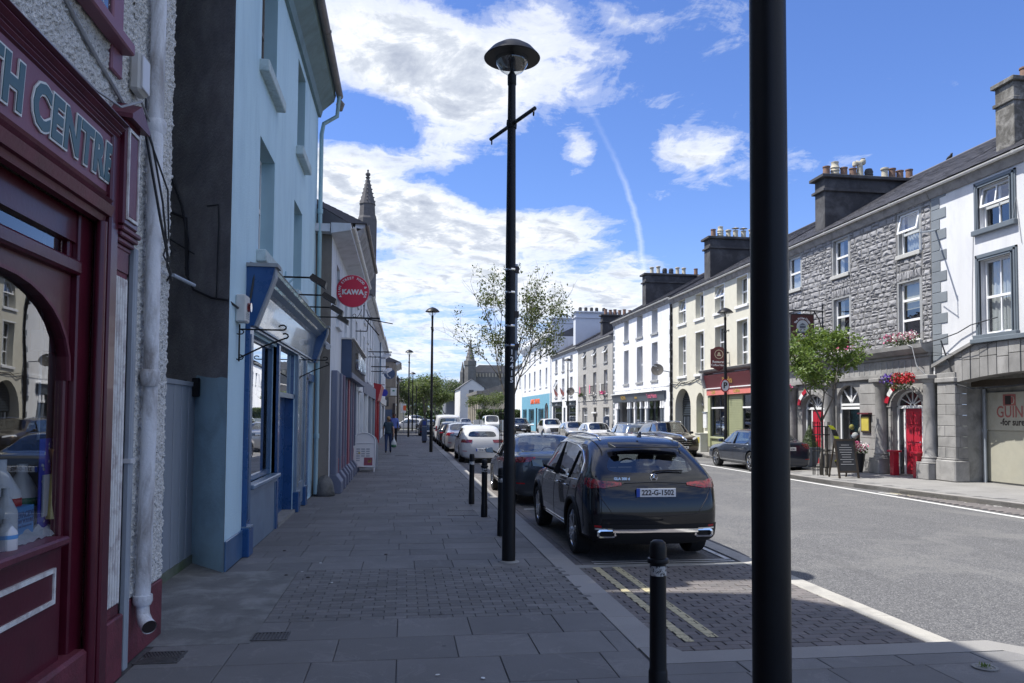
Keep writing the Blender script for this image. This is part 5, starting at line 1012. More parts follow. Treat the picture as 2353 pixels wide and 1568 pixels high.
# shopfront joinery
def molding(name, u0, u1, prof, mat, par=hA): return MB(LA).prism(prof, 0, u0, u1).build(name, mat, par, fixn=True)
molding('fascia', -2, 5.20, [(0, 3.14), (.05, 3.14), (.07, 3.50), (0, 3.50)], 'fascia_plum')
for i, (d0, d1, z0, z1) in enumerate(((.07, .085, 3.50, 3.515), (.08, .10, 3.515, 3.535), (.095, .11, 3.535, 3.55), (.10, .135, 3.55, 3.575), (.11, .155, 3.575, 3.60))): molding('cornice_moulding', -2, 5.16, [(0, z0), (d0, z0), (d1, z1-.004), (d1, z1), (0, z1)], 'maroon_pale' if i % 2 else 'maroon')
for i, (d0, d1, z0, z1) in enumerate(((.05, .065, 3.115, 3.14), (.055, .05, 3.09, 3.115), (.06, .10, 3.05, 3.09), (.09, .11, 2.99, 3.05), (.05, .06, 2.95, 2.99))): molding('lower_moulding', -2, 5.08, [(0, z0), (d0, z0), (d1, z1), (0, z1)], 'maroon_pale')
MB(LA).box(-2, 5.2, -.5, .06, 3.60, 3.615).build('cornice_lead', 'cast_iron', hA)
MB(LA).box(5.09, 5.22, -.02, .085, .0, 3.55).build('corner_post', 'maroon', hA, bevel=.012); MB(LA).tube([(5.05, .045, .05), (5.05, .045, 2.95)], .032, 12).build('bead', 'maroon', hA, smooth='a')
MB(LA).box(5.24, 5.51, -.02, .045, .42, 2.88).build('pilaster', 'plinth_maroon', hA, bevel=.004)
for k in range(5): u = 5.275+k*.0455; MB(LA).box(u, u+.024, .045, .062, .50, 2.66).build('flute', 'peel_white', hA, bevel=.006)
MB(LA).box(5.26, 5.50, .045, .055, 2.70, 2.84).build('pilaster_neck', 'maroon_pale', hA)
MB(LA).box(5.24, 5.53, -.02, .075, 0, .42).build('pilaster_base', 'plinth_maroon', hA, bevel=.01)
for k, (dd, z) in enumerate(((.06, 2.84), (.08, 2.875), (.10, 2.91), (.115, 2.945))): MB(LA).box(5.25-.010*k, 5.53+.010*k, -.02, dd, z, z+.034).build('capital_moulding', 'maroon_pale', hA, bevel=.008)
MB(LA).box(5.21, 5.47, -.02, .12, 2.98, 3.68).build('console', 'maroon', hA, bevel=.01)
MB(LA).box(5.24, 5.44, .12, .132, 3.02, 3.04).box(5.24, 5.44, .12, .132, 3.60, 3.62).box(5.24, 5.258, .12, .132, 3.04, 3.60).box(5.422, 5.44, .12, .132, 3.04, 3.60).build('console_frame', 'peel_white', hA); MB(LA).box(5.265, 5.415, .12, .126, 3.05, 3.59).build('console_panel', 'maroon_pale', hA)
MB(LA).prism([(5.17, 3.68), (5.51, 3.68), (5.51, 3.71), (5.34, 3.82), (5.17, 3.71)], 1, 0, .15) if False else MB(LA).add([(5.17, 0, 3.68), (5.51, 0, 3.68), (5.51, 0, 3.71), (5.34, 0, 3.83), (5.17, 0, 3.71), (5.17, .17, 3.66), (5.51, .17, 3.66), (5.51, .17, 3.69), (5.34, .17, 3.80), (5.17, .17, 3.69)], [(0, 1, 2, 3, 4), (9, 8, 7, 6, 5), (0, 5, 6, 1), (1, 6, 7, 2), (2, 7, 8, 3), (3, 8, 9, 4), (4, 9, 5, 0)]).build('console_pediment', 'maroon_pale', hA)
# shop window
MB(LA).box(-2, 5.10, -.10, -.04, 2.78, 2.96).build('head_rail', 'maroon', hA); MB(LA).box(4.90, 5.10, -.10, -.02, .30, 2.96).build('window_post', 'maroon', hA, bevel=.01); MB(LA).box(4.85, 4.90, -.12, -.06, 1.02, 2.80).build('window_stile', 'maroon', hA, bevel=.01)
MB(LA).box(-2, 4.9, -.10, .0, 2.58, 2.67).build('transom', 'maroon', hA, bevel=.015)
m = MB(LA); n = 16; mu = 4.03; ru = .82; zs_, za_ = 1.95, 2.47
pts = [(mu-ru*math.cos(math.pi*k/n), zs_+(za_-zs_)*math.sin(math.pi*k/n)**.8) for k in range(n+1)]
for k in range(n):
    p, q = pts[k], pts[k+1]; m.add([(p[0], -.05, p[1]), (q[0], -.05, q[1]), (q[0], -.05, 2.58), (p[0], -.05, 2.58), (p[0], -.10, p[1]), (q[0], -.10, q[1]), (q[0], -.10, 2.58), (p[0], -.10, 2.58)], [(0, 1, 2, 3), (7, 6, 5, 4), (0, 4, 5, 1), (2, 6, 7, 3)])
m.box(3.09, 3.21, -.12, -.04, 1.02, 2.58).build('arched_head', 'maroon', hA)
m = MB(LA)
for k in range(n):
    p, q = pts[k], pts[k+1]; pp = (mu+(p[0]-mu)*1.03, zs_+(p[1]-zs_)*1.04); qq = (mu+(q[0]-mu)*1.03, zs_+(q[1]-zs_)*1.04)
    m.add([(p[0], -.035, p[1]), (q[0], -.035, q[1]), (qq[0], -.035, qq[1]), (pp[0], -.035, pp[1]), (p[0], -.05, p[1]), (q[0], -.05, q[1]), (qq[0], -.05, qq[1]), (pp[0], -.05, pp[1])], [(0, 1, 2, 3), (0, 4, 5, 1), (2, 6, 7, 3)])
m.build('arch_bead', 'maroon_pale', hA)
MB(LA).poly([(3.1, -.08, 1.0), (4.87, -.08, 1.0), (4.87, -.08, 2.60), (3.1, -.08, 2.60)]).build('shop_pane', 'glass_shop', hA, fixn=False); MB(LA).poly([(1, -.075, 2.64), (4.80, -.075, 2.64), (4.80, -.075, 2.82), (1, -.075, 2.82)]).build('transom_pane', 'glass_shop', hA, fixn=False); MB(LA).poly([(.95, -.08, 1.0), (3.05, -.08, 1.0), (3.05, -.08, 2.60), (.95, -.08, 2.60)]).build('shop_pane', 'glass_shop', hA, fixn=False)
MB(LA).box(.9, 4.80, -.12, .02, 1.0, 1.05).build('window_sill', 'maroon_pale', hA, bevel=.012)
MB(LA).box(.9, 4.80, -.12, -.03, .30, 1.0).build('stallriser', 'maroon', hA); 
m = MB(LA)
m.box(2.6, 4.70, -.03, -.012, .86, .885).box(2.6, 4.70, -.03, -.012, .685, .71).box(4.68, 4.70, -.03, -.012, .71, .86).build('panel_bead', 'peel_white', hA); MB(LA).box(2.62, 4.68, -.03, -.022, .71, .86).build('stall_panel', 'maroon', hA)
MB(LA).box(.9, 5.03, -.12, .045, .05, .34).build('base_board', 'plinth_maroon', hA, bevel=.02); MB(LA).box(.9, 5.24, -.1, .03, 0, .05).build('footing', 'concrete', hA)
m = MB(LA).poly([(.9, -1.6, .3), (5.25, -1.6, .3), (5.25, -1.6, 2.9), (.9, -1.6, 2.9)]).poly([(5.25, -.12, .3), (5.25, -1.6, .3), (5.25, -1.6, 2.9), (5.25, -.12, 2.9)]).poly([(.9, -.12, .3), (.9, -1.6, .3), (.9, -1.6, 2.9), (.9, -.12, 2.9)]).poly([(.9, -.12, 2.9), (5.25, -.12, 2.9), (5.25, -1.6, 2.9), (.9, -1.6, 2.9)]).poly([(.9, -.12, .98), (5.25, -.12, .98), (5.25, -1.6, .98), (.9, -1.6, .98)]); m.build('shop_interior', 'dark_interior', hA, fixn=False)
MB(LA).box(5.06, 5.09, -.9, -.20, .99, 2.9).box(4.90, 5.07, -.5, -.22, 1.6, 2.85).build('display_side', 'wood_shelf', hA); MB(LA).tube([(4.86, -.2, 1.6), (4.86, -.2, 2.8)], .008, 6).build('shelf_rod', 'pipe_grey', hA); MB(LA).box(4.78, 4.94, -.22, -.15, 2.12, 2.24).build('price_box', 'charcoal_mid', hA)
def fit(txt, mat, y0, y1, zc, hgt, dx, bold, nm):
    o = text(nm, txt, mat, .30, Matrix.Identity(4), None, .004, align='LEFT', bold=bold, space=1.10); me = o.data; co = np.empty(len(me.vertices)*3); me.vertices.foreach_get('co', co); co = co.reshape(-1, 3); lo_, hi_ = co.min(0), co.max(0)
    u = (co-lo_)/(hi_-lo_); Y = y0+u[:, 0]*(y1-y0); Z = zc+(u[:, 1]-.5)*hgt; X = XA+dx+(Z-3.14)*.055+co[:, 2]
    V = np.stack([X, Y, Z], -1)-np.array(wloc(hA)); me.vertices.foreach_set('co', V.ravel()); me.update(); o.parent = hA
for (t_, a_, b_) in (('CENTRE', 4.07, 5.14), ('HEALTH', 2.88, 3.97)):
    fit(t_, 'letter_edge', a_-.008, b_+.008, 3.325, .262, .0565, .022, 'lettering_edge'); fit(t_, 'letter_teal', a_+.004, b_-.004, 3.325, .238, .0605, .012, 'lettering')
# plum window surround above, pipes and boxes on the wall
wf = MB(LA); wf.box(4.5, 5.33, .02, .12, 4.13, 4.21).build('upper_sill', 'fascia_plum', hA, bevel=.01); MB(LA).box(5.16, 5.34, .01, .04, 3.97, 6.2).box(4.3, 4.46, .01, .04, 4.21, 6.2).build('upper_architrave', 'fascia_plum', hA, bevel=.01); MB(LA).box(4.46, 5.16, .012, .02, 4.21, 6.2).build('upper_glass', 'glass_far', hA)
dpA = thing('cast_downpipe', 'thick flaking white cast iron downpipe on the roughcast corner', 'downpipe', (XA+.1, 5.9, 0))
MB(LA).tube([(5.88, .085, .40), (5.93, .085, 2.0), (5.90, .085, 3.9), (5.90, .085, 5.2), (5.90, .085, 11.3)], .052, 20).build('pipe', 'old_paint_pipe', dpA, smooth='a')
for z in (3.87, 2.02): MB(LA).tube([(5.91, .085, z-.06), (5.91, .085, z-.02), (5.91, .085, z+.04), (5.91, .085, z+.06)], [.055, .068, .070, .058], 20).build('socket', 'old_paint_pipe', dpA, smooth='a')
MB(LA).tube([(5.88, .085, .46), (5.88, .085, .42), (5.88, .085, .39)], [.066, .069, .056], 20).build('shoe_collar', 'old_paint_pipe', dpA, smooth='a'); MB(LA).tube([(5.88, .085, .40), (5.88, .09, .32), (5.85, .12, .27), (5.80, .16, .25)], [.045, .047, .050, .052], 18, cap=False).build('shoe', 'old_paint_pipe', dpA, smooth='a'); MB(LA).tube([(5.815, .15, .256), (5.803, .158, .251)], .046, 18).build('shoe_mouth', 'ink', dpA)
dpB = thing('thin_drainpipe', 'thin square grey waste pipe beside the fluted pilaster', 'downpipe', (XA+.1, 5.6, 0)); MB(LA).box(5.56, 5.63, .03, .08, .02, 2.90).build('pipe', 'pipe_grey', dpB, bevel=.012); MB(LA).box(5.55, 5.64, .02, .088, 1.42, 1.45).build('clip', 'plastic_white', dpB)
jb = thing('junction_box', 'white plastic alarm box on the roughcast wall beside the thick downpipe', 'junction box', (XA+.1, 5.6, 4.2)); MB(LA).box(5.50, 5.68, .02, .10, 3.98, 4.26).build('box', 'plastic_box', jb, bevel=.02); MB(LA).box(5.515, 5.665, .10, .11, 4.0, 4.24).build('lid', 'plastic_white', jb, bevel=.01)
cbl = thing('wall_cables', 'tangled black and grey cables running down the roughcast corner', 'cable', (XA+.1, 6, 3.5))
MB(LA).tube([(4.1, .04, 4.16), (4.6, .03, 4.02), (4.95, .03, 3.93), (5.2, .03, 3.88), (5.40, .05, 3.80)], .014, 6).tube([(3.9, .12, 3.63), (4.7, .12, 3.64), (5.1, .12, 3.70), (5.35, .16, 3.84), (5.7, .1, 3.84)], .008, 5).build('pale_cable', 'cable_pale', cbl)
MB(LA).tube([(5.62, .10, 3.97), (5.64, .10, 3.80), (5.70, .13, 3.65), (5.85, .16, 3.3), (6.05, .14, 3.0), (6.2, .10, 2.90), (6.5, .05, 2.84)], .008, 5).tube([(5.5, .13, 3.75), (5.6, .15, 3.5), (5.78, .17, 3.15), (6.0, .16, 2.94), (6.45, .04, 2.98)], .010, 5).tube([(5.52, .14, 3.72), (5.9, .18, 3.4), (6.05, .15, 3.08), (5.9, .16, 2.92), (6.1, .15, 2.86), (6.45, .06, 2.88), (6.6, -.1, 2.7)], .007, 5).build('dark_cable', 'cable', cbl)
MB(LA).tube([(6.5, .06, 2.88), (6.75, .16, 2.84)], .016, 8).build('bracket_stub', 'pipe_grey', cbl)
# things in the window
def bottle(name, label, y, x, z, r, h, band=None, group=None):
    t = thing(name, label, 'bottle', (x, y, z)); MB().lathe(x, y, [(r*.96, z), (r, z+.01), (r, z+h*.52), (r*.95, z+h*.60), (r*.45, z+h*.82), (r*.32, z+h*.86), (r*.32, z+h), (0, z+h)], 20).build('bottle_body', 'bottle', t, smooth='a')
    if band: MB().lathe(x, y, [(r*1.012, z+h*.40), (r*1.012, z+h*.52)], 20).build('label_band', band, t, smooth='a')
bottle('jug_bottle', 'large white jug with red band behind the blue box in the shop window', 4.60, -2.20, 1.06, .11, .44, 'label_red'); bottle('jug_bottle', 'white jug with green band beside the blue patterned poster', 4.86, -2.20, 1.06, .09, .40, 'label_green'); bottle('small_bottle', 'small white bottle in front of the red banded jug', 4.42, -2.08, 1.06, .06, .30); bottle('front_bottle', 'white rounded bottle with blue label at the window corner', 4.33, -2.03, 1.04, .055, .17, 'box_blue')
bx = thing('blue_carton', 'pale blue printed carton in the maroon shop window', 'box', (-2.12, 4.15, 1.06)); MB().box(-2.14, -2.055, 4.47, 4.69, 1.09, 1.245).build('carton', 'box_blue', bx, bevel=.003); MB().box(-2.15, -2.045, 4.43, 4.47, 1.09, 1.24).build('carton_end', 'box_dark', bx)
text('lettering', 'LEVACIDE', 'box_dark', .046, frame_mtx((-2.053, 4.58, 1.20), (0, 1, 0), (0, 0, 1)), bx, .0005, bold=.002); text('lettering', 'LOW VOLUME', 'box_dark', .032, frame_mtx((-2.053, 4.58, 1.165), (0, 1, 0), (0, 0, 1)), bx, .0005, bold=.001); text('lettering', 'Oral Suspension', 'box_dark', .024, frame_mtx((-2.053, 4.58, 1.14), (0, 1, 0), (0, 0, 1)), bx, .0005)
bg_ = thing('crumpled_bag', 'crumpled pale plastic bag lying on the shop window ledge', 'bag', (-2.08, 4.3, 1.05)); m = MB(); nn = 16
for i in range(nn):
    for j in range(8): 
        u, v = i/(nn-1), j/7; m.v.append((-2.12+.11*v, 4.40+.48*u, 1.052+.05*math.sin(math.pi*v)*(1+.3*math.sin(u*19))+random.uniform(-.008, .012)))
m.f = [(i*8+j, (i+1)*8+j, (i+1)*8+j+1, i*8+j+1) for i in range(nn-1) for j in range(7)]; m.build('bag', 'card', bg_, fixn=False)
po = thing('dog_chew_poster', 'dark blue patterned display strip with an orange chew in the shop window', 'poster', (-2.03, 4.5, 1.4))
MB().box(-2.065, -2.06, 4.75, 5.05, 1.09, 1.61).build('backing', 'poster_blue', po); m = MB()
for k in range(46):
    y, z = random.uniform(4.77, 5.03), random.uniform(1.12, 1.60); a = random.random()*6.28
    m.add([(-2.057, y+.011*math.cos(a+t)*s, z+.011*math.sin(a+t)*s) for t in (0, 1.6, 3.1, 4.7) for s in (1,)], [(0, 1, 2, 3)])
m.build('print_marks', 'card', po, fixn=False); MB().box(-2.056, -2.049, 4.78, 4.92, 1.16, 1.40).build('card', 'card', po); MB().tube([(-2.04, 4.87, 1.55), (-2.035, 4.885, 1.49), (-2.035, 4.90, 1.43), (-2.035, 4.88, 1.39)], [.026, .024, .026, .018], 10).build('chew', 'chew', po, smooth='a'); MB().tube([(-2.04, 4.88, 1.40), (-2.04, 4.87, 1.31), (-2.04, 4.865, 1.22), (-2.04, 4.865, 1.14)], [.02, .018, .02, .03], 10).build('wrapper', 'chew_pale', po, smooth='a')
# unseen block set back behind the gap, shaped to throw the shade on the pavement
hr = thing('rear_shade_block', 'unseen block set back behind the grey side fence, shaped to shade the paving', 'house', (-5, 7.5, 0))
MB().add([(-7.5, 6.6, 0), (-3.3, 6.6, 0), (-3.3, 8.95, 0), (-7.5, 8.95, 0), (-7.5, 6.6, 14.8), (-3.3, 6.6, 14.8), (-3.3, 8.4, 14.8), (-3.3, 8.95, 13.6), (-7.5, 8.95, 13.6), (-7.5, 8.4, 14.8)], [(0, 3, 2, 1), (0, 1, 5, 4), (1, 2, 7, 6, 5), (2, 3, 8, 7), (3, 0, 4, 9, 8), (4, 5, 6, 9), (6, 7, 8, 9)]).build('wall', 'render_grey', hr)
fe = thing('side_fence', 'grey boarded side gate in the gap between the shops', 'fence', (-2.46, 8, 0))
for k in range(21): y = 6.56+k*.145; MB().box(-2.50, -2.462+(.006 if k % 2 else 0), y+.003, y+.140, .06, 2.08).build('board', 'fence_grey', fe, bevel=.003)
MB().box(-2.51, -2.44, 6.56, 9.58, 2.08, 2.13).build('capping', 'fence_grey', fe); MB().box(-2.49, -2.445, 6.56, 9.58, .0, .10).build('foot_board', 'fence_foot', fe)
fl_ = thing('floodlight', 'black twin floodlight fixed on the old painted side wall', 'floodlight', (-2.5, 9.5, 2.1))
MB().box(-2.64, -2.54, 9.50, 9.56, 2.02, 2.16).build('lamp_housing', 'black_metal', fl_, bevel=.01); MB().box(-2.46, -2.38, 9.42, 9.50, 1.96, 2.18).build('lamp_housing', 'black_metal', fl_, bevel=.01); MB().box(-2.54, -2.46, 9.47, 9.60, 2.05, 2.09).build('bracket', 'pipe_grey', fl_); MB().lathe(-2.50, 9.48, [(.02, 2.03), (.025, 2.06), (0, 2.08)], 10).build('sensor', 'white_trim', fl_)

# ------------------------------------------------------------ light blue house
XB = -1.96; LB = LEFT(XB); Y0, Y1 = 8.98, 17.25
wB = [(10.55, 11.78, 6.50, 8.25), (14.05, 15.05, 6.56, 8.2), (10.60, 11.78, 3.95, 5.52), (13.85, 14.92, 3.95, 5.56)]
hB = thing('light_blue_house', 'three storey light blue house with navy shopfront and bare grey gable', 'shop', (XB, 13, 0))
m = MB(LB); facade(m, Y0, Y1, 0, 8.75, wB+[(10.14, 12.28, .74, 2.80), (12.42, 14.28, 0, 2.84), (15.9, 17.0, 0, 2.5)], .24, side=False); m.build('wall', 'blue_light', hB, fixn=False)
SK = lambda x: Y0+(XB-x)*1.26      # the gable stands askew to the street
MB().poly([(XB, Y0, 0), (-6.5, SK(-6.5), 0), (-6.5, SK(-6.5), 11.6), (-6, SK(-6), 11.6), (XB, Y0, 8.75)]).build('gable_wall', 'render_grey', hB, fixn=False)
MB().poly([(x, SK(x)-.02, z) for x, z in ((XB-.001, 0), (-2.60, 0), (-2.60, 2.02), (-2.50, 2.10), (-2.44, 2.22), (-2.3, 2.19), (-2.14, 2.17), (-2.05, 2.18), (XB-.001, 2.16))]).build('painted_gable_patch', 'blue_light_rough', hB, fixn=False)
MB().poly([(XB, Y1, 0), (-10, Y1, 0), (-10, Y1, 8.75), (-6, Y1, 11.6), (XB, Y1, 8.75)]).poly([(-10, Y0, 0), (-10, Y1, 0), (-10, Y1, 8.75), (-10, Y0, 8.75)]).build('back_wall', 'render_grey', hB, fixn=False)
roof_plane(hB, LB, Y0-.05, Y1, 8.95, .42, 11.75, -4.0, 0)
MB(LB).prism([(0, 8.35), (.06, 8.35), (.10, 8.5), (.34, 8.72), (.38, 8.86), (0, 8.9)], 0, Y0, Y1).build('eave_cornice', 'eave_blue', hB); gutter_run(hB, LB, Y0, Y1+.02, .46, 8.86, 'gutter_brown', .075)
for (a, b, c, e) in wB:
    q = MB(LB)
    for u in (a+.002, b-.002): q.poly([(u, -.001, c), (u, -.24, c), (u, -.24, e), (u, -.001, e)])
    q.poly([(a, -.001, e-.002), (b, -.001, e-.002), (b, -.24, e-.002), (a, -.24, e-.002)]).build('reveal', 'blue_reveal', hB, fixn=False)
    window(hB, LB, a+.01, b-.01, c+.01, e-.01, d=-.19, fr='gutter_brown' if c > 6 else 'white_trim', fw=.06, trans=[.5], mull=0, sill=None, curtain=None); MB(LB).box(a-.12, b+.12, -.04, .13, c-.16, c).build('sill', 'blue_sill', hB, bevel=.012)
chimney(hB, LB, 9.70, 10.50, -.85, -4.6, 8.8, 13.75, 'chimney_dark', [(-1.4, 'p'), (-2.1, 'p'), (-2.8, 'p'), (-3.5, 'p')], .05)
dB = MB(LB).tube([(17.06, .10, 0.05), (17.06, .10, 7.9), (17.08, .14, 8.15), (17.12, .42, 8.35), (17.12, .46, 8.8)], .045, 12); [dB.tube([(17.06, .10, z-.05), (17.06, .10, z+.05)], .06, 12) for z in (1.3, 3.55, 6.2)]; dB.build('downpipe', 'pipe_teal', hB, smooth='a'); MB(LB).tube([(17.25, .45, 8.78), (17.30, .47, 8.70), (17.30, .47, 8.55)], [.04, .10, .05], 8).build('gutter_outlet', 'gutter_brown', hB)
MB(LB).box(Y0-.0, 10.0, 0, .022, 0, .34).build('plinth', 'navy_mid', hB, bevel=.008)
# navy shopfront
S1 = 15.75
MB(LB).prism([(0, 2.92), (.03, 2.92), (.10, 3.36), (0, 3.36)], 0, 10.1, 16.6).build('fascia', 'fascia_sheen', hB)
for i, (d0, d1, z0, z1) in enumerate(((.10, .14, 3.36, 3.40), (.13, .21, 3.40, 3.46), (.20, .22, 3.46, 3.50), (.22, .31, 3.50, 3.56), (.31, .33, 3.56, 3.60))): MB(LB).prism([(0, z0), (d0, z0), (d1, z1), (0, z1)], 0, 10.1, 16.62).build('cornice_moulding', 'fascia_sheen' if i % 2 == 0 else 'slate_blue', hB)
MB(LB).prism([(0, 3.60), (.34, 3.60), (.33, 3.62), (0, 3.70)], 0, 10.08, 16.64).build('cornice_lead', 'fascia_board', hB)
for i, (z0, dd) in enumerate(((2.84, .06), (2.875, .09), (2.90, .05))): MB(LB).box(10.1, 16.6, 0, dd, z0, z0+.028).build('lower_moulding', 'navy_mid', hB)
for u in (9.88, 16.62):
    MB(LB).prism([(0, 2.86), (.10, 2.86), (.30, 3.42), (.34, 3.60), (0, 3.60)], 0, u, u+.22).build('console', 'navy', hB); MB(LB).prism([(.10, 2.86), (.125, 2.86), (.345, 3.48), (.345, 3.60), (.32, 3.60)], 0, u+.02, u+.20).build('console_face', 'fence_grey', hB); MB(LB).box(u-.03, u+.25, 0, .38, 3.60, 3.645).build('console_cap', 'sill_grey', hB)
def pilaster(u0, u1, mat='navy', base=True, z1=2.86):
    MB(LB).box(u0, u1, -.02, .06, .34, z1).build('pilaster', mat, hB, bevel=.006); MB(LB).box(u0+.05, u1-.05, .06, .068, .45, z1-.1).build('pilaster_panel', 'navy_mid' if mat == 'navy' else 'fascia_sheen', hB); MB(LB).box(u0-.02, u1+.02, -.02, .10, 0, .36).build('pilaster_base', 'navy', hB, bevel=.012); MB(LB).box(u0-.01, u1+.01, .0, .11, .36, .375).build('base_cap', 'plastic_white' if False else 'slate_blue', hB)
pilaster(9.88, 10.12); pilaster(14.32, 14.58, 'slate_blue'); pilaster(15.38, 15.62, 'slate_blue')
MB(LB).box(11.75, 12.19, -.42, -.38, .9, 2.7).build('display_panel', 'fence_grey', hB); MB(LB).box(12.19, 12.205, -.6, -.12, .9, 2.75).build('display_side', 'fence_grey', hB); window(hB, LB, 10.14, 12.28, .86, 2.82, d=-.06, fr='navy_mid', fw=.07, trans=None, glass='glass_shop', sill=None)
MB(LB).box(10.14, 12.28, -.04, .10, .80, .86).build('shop_sill', 'slate_blue', hB, bevel=.012); MB(LB).box(10.14, 12.28, -.02, .05, .74, .80).build('sill_moulding', 'slate_blue', hB); MB(LB).box(10.14, 12.28, -.05, .02, .0, .74).build('stallriser', 'slate_blue', hB); MB(LB).box(12.20, 12.28, .02, .03, .02, .74).build('stall_bead', 'navy_mid', hB)
MB(LB).poly([(10.6, -.7, .86), (12.2, -.7, .86), (12.2, -.7, 2.5), (10.6, -.7, 2.5)]).build('window_blind', 'curtain', hB, fixn=False) if False else None
for (ya, za, zb) in ((10.75, 1.05, 1.28),): pp = thing('window_notice', 'dark printed notice standing low in the navy shop window', 'notice', (XB-.2, 11, 1)); MB(LB).box(10.45, 11.15, -.16, -.15, .88, 1.22).build('notice', 'c_mauve', pp); text('lettering', 'EYE CARE', 'card', .10, frame_mtx((XB-.147, 10.8, 1.13), (0, 1, 0), (0, 0, 1)), pp, .001); text('lettering', 'OPEN DAILY', 'card', .09, frame_mtx((XB-.147, 10.8, 1.0), (0, 1, 0), (0, 0, 1)), pp, .001)
mq = thing('display_stand', 'white cone shaped display stand in the navy shop window', 'display stand', (XB-.45, 11.0, .9)); MB().lathe(XB-.45, 11.1, [(.22, .9), (.05, 1.5), (.03, 1.55), (.0, 1.56)], 14).build('cone', 'card', mq)
MB(LB).box(12.28, 12.42, -.05, .04, 0, 2.84).build('window_post', 'navy', hB); MB(LB).box(12.42, 14.32, -.06, .0, 2.04, 2.12).build('door_transom', 'slate_blue', hB)
MB(LB).poly([(12.42, -.34, 0), (14.3, -.34, 0), (14.3, -.34, 2.84), (12.42, -.34, 2.84)]).poly([(14.262, -.34, 0), (14.262, -.01, 0), (14.262, -.01, 2.83), (14.262, -.34, 2.83)]).poly([(12.44, -.34, 0), (12.44, -.01, 0), (12.44, -.01, 2.83), (12.44, -.34, 2.83)]).poly([(12.44, -.01, 2.825), (14.26, -.01, 2.825), (14.26, -.34, 2.825), (12.44, -.34, 2.825)]).build('porch', 'navy', hB, fixn=False)
MB(LB).box(12.7, 13.55, -.24, -.19, .05, 2.04).build('door', 'navy', hB, bevel=.006); [MB(LB).box(a, b, -.19, -.175, c, e).build('door_panel', 'navy_mid', hB, bevel=.008) for (a, b, c, e) in ((12.8, 13.1, .2, .9), (13.18, 13.47, .2, .9), (12.8, 13.1, 1.05, 1.95), (13.18, 13.47, 1.05, 1.95))]
MB(LB).box(12.46, 12.7, -.22, -.16, 0, 2.84).box(13.55, 14.25, -.22, -.16, 0, 2.82).build('door_jamb', 'navy', hB); MB(LB).poly([(12.44, -.04, 2.12), (14.3, -.04, 2.12), (14.3, -.04, 2.83), (12.44, -.04, 2.83)]).build('fanlight', 'glass', hB, fixn=False); MB(LB).box(12.44, 14.3, -.5, .05, 0, .06).build('door_step', 'concrete', hB)
MB(LB).box(14.58, 15.38, -.04, .03, 0, 2.84).build('side_panel', 'fascia_sheen', hB); MB(LB).box(14.62, 15.34, .03, .045, .1, .5).build('side_base', 'slate_blue', hB)
MB(LB).box(15.9, 17.0, -.12, -.06, 0, 2.5).build('side_door', 'navy', hB); MB(LB).box(15.72, 15.9, 0, .05, 0, 2.5).box(15.72, 17.0, 0, .05, 2.45, 2.6).build('side_door_frame', 'navy', hB)
al = thing('burglar_alarm', 'cream burglar alarm box with a red strobe under the navy console', 'alarm box', (XB+.1, 9.5, 3)); MB(LB).box(9.28, 9.52, .0, .12, 2.84, 3.16).build('housing', 'curtain', al, bevel=.015); MB(LB).tube([(9.40, .12, 3.02), (9.40, .16, 3.02)], .055, 14).build('strobe', 'tail_red', al); [MB(LB).box(9.30, 9.50, .12, .124, 2.88+.02*k, 2.888+.02*k).build('louvre', 'pipe_grey', al) for k in range(4)]
def scroll(u, label):
    t = thing('scroll_bracket', label, 'bracket', LB(u, .1, 2.6)); m = MB(LB); m.bar((u, .03, 2.38), (u, .03, 2.82), .018, .018); m.tube([(u, .03, 2.76), (u, .52, 2.76)]+[(u, .52+.045*math.sin(a), 2.79-.03*math.cos(a)) for a in (0.4, 1.2, 2.0, 2.8, 3.6, 4.4)], .010, 6); m.tube([(u, .03, 2.42), (u, .30, 2.56), (u, .55, 2.66)]+[(u, .55+.04*math.sin(a), 2.69-.03*math.cos(a)) for a in (0.6, 1.4, 2.2, 3.0, 3.8)], .010, 6); m.tube([(u, .03+.05*math.sin(a), 2.76-.03+.03*math.cos(a)) for a in (0, .8, 1.6, 2.4, 3.2, 4)], .008, 5); m.tube([(u, .03+.05*math.sin(a), 2.46-.03+.03*math.cos(a)) for a in (0, .8, 1.6, 2.4, 3.2, 4)], .008, 5); m.build('ironwork', 'black_metal', t)
scroll(9.40, 'empty black scroll sign bracket on the light blue corner'); scroll(14.45, 'empty black scroll bracket on the navy pilaster further along')
for k, u in enumerate((11.7, 13.4, 14.9, 16.4)):
    t = thing('sign_floodlight', ('first', 'second', 'third', 'fourth')[k]+' black swan arm floodlight along the navy shop cornice from the camera', 'floodlight', LB(u, .4, 3.8), 'floodlights over the navy shop'); z = 3.80
    MB(LB).tube([(u, .0, z), (u, .62, z)], .014, 8).bar((u, .02, z-.08), (u, .02, z+.08), .03, .02).build('arm', 'black_metal', t); MB(LB).add([(u-.13, .55, z-.02), (u+.13, .55, z-.02), (u+.13, .78, z-.16), (u-.13, .78, z-.16), (u-.09, .60, z+.05), (u+.09, .60, z+.05), (u+.09, .80, z-.07), (u-.09, .80, z-.07)], [(0, 1, 2, 3), (4, 5, 6, 7), (0, 1, 5, 4), (1, 2, 6, 5), (2, 3, 7, 6), (3, 0, 4, 7)]).build('lamp_head', 'black_metal', t)
vb = thing('small_sign_bracket', 'short iron V bracket between the second and third shop floodlights', 'bracket', LB(12.9, .1, 4)); MB(LB).bar((12.9, .02, 3.74), (12.9, .02, 4.1), .02, .02).bar((12.9, .02, 3.86), (12.9, .22, 4.06), .05, .02).build('bracket', 'blue_reveal', vb)
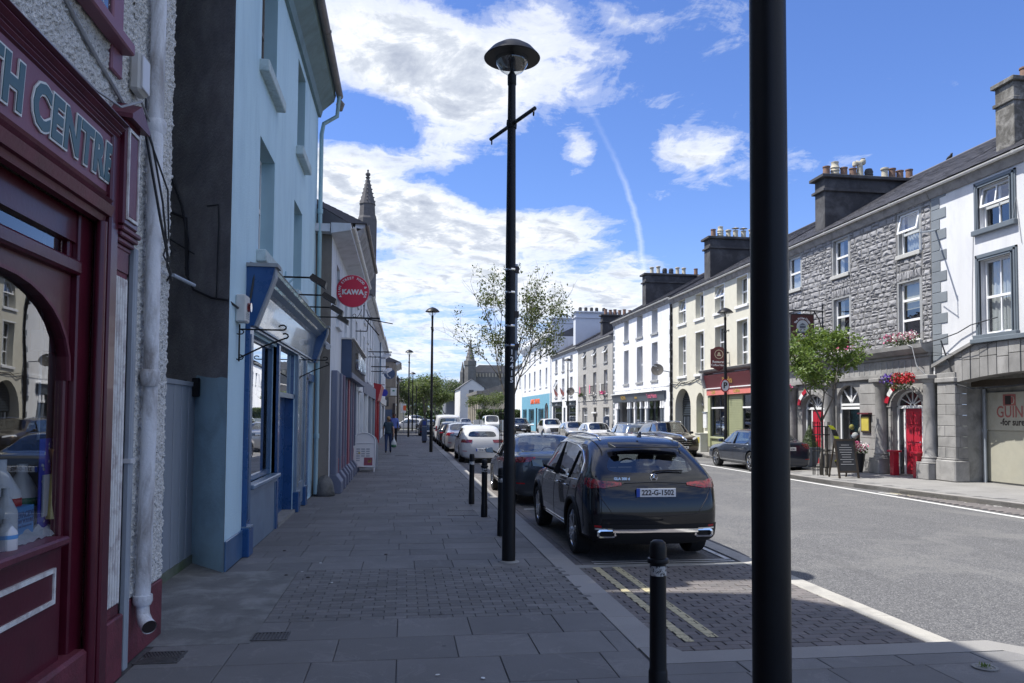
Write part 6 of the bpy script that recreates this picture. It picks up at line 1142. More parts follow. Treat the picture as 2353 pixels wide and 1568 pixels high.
cc = thing('security_camera', 'white security camera at the far end of the navy cornice', 'camera', LB(16.9, .3, 3.3)); MB(LB).bar((16.95, .02, 3.2), (16.95, .25, 3.26), .03, .03).tube([(17.0, .25, 3.3), (16.7, .36, 3.2)], .06, 10).build('camera_body', 'plastic_white', cc)
def GP(x, y, z):
    if y > Y0: return (x, y, z)
    k = x/9.; X = k*6.51/(1+1.26*k); return (X, SK(X)-.03, 1.76+(z-1.76)*(SK(X)/9.))
gc = thing('gable_cables', 'black cables looping down the bare grey gable of the blue house', 'cable', (-2.5, Y0, 4)); yy = Y0-.02
MB(GP).tube([(-2.85, yy, 5.0), (-2.5, yy, 4.1), (-2.42, yy, 3.7), (-2.42, yy, 3.3), (-2.35, yy, 3.15), (-2.15, yy, 3.06), (-1.98, yy-.0, 3.04), (-1.93, 9.2, 3.0), (-1.93, 9.6, 2.98), (-1.90, 9.85, 3.2), (-1.86, 9.9, 3.55)], .014, 6).tube([(-2.7, yy, 4.05), (-2.45, yy, 3.95), (-2.42, yy, 3.0+.3), (-2.43, yy, 3.4)], .02, 6).tube([(-2.22, yy, 4.1), (-2.1, yy, 4.12), (-2.09, yy, 3.9), (-2.1, yy, 3.06)], .009, 5).tube([(-2.85, yy, 3.9), (-2.6, yy, 3.7), (-2.35, yy, 3.55)], .008, 5).tube([(-2.62, yy, 3.7), (-2.65, yy, 3.3), (-2.7, yy, 3.0)], .008, 5).build('cable', 'cable', gc)
rk = thing('guard_stone', 'rounded rough guard stone at the foot of the blue house downpipe', 'stone', (-1.68, 17.15, 0)); m = MB(); prf = [(.22, 0), (.215, .12), (.19, .25), (.15, .35), (.08, .42), (.0, .44)]
m.lathe(-1.68, 17.18, prf, 16); m.v = [(x+(z*.0)+random.uniform(-.012, .012), y+random.uniform(-.012, .012), z+random.uniform(-.01, .01)) for x, y, z in m.v]; m.build('stone', 'rock', rk, smooth=True)

# ------------------------------------------------------------ further houses on the left
def lhouse(name, label, X0, y0, y1, ze, zr, holes, wall, flank=None, over=.3, dr=-3.5, soff='soffit', gut='gutter_white', group=None, gable=True, sillm='wall_cool_white', slates=0):
    L = LEFT(X0); t = thing(name, label, 'house', (X0, (y0+y1)/2, 0), group)
    m = MB(L); facade(m, y0, y1, 0, ze, holes, .2, side=False); m.build('wall', wall, t, fixn=False)
    MB(L).poly([(y0, 0, 0), (y0, -9, 0), (y0, -9, ze), (y0, dr, zr), (y0, 0, ze)]).build('flank_wall', flank or wall, t, fixn=False); MB(L).poly([(y1, 0, 0), (y1, -9, 0), (y1, -9, ze), (y1, dr, zr), (y1, 0, ze)]).poly([(y0, -9, 0), (y1, -9, 0), (y1, -9, ze), (y0, -9, ze)]).build('back_wall', wall, t, fixn=False)
    roof_plane(t, L, y0-.08, y1+.08, ze+.13, over, zr+.15, dr, slates); MB(L).prism([(0, ze-.12), (.04, ze-.12), (over-.05, ze+.02), (over-.05, ze+.12), (0, ze+.12)], 0, y0, y1).build('eave_board', soff, t); gutter_run(t, L, y0-.08, y1+.08, over+.03, ze+.10, gut)
    for (a, b, c, e) in [h for h in holes if h[2] > 2.5]: window(t, L, a+.01, b-.01, c+.01, e-.01, d=-.15, fw=.05, glass='glass_far', sill=sillm, far=True)
    return t, L
wC = [(18.6, 19.5, 3.95, 5.35), (21.2, 22.1, 3.95, 5.35), (23.4, 24.3, 3.95, 5.35)]
tC, LC = lhouse('grey_end_house', 'house with the round red sign and mauve shopfront below deep white eaves', -1.62, 17.32, 25.6, 5.85, 8.0, wC+[(18.6, 25.4, .0, 2.75)], 'wall_cool_white', 'flank_brown', .42)
MB(LC).prism([(0, 5.72), (.42, 5.80), (.42, 5.95), (0, 5.95)], 0, 17.0, 25.6).build('boxed_eave', 'soffit', tC); MB().box(-3.2, -1.64, 17.02, 17.31, 5.76, 5.93).build('eave_return', 'soffit', tC)
MB(LC).poly([(18.6, -.25, 0), (25.4, -.25, 0), (25.4, -.25, 2.75), (18.6, -.25, 2.75)]).build('shop_glazing', 'glass_far', tC, fixn=False)
for i, (u, w, mt) in enumerate(((17.9, .55, 'c_slate'), (19.0, .30, 'c_slate'), (19.9, .16, 'c_mauve'), (20.7, .2, 'c_slate'), (21.6, .5, 'c_maroon'), (22.6, .2, 'c_slate'), (23.5, .2, 'c_mauve'), (24.6, .3, 'c_slate'))):
    MB(LC).box(u-w/2, u+w/2, 0, .14, .32, 2.76).build('shop_pilaster', mt, tC, bevel=.015); MB(LC).prism([(0, 0), (.26, 0), (.26, .26), (.15, .42), (0, .42)], 0, u-w/2-.05, u+w/2+.05).build('pilaster_base', 'c_slate', tC, bevel=.01)
MB(LC).box(18.3, 25.4, -.06, .10, .0, .72).build('stallriser', 'c_maroon', tC)
sbx = thing('shop_sign_box', 'deep projecting shop sign box with tall chrome letters', 'shop sign', (-1.5, 23, 3.2))
MB().box(-1.62, -1.36, 20.3, 27.0, 2.72, 3.72).build('sign_case', 'c_navy', sbx, bevel=.01); MB().box(-1.36, -1.345, 20.36, 26.94, 2.86, 3.66).build('sign_face', 'c_board', sbx); MB().box(-1.37, -1.33, 20.3, 27.0, 2.72, 2.86).build('lower_rail', 'c_slate', sbx); MB().box(-1.66, -1.28, 20.25, 27.05, 3.72, 3.76).build('sign_cap', 'gutter_white', sbx)
text('lettering', 'UNIKAWA', 'chrome_letter', .62, frame_mtx((-1.30, 23.6, 3.22), (0, 1, 0), (0, 0, 1)), sbx, .05, bold=.01, sx=1.25) if False else text('lettering', 'UNDYWA', 'chrome_letter', .62, frame_mtx((-1.30, 23.6, 3.22), (0, 1, 0), (0, 0, 1)), sbx, .05, bold=.01, sx=1.4)
MB().box(-1.80, -1.66, 20.1, 20.28, 3.5, 3.66).build('switch_box', 'plastic_white', sbx)
ka = thing('round_kawa_sign', 'round red sign reading KAWA hung over the pavement', 'hanging sign', (-1.3, 19.5, 4.85)); yk = 19.47
n = 40; cx_, cz_ = -1.30, 4.85
MB().add([(cx_+.40*math.cos(6.2832*k/n), y, cz_+.40*math.sin(6.2832*k/n)) for y in (19.47, 19.53) for k in range(n)], [tuple(range(n)), tuple(range(n, 2*n))]+[(k, (k+1) % n, n+(k+1) % n, n+k) for k in range(n)]).build('disc', 'kawa_red', ka)
MB().tube([(cx_+.40*math.cos(6.2832*k/n), 19.5, cz_+.40*math.sin(6.2832*k/n)) for k in range(n+1)], .012, 6).build('rim', 'kawa_rim', ka)
text('lettering', 'KAWA', 'white_print', .165, frame_mtx((cx_, yk-.004, cz_-.03), (1, 0, 0), (0, 0, 1)), ka, .002, bold=.010, sx=1.0, space=1.1)
def ring_text(s, cx, y, cz, r, a0, a1, size, mat, par):
    for i, chh in enumerate(s):
        if chh == ' ': continue
        a = R(a0+(a1-a0)*i/(len(s)-1)); text('letter', chh, mat, size, frame_mtx((cx+r*math.sin(a), y, cz+r*math.cos(a)), (math.cos(a), 0, -math.sin(a)), (math.sin(a), 0, math.cos(a))), par, .001, bold=.003)
ring_text('ASIAN STREET FOOD & BAR', cx_, yk-.004, cz_, .325, -115, 115, .082, 'white_print', ka)
MB().bar((-1.70, 19.5, 5.12), (-1.62, 19.5, 5.12), .02, .02).bar((-1.72, 19.5, 4.6), (-1.62, 19.5, 4.6), .02, .02).bar((-1.66, 19.5, 5.12), (-1.5, 19.5, 5.12), .02, .02).build('fixings', 'plastic_white', ka)
hb = thing('iron_sign_bar', 'black ornate iron bar with finial below the round red sign', 'bracket', (-1.2, 19.5, 4.18)); m = MB().bar((-1.66, 19.5, 4.18), (-.62, 19.5, 4.18), .05, .04).bar((-1.02, 19.5, 4.18), (-1.02, 19.5, 4.48), .02, .02).lathe(-1.02, 19.5, [(.0, 4.46), (.025, 4.49), (0, 4.53)], 8).bar((-.98, 19.5, 4.15), (-.65, 19.9, 3.8), .02, .02)
for s in (-1, 1): m.tube([(-1.02+s*(.05+.16*k/8), 19.5, 4.40-.2*math.sin(k/8*1.9)) for k in range(9)], .008, 5); m.tube([(-1.25+s*.04*math.cos(k*.8), 19.5, 4.24+.04*math.sin(k*.8)) for k in range(9)], .007, 5)
m.build('ironwork', 'black_metal', hb)
wD = [(y, y+1.0, z, z+h) for y in (26.6, 29.2, 31.8) for (z, h) in ((5.6, 1.6), (3.3, 1.7))]
tD, LD = lhouse('tall_white_house', 'taller white house with peeling cornice beyond the round red sign', -1.66, 25.7, 34.2, 7.95, 9.7, wD+[(27.6, 29.4, 0, 2.6), (30.5, 33.5, 0, 2.6)], 'wall_cool_white', 'wall_cool_white', .36, gut='gutter_brown')
MB(LD).prism([(0, 7.35), (.05, 7.35), (.12, 7.6), (.28, 7.82), (.3, 7.9), (0, 7.95)], 0, 25.7, 34.2).build('deep_cornice', 'fascia_board', tD)
m = MB(LD).box(27.62, 29.38, -.18, -.15, 0, 2.6)
for k in range(24): m.box(27.65, 29.35, -.15, -.125, .05+k*.1, .05+k*.1+.07)
m.build('roller_shutter', 'shutter', tD); MB(LD).box(27.4, 29.6, 0, .12, 2.6, 3.15).build('shutter_box', 'wall_cool_white', tD, bevel=.01); MB(LD).box(30.5, 33.5, -.2, -.15, 0, 2.6).build('shop_glazing', 'glass_far', tD); MB(LD).box(30.2, 33.8, 0, .12, 2.62, 3.1).build('shop_fascia', 'c_slate', tD)
for u in (26.4, 30.2, 33.9): MB(LD).box(u-.15, u+.15, 0, .12, 0, 2.62).build('shop_pilaster', 'wall_cool_white', tD, bevel=.01)
wE = [(y, y+1.0, z, z+1.5) for y in (36, 39, 42) for z in (3.4, 5.2)]
tE, LE = lhouse('white_terrace_house', 'narrow white terrace house before the red shopfront', -1.72, 34.25, 44.4, 6.9, 9.0, wE+[(35.5, 38, 0, 2.6), (39.5, 43, 0, 2.6)], 'wall_cool_white'); MB(LE).box(34.6, 44.2, 0, .14, 2.62, 3.2).build('shop_fascia', 'c_slate', tE); [MB(LE).box(a, b, -.2, -.15, 0, 2.6).build('shop_glazing', 'glass_far', tE) for a, b in ((35.5, 38), (39.5, 43))]; [MB(LE).box(u-.12, u+.12, 0, .12, 0, 2.62).build('shop_pilaster', 'fence_grey', tE) for u in (34.7, 35.3, 38.3, 39.2, 43.3, 44.1)]
wF = [(y, y+1.0, 3.5, 5.3) for y in (46, 49, 52)]
tF, LF = lhouse('red_shop_house', 'house with a bright red shopfront beyond the white terrace', -1.72, 44.45, 54.5, 6.95, 9.0, wF+[(45.2, 48, 0, 2.5), (49, 53.6, 0, 2.5)], 'fence_grey'); MB(LF).prism([(0, 2.55), (.25, 2.6), (.45, 3.5), (0, 3.6)], 0, 44.6, 49.8).build('shop_fascia', 'red_dark', tF); MB(LF).box(45.2, 48, -.1, -.02, 0, 2.5).build('red_door', 'red_dark', tF); [MB(LF).box(u-.18, u+.18, 0, .18, 0, 2.6).build('shop_pilaster', 'red_dark', tF) for u in (44.8, 48.2, 50.0)]; MB(LF).box(50.2, 54.2, 0, .2, 2.6, 3.4).build('pale_fascia', 'curtain', tF); MB(LF).box(49, 53.6, -.15, -.1, 0, 2.5).build('shop_glazing', 'glass_far', tF)
wG = [(y, y+1.0, z, z+1.5) for y in (56.5, 60, 63.5, 67) for z in (3.3, 5.3)]
tG, LG = lhouse('blue_trim_house', 'pale terrace house with blue painted edge before the side street', -1.72, 54.6, 72.5, 7.2, 9.3, wG+[(56, 60, .5, 2.5), (62, 70, .5, 2.5)], 'wall_cool_white'); MB(LG).box(54.6, 55.4, 0, .1, 0, 6.9).build('corner_band', 'slate_blue', tG); MB(LG).box(56, 71, 0, .14, 2.6, 3.1).build('shop_fascia', 'curtain', tG); [MB(LG).box(a, b, -.15, -.1, .5, 2.5).build('shop_glazing', 'glass_far', tG) for a, b in ((56, 60), (62, 70))]
for (u, z, lb) in ((46.5, 3.62, 'small slanted security lamp over the red shopfront'),): t = thing('shop_lamp', lb, 'lamp', (-1.2, u, z)); MB().bar((-1.62, u+.4, 3.62), (-1.1, u-.2, 3.55), .10, .05).build('lamp_tube', 'plastic_white', t)
wH = [(y, y+1.1, z, z+1.5) for y in (78, 82) for z in (2.9, 5.2)]
tH, LH = lhouse('tan_gable_house', 'tan rendered house standing forward with a grey gable facing the street', -.80, 75.0, 86.0, 6.75, 8.4, wH, 'far_tan', 'flank_brown', .45, soff='soffit')
MB().box(-1.75, -1.45, 74.97, 75.0, 2.6, 3.5).build('gable_window', 'glass_far', tH); MB().box(-1.8, -1.1, 74.94, 75.0, 0, 2.3).build('gable_shop', 'c_navy', tH); MB().box(-1.05, -.82, 74.9, 75.0, 0, 2.9).build('black_post', 'ink', tH)
tI, LI = lhouse('small_brown_house', 'small brown gabled house beyond the tan house', -.55, 87.5, 91, 5.7, 7.0, [], 'flank_brown', 'flank_brown', .3)
dpC = thing('black_downpipe', 'black downpipe between the tan house and its neighbour', 'downpipe', (-.7, 86.8, 0)); MB().tube([(-.7, 86.8, 0), (-.7, 86.8, 6.2)], .07, 8).build('pipe', 'black_metal', dpC)
# small signs along the left side
def round_sign(label, x, y, z, r, mat, txt=None, face=None):
    t = thing('round_shop_sign', label, 'hanging sign', (x, y, z)); n = 28
    MB().add([(x+r*math.cos(6.2832*k/n), yy2, z+r*math.sin(6.2832*k/n)) for yy2 in (y, y+.08) for k in range(n)], [tuple(range(n)), tuple(range(n, 2*n))]+[(k, (k+1) % n, n+(k+1) % n, n+k) for k in range(n)]).build('disc', mat, t); MB().bar((-1.72, y+.04, z), (x-r, y+.04, z), .04, .04).build('bracket', 'black_metal', t)
    if txt: m = MB(); m.prism([(x-.62*r, z+.05*r), (x-.45*r, z+.2*r), (x-.1*r, z-.5*r), (x-.28*r, z-.62*r)], 1, y-.01, y-.002).prism([(x-.1*r, z-.6*r), (x+.1*r, z-.45*r), (x+.25*r, z-.75*r), (x+.1*r, z-.85*r)], 1, y-.01, y-.002).build('print', 'card', t)
    return t
round_sign('round black sign with pale slanted print beyond the red shop', -1.12, 60.0, 4.95, .42, 'c_navy', True)
round_sign('smaller navy round sign beside the red shopfront', -1.30, 52.0, 3.25, .24, 'poster_blue')
hs = thing('pale_hanging_sign', 'pale square hanging sign with green mark beyond the round black sign', 'hanging sign', (-.95, 72, 3.9)); MB().box(-1.23, -.67, 71.97, 72.03, 3.57, 4.28).build('sign_face', 'bag_plastic', hs); MB().box(-1.05, -.85, 71.96, 71.97, 3.95, 4.08).build('green_mark', 'label_green', hs); MB().bar((-1.7, 72, 4.34), (-.6, 72, 4.34), .04, .04).bar((-1.7, 72, 3.5), (-.6, 72, 3.5), .04, .04).build('bracket', 'black_metal', hs)
ys = thing('yellow_tourist_sign', 'white post sign with an orange symbol near the far lamp', 'sign', (.05, 80, 2)); MB().box(-.32, .25, 79.97, 80.0, 2.0, 2.95).build('sign_face', 'plate_white', ys); MB().box(-.05, .25, 79.95, 79.97, 2.25, 2.75).build('symbol', 'orange', ys); MB().tube([(0, 80.03, 0), (0, 80.03, 2.95)], .04, 8).build('post', 'pipe_grey', ys)
al2 = thing('iron_bracket', 'thin black angled bracket arm beyond the iron sign bar', 'bracket', (-1.0, 26, 4.9)); MB().bar((-1.62, 26, 4.55), (-1.25, 26, 4.55), .03, .03).bar((-1.25, 26, 4.55), (-1.2, 26, 4.95), .03, .03).bar((-1.2, 26, 4.95), (-.4, 26, 4.82), .03, .03).build('arm', 'black_metal', al2)
for (y, z) in ((37.5, 4.8), (41, 4.3)):
    t = thing('wall_light_arm', ('upper' if z > 4.5 else 'lower')+' iron lamp arm on the white terrace house', 'bracket', (-1.4, y, z)); MB().bar((-1.72, y, z), (-.8 if z < 4.5 else -.6, y, z), .05, .05).bar((-1.72, y, z-.25), (-1.0, y, z-.25), .04, .04).build('arm', 'black_metal', t); MB().bar((-1.0, y-.2, z-.3), (-.75, y+.3, z-.1), .25, .12).build('lamp_head', 'soffit', t)
# church spire behind the left side
sp = thing('church_tower', 'dark stone church pinnacle tower rising behind the left hand houses', 'church tower', (-3.0, 60, 0))
def octo(cx, cy, r, z): return [(cx+r*math.cos(math.pi/4*k+math.pi/8), cy+r*math.sin(math.pi/4*k+math.pi/8), z) for k in range(8)]
m = MB(); sx_, sy_ = -2.98, 60.0
def rings(m, cx, cy, rs, n=8):
    b = len(m.v)
    for r, z in rs: m.v += [(cx+r*math.cos(2*math.pi/n*k+math.pi/n), cy+r*math.sin(2*math.pi/n*k+math.pi/n), z) for k in range(n)]
    for i in range(len(rs)-1):
        for k in range(n): m.f.append((b+i*n+k, b+i*n+(k+1) % n, b+(i+1)*n+(k+1) % n, b+(i+1)*n+k))
rings(m, sx_, sy_, [(.74, 0), (.74, 16.9), (.66, 17.1), (.60, 18.0), (.66, 18.05), (.46, 18.7), (.12, 20.1), (.10, 20.15)]); m.build('shaft', 'spire_stone', sp)
m = MB(); rings(m, sx_, sy_, [(.16, 20.12), (.2, 20.18), (.1, 20.22), (.12, 20.3), (.2, 20.38), (.2, 20.48), (.1, 20.56), (.05, 20.65), (.09, 20.72), (.02, 20.82)]); m.build('finial', 'spire_stone', sp)
m = MB()
for k in range(6):
    z = 18.3+k*.32; r = .62-(z-18.05)*.25
    for a in (0, math.pi/2, math.pi, 1.5*math.pi): m.lathe(sx_+r*math.cos(a), sy_+r*math.sin(a), [(0, z-.06), (.07, z), (0, z+.09)], 6)
m.build('crockets', 'spire_stone', sp, kind='stuff'); m = MB(); rings(m, sx_+.42, sy_+.1, [(.42, 0), (.42, 16.9), (.36, 17.1), (.0, 17.7)], 4); m.build('buttress', 'spire_stone', sp)
# ------------------------------------------------------------ cars
def car_shell(sp):
    """smooth body surface from lengthwise sections; returns evaluated mesh data with material slots 0 paint 1 side glass 2 lower trim 3 windscreen 4 rear glass"""
    L, Wd, H = sp['L'], sp['W'], sp['H']; yr, yf = -L/2, L/2; w = Wd/2; zb = sp.get('zb', .22); kind = sp['kind']; belt = sp['belt']; hood = sp['hood']; tum = sp.get('tum', .80)
    box = kind in ('suv', 'hatch', 'estate', 'van')
    lean = sp.get('lean', .45)
    def rp(z):       # how far the tail leans forward at height z
        if box:
            pts = [(0, .12), (zb, .06), (.45, .0), (.70, .015), (belt-.12, .05), (belt, .10 if kind != 'van' else .04), (H*.93, lean), (H, lean+.05)]
        else: pts = [(0, .12), (zb, .07), (.48, 0), (.75, .01), (.98, .03), (1.1, .05), (2, .3)]
        return np.interp(z, [p[0] for p in pts], [p[1] for p in pts])
    def fp(z):
        pts = [(0, .16), (zb, .08), (.40, .0), (.62, .02), (hood-.12, .10), (hood, .26), (2, .4)]; return -np.interp(z, [p[0] for p in pts], [p[1] for p in pts])
    aF, aR = sp['ax']; cow = sp['cowl']; rf = sp['rooff']; rr = sp['roofr']
    St = []  # (base y, leanfactor, which, width factor, cabin?, top z, beltz)
    if box:
        rb = sp.get('rb', .05); St += [(yr, 1, 'r', .84, 1, H-.13, belt+rb), (yr+.07, 1, 'r', .945, 1, H-.09, belt+rb), (yr+.30, .85, 'r', .99, 1, H-.05, belt+rb*.6), (yr+.62, .55, 'r', 1, 1, H-.025, belt+rb*.15), (sp['cp'], .0, 'r', 1, 1, H-.012, belt-.02)]
    else:
        tz = sp['trunk']
        St += [(yr, 1, 'r', .84, 0, tz-.03, tz-.09), (yr+.07, 1, 'r', .945, 0, tz-.005, tz-.06), (yr+.35, .6, 'r', .985, 0, tz+.01, tz-.04), (sp['glassb'], 0, 'r', 1, 0, tz+.03, belt), (rr, 0, 'r', 1, 1, H-.035, belt), (sp['cp'], 0, 'r', 1, 1, H-.005, belt-.01)]
    St += [(sp['bp']-.045, 0, 'r', 1, 1, H, belt-.03), (sp['bp']+.045, 0, 'r', 1, 1, H, belt-.032), (rf-.25, 0, 'r', 1, 1, H-.012, belt-.045), (rf, 0, 'r', 1, 1, H-.045, belt-.05), (cow-.05, 0, 'f', 1, 2, hood+.04, hood-.02), (cow+.12, 0, 'f', 1, 0, hood+.02, hood-.045),
           (aF+.05, 0, 'f', .99, 0, hood-.02, hood-.085), (yf-.32, .55, 'f', .97, 0, hood-.06, hood-.13), (yf-.07, 1, 'f', .93, 0, hood-.11, hood-.19), (yf, 1, 'f', .80, 0, hood-.15, hood-.23)]
    ring = []
    for (yb, ln, wh, wf, cab, zt, zbl) in St:
        wr = w*tum*(wf if wf > .96 else wf*.97); ww = w*wf
        if cab == 1: P = [(0, zb), (ww*.86, zb), (ww*.975, zb+.09), (ww, (zb+zbl)*.5), (ww*.985, zbl-.12), (ww*.955, zbl), (wr, zt-.10), (wr-.075, zt-.025), (wr*.5, zt+.012), (0, zt+.022)]
        elif cab == 2: P = [(0, zb), (ww*.86, zb), (ww*.975, zb+.09), (ww, (zb+zbl)*.5), (ww*.985, zbl-.12), (ww*.95, zbl), (ww*.90, zbl+.035), (ww*.82, zt-.005), (ww*.45, zt+.022), (0, zt+.028)]
        else: P = [(0, zb), (ww*.86, zb), (ww*.975, zb+.09), (ww, (zb+zbl)*.5), (ww*.985, zbl-.10), (ww*.93, zbl), (ww*.87, (zbl*.35+zt*.65)), (ww*.77, zt), (ww*.42, zt+.018), (0, zt+.022)]
        row = []
        for (x, z) in P: row.append((x, yb+ln*((rp(z)) if wh == 'r' else fp(z)), z))
        ring.append([(-x, y, z) for (x, y, z) in row[:0:-1]] + row)   # 19 points: left top ... wait ordering below
    # order: index 0 = bottom centre going +x up to roof centre, then down the -x side
    V = []; idx = {}
    for i, r in enumerate(ring):
        right = r[9:]                     # bottom centre .. roof centre (10 points)
        for k, p in enumerate(right): idx[i, k] = len(V); V.append(p)
        for k in range(1, 9): idx[i, -k] = len(V); q = right[k]; V.append((-q[0], q[1], q[2]))
    def I(i, k): return idx[i, k] if (k >= 0 or (i, k) in idx) else idx[i, -k]
    F = []; MI = []; n = len(St)
    def cabq(i): return St[i][4] == 1
    for i in range(n-1):
        for s in (1, -1):
            for k in range(9):
                a, b = k*s, (k+1)*s
                if b == -9: b = 9
                q = (I(i, a), I(i+1, a), I(i+1, b), I(i, b)); F.append(q if s > 0 else q[::-1])
                mi = 0
                if k == 0 or (k == 1): mi = 2 if sp.get('clad') or k == 0 else 0
                ya = (St[i][0]+St[i+1][0])/2
                if k == 5:
                    if box and 3 <= i and i != n-15+0 and cabq(i) and (cabq(i+1) or St[i+1][4] == 2): mi = 1
                    if not box and cabq(i) and (cabq(i+1) or St[i+1][4] == 2): mi = 1
                if k in (7, 8) and St[i][4] == 1 and St[i+1][4] == 2: mi = 3
                if k in (7, 8) and not box and St[i][4] == 0 and St[i+1][4] == 1: mi = 4
                MI.append(mi)
    # caps
    for end, i in (('r', 0), ('f', n-1)):
        cols = [1, .86, .43, 0, -.43, -.86, -1]; bul = .075 if end == 'r' else .11; sg = -1 if end == 'r' else 1
        G_ = {}
        for k in range(0, 10):
            p = V[I(i, k)]
            for c, f in enumerate(cols):
                if k in (0, 9): 
                    G_[k, c] = I(i, k) if f == 0 else None
                elif f == 1: G_[k, c] = I(i, k)
                elif f == -1: G_[k, c] = I(i, -k)
                else: V.append((p[0]*f, p[1]+sg*bul*(1-f*f)*(.9 if k < 7 else .55), p[2])); G_[k, c] = len(V)-1
        for k in range(1, 8):
            for c in range(6):
                q = (G_[k, c], G_[k, c+1], G_[k+1, c+1], G_[k+1, c]); F.append(q if end == 'r' else q[::-1])
                mi = 2 if (k == 1 and sp.get('clad')) else 0
                if end == 'r' and box and k in (5,) and 0 < c < 5: mi = 4
                if end == 'f' and False: mi = 2
                MI.append(mi)
        for k, kk in ((8, 9), (1, 0)):
            ce = I(i, kk)
            for c in range(6):
                q = (G_[k, c], ce, G_[k, c+1]) if (kk == 0) == (end == 'r') else (G_[k, c+1], ce, G_[k, c])
                F.append(q[::-1]); MI.append(2 if kk == 0 else 0)
    me = bpy.data.meshes.new('shell'); me.from_pydata(V, [], F)
    for m_ in range(5): me.materials.append(None)
    me.polygons.foreach_set('material_index', MI)
    bm = bmesh.new(); bm.from_mesh(me); bmesh.ops.recalc_face_normals(bm, faces=bm.faces)
    cl = bm.edges.layers.float.get('crease_edge') or bm.edges.layers.float.new('crease_edge')
    for e in bm.edges:
        ms = {f.material_index for f in e.link_faces}
        if len(ms) == 2 and (ms & {1, 3, 4}): e[cl] = .75
        elif len(ms) == 2: e[cl] = .4
    bm.to_mesh(me); bm.free()
    o = bpy.data.objects.new('shell', me); COL.objects.link(o)
    md = o.modifiers.new('s', 'SUBSURF'); md.levels = md.render_levels = 2
    cut = MB(); r = sp['r']+.045
    for a in (aF, aR):
        for s in (-1, 1): cut.tube([(s*(w-.24), a, sp['r']+.01), (s*(w+.2), a, sp['r']+.01)], r, 28)
    co = cut.build('cut', 'blk_plastic', None); co.data.materials.clear(); [co.data.materials.append(None) for _ in range(3)]; co.data.polygons.foreach_set('material_index', [2]*len(co.data.polygons))
    b = o.modifiers.new('b', 'BOOLEAN'); b.object = co; b.operation = 'DIFFERENCE'; b.solver = 'EXACT'
    dg = bpy.context.evaluated_depsgraph_get(); dg.update(); ev = bpy.data.meshes.new_from_object(o.evaluated_get(dg))
    bpy.data.objects.remove(o); bpy.data.objects.remove(co)
    return ev
WHEEL = {}
def wheel_meshes(r, style):
    k = (r, style)
    if k in WHEEL: return WHEEL[k]
    t = MB(lambda a, b, c: (b, a, c)); tw = .11
    def ringprof(mb, prof, n=36):
        b = len(mb.v)
        for (rad, x) in prof:
            for q in range(n): a = 2*math.pi*q/n; mb.v.append((x, rad*math.cos(a), rad*math.sin(a)))
        for i in range(len(prof)-1):
            for q in range(n): mb.f.append((b+i*n+q, b+i*n+(q+1) % n, b+(i+1)*n+(q+1) % n, b+(i+1)*n+q))
    T_ = MB(); ringprof(T_, [(r*.70, tw*.75), (r*.76, tw*.98), (r*.93, tw), (r*.985, tw*.85), (r, tw*.5), (r, -tw*.5), (r*.985, -tw*.85), (r*.93, -tw), (r*.76, -tw*.98), (r*.70, -tw*.75)])
    to = T_.build('tyre', 'tyre', None, smooth='a'); tm = to.data; bpy.data.objects.remove(to)
    A = MB(); ringprof(A, [(r*.70, tw*.78), (r*.72, tw*.86), (r*.68, tw*.86), (r*.64, tw*.6), (r*.63, -tw*.6)]); ringprof(A, [(.0, tw*.72), (r*.13, tw*.72), (r*.15, tw*.5), (r*.15, tw*.2)], 16)
    ns = {'twin': 5, 'five': 5, 'seven': 7, 'ten': 10}[style]
    for q in range(ns):
        for off in ((-.13, .13) if style == 'twin' else (0,)):
            a0, a1 = 2*math.pi*q/ns, 2*math.pi*q/ns+off; wd = .032 if style == 'twin' else .030 if style == 'ten' else .055
            p0 = (tw*.62, r*.12*math.cos(a0+off*.5), r*.12*math.sin(a0+off*.5)); p1 = (tw*.78, r*.67*math.cos(a1), r*.67*math.sin(a1)); A.bar(p0, p1, .03, wd, (1, 0, 0)) if False else A.bar(p0, p1, wd, .035, (1, 0, 0))
    ao = A.build('rim', 'rim_alloy', None, smooth='a'); am = ao.data; bpy.data.objects.remove(ao)
    Bk = MB(); ringprof(Bk, [(r*.63, tw*.15), (.0, tw*.15)], 24); bo = Bk.build('brake', 'blk_plastic', None); bmh = bo.data; bpy.data.objects.remove(bo)
    WHEEL[k] = (tm, am, bmh); return WHEEL[k]
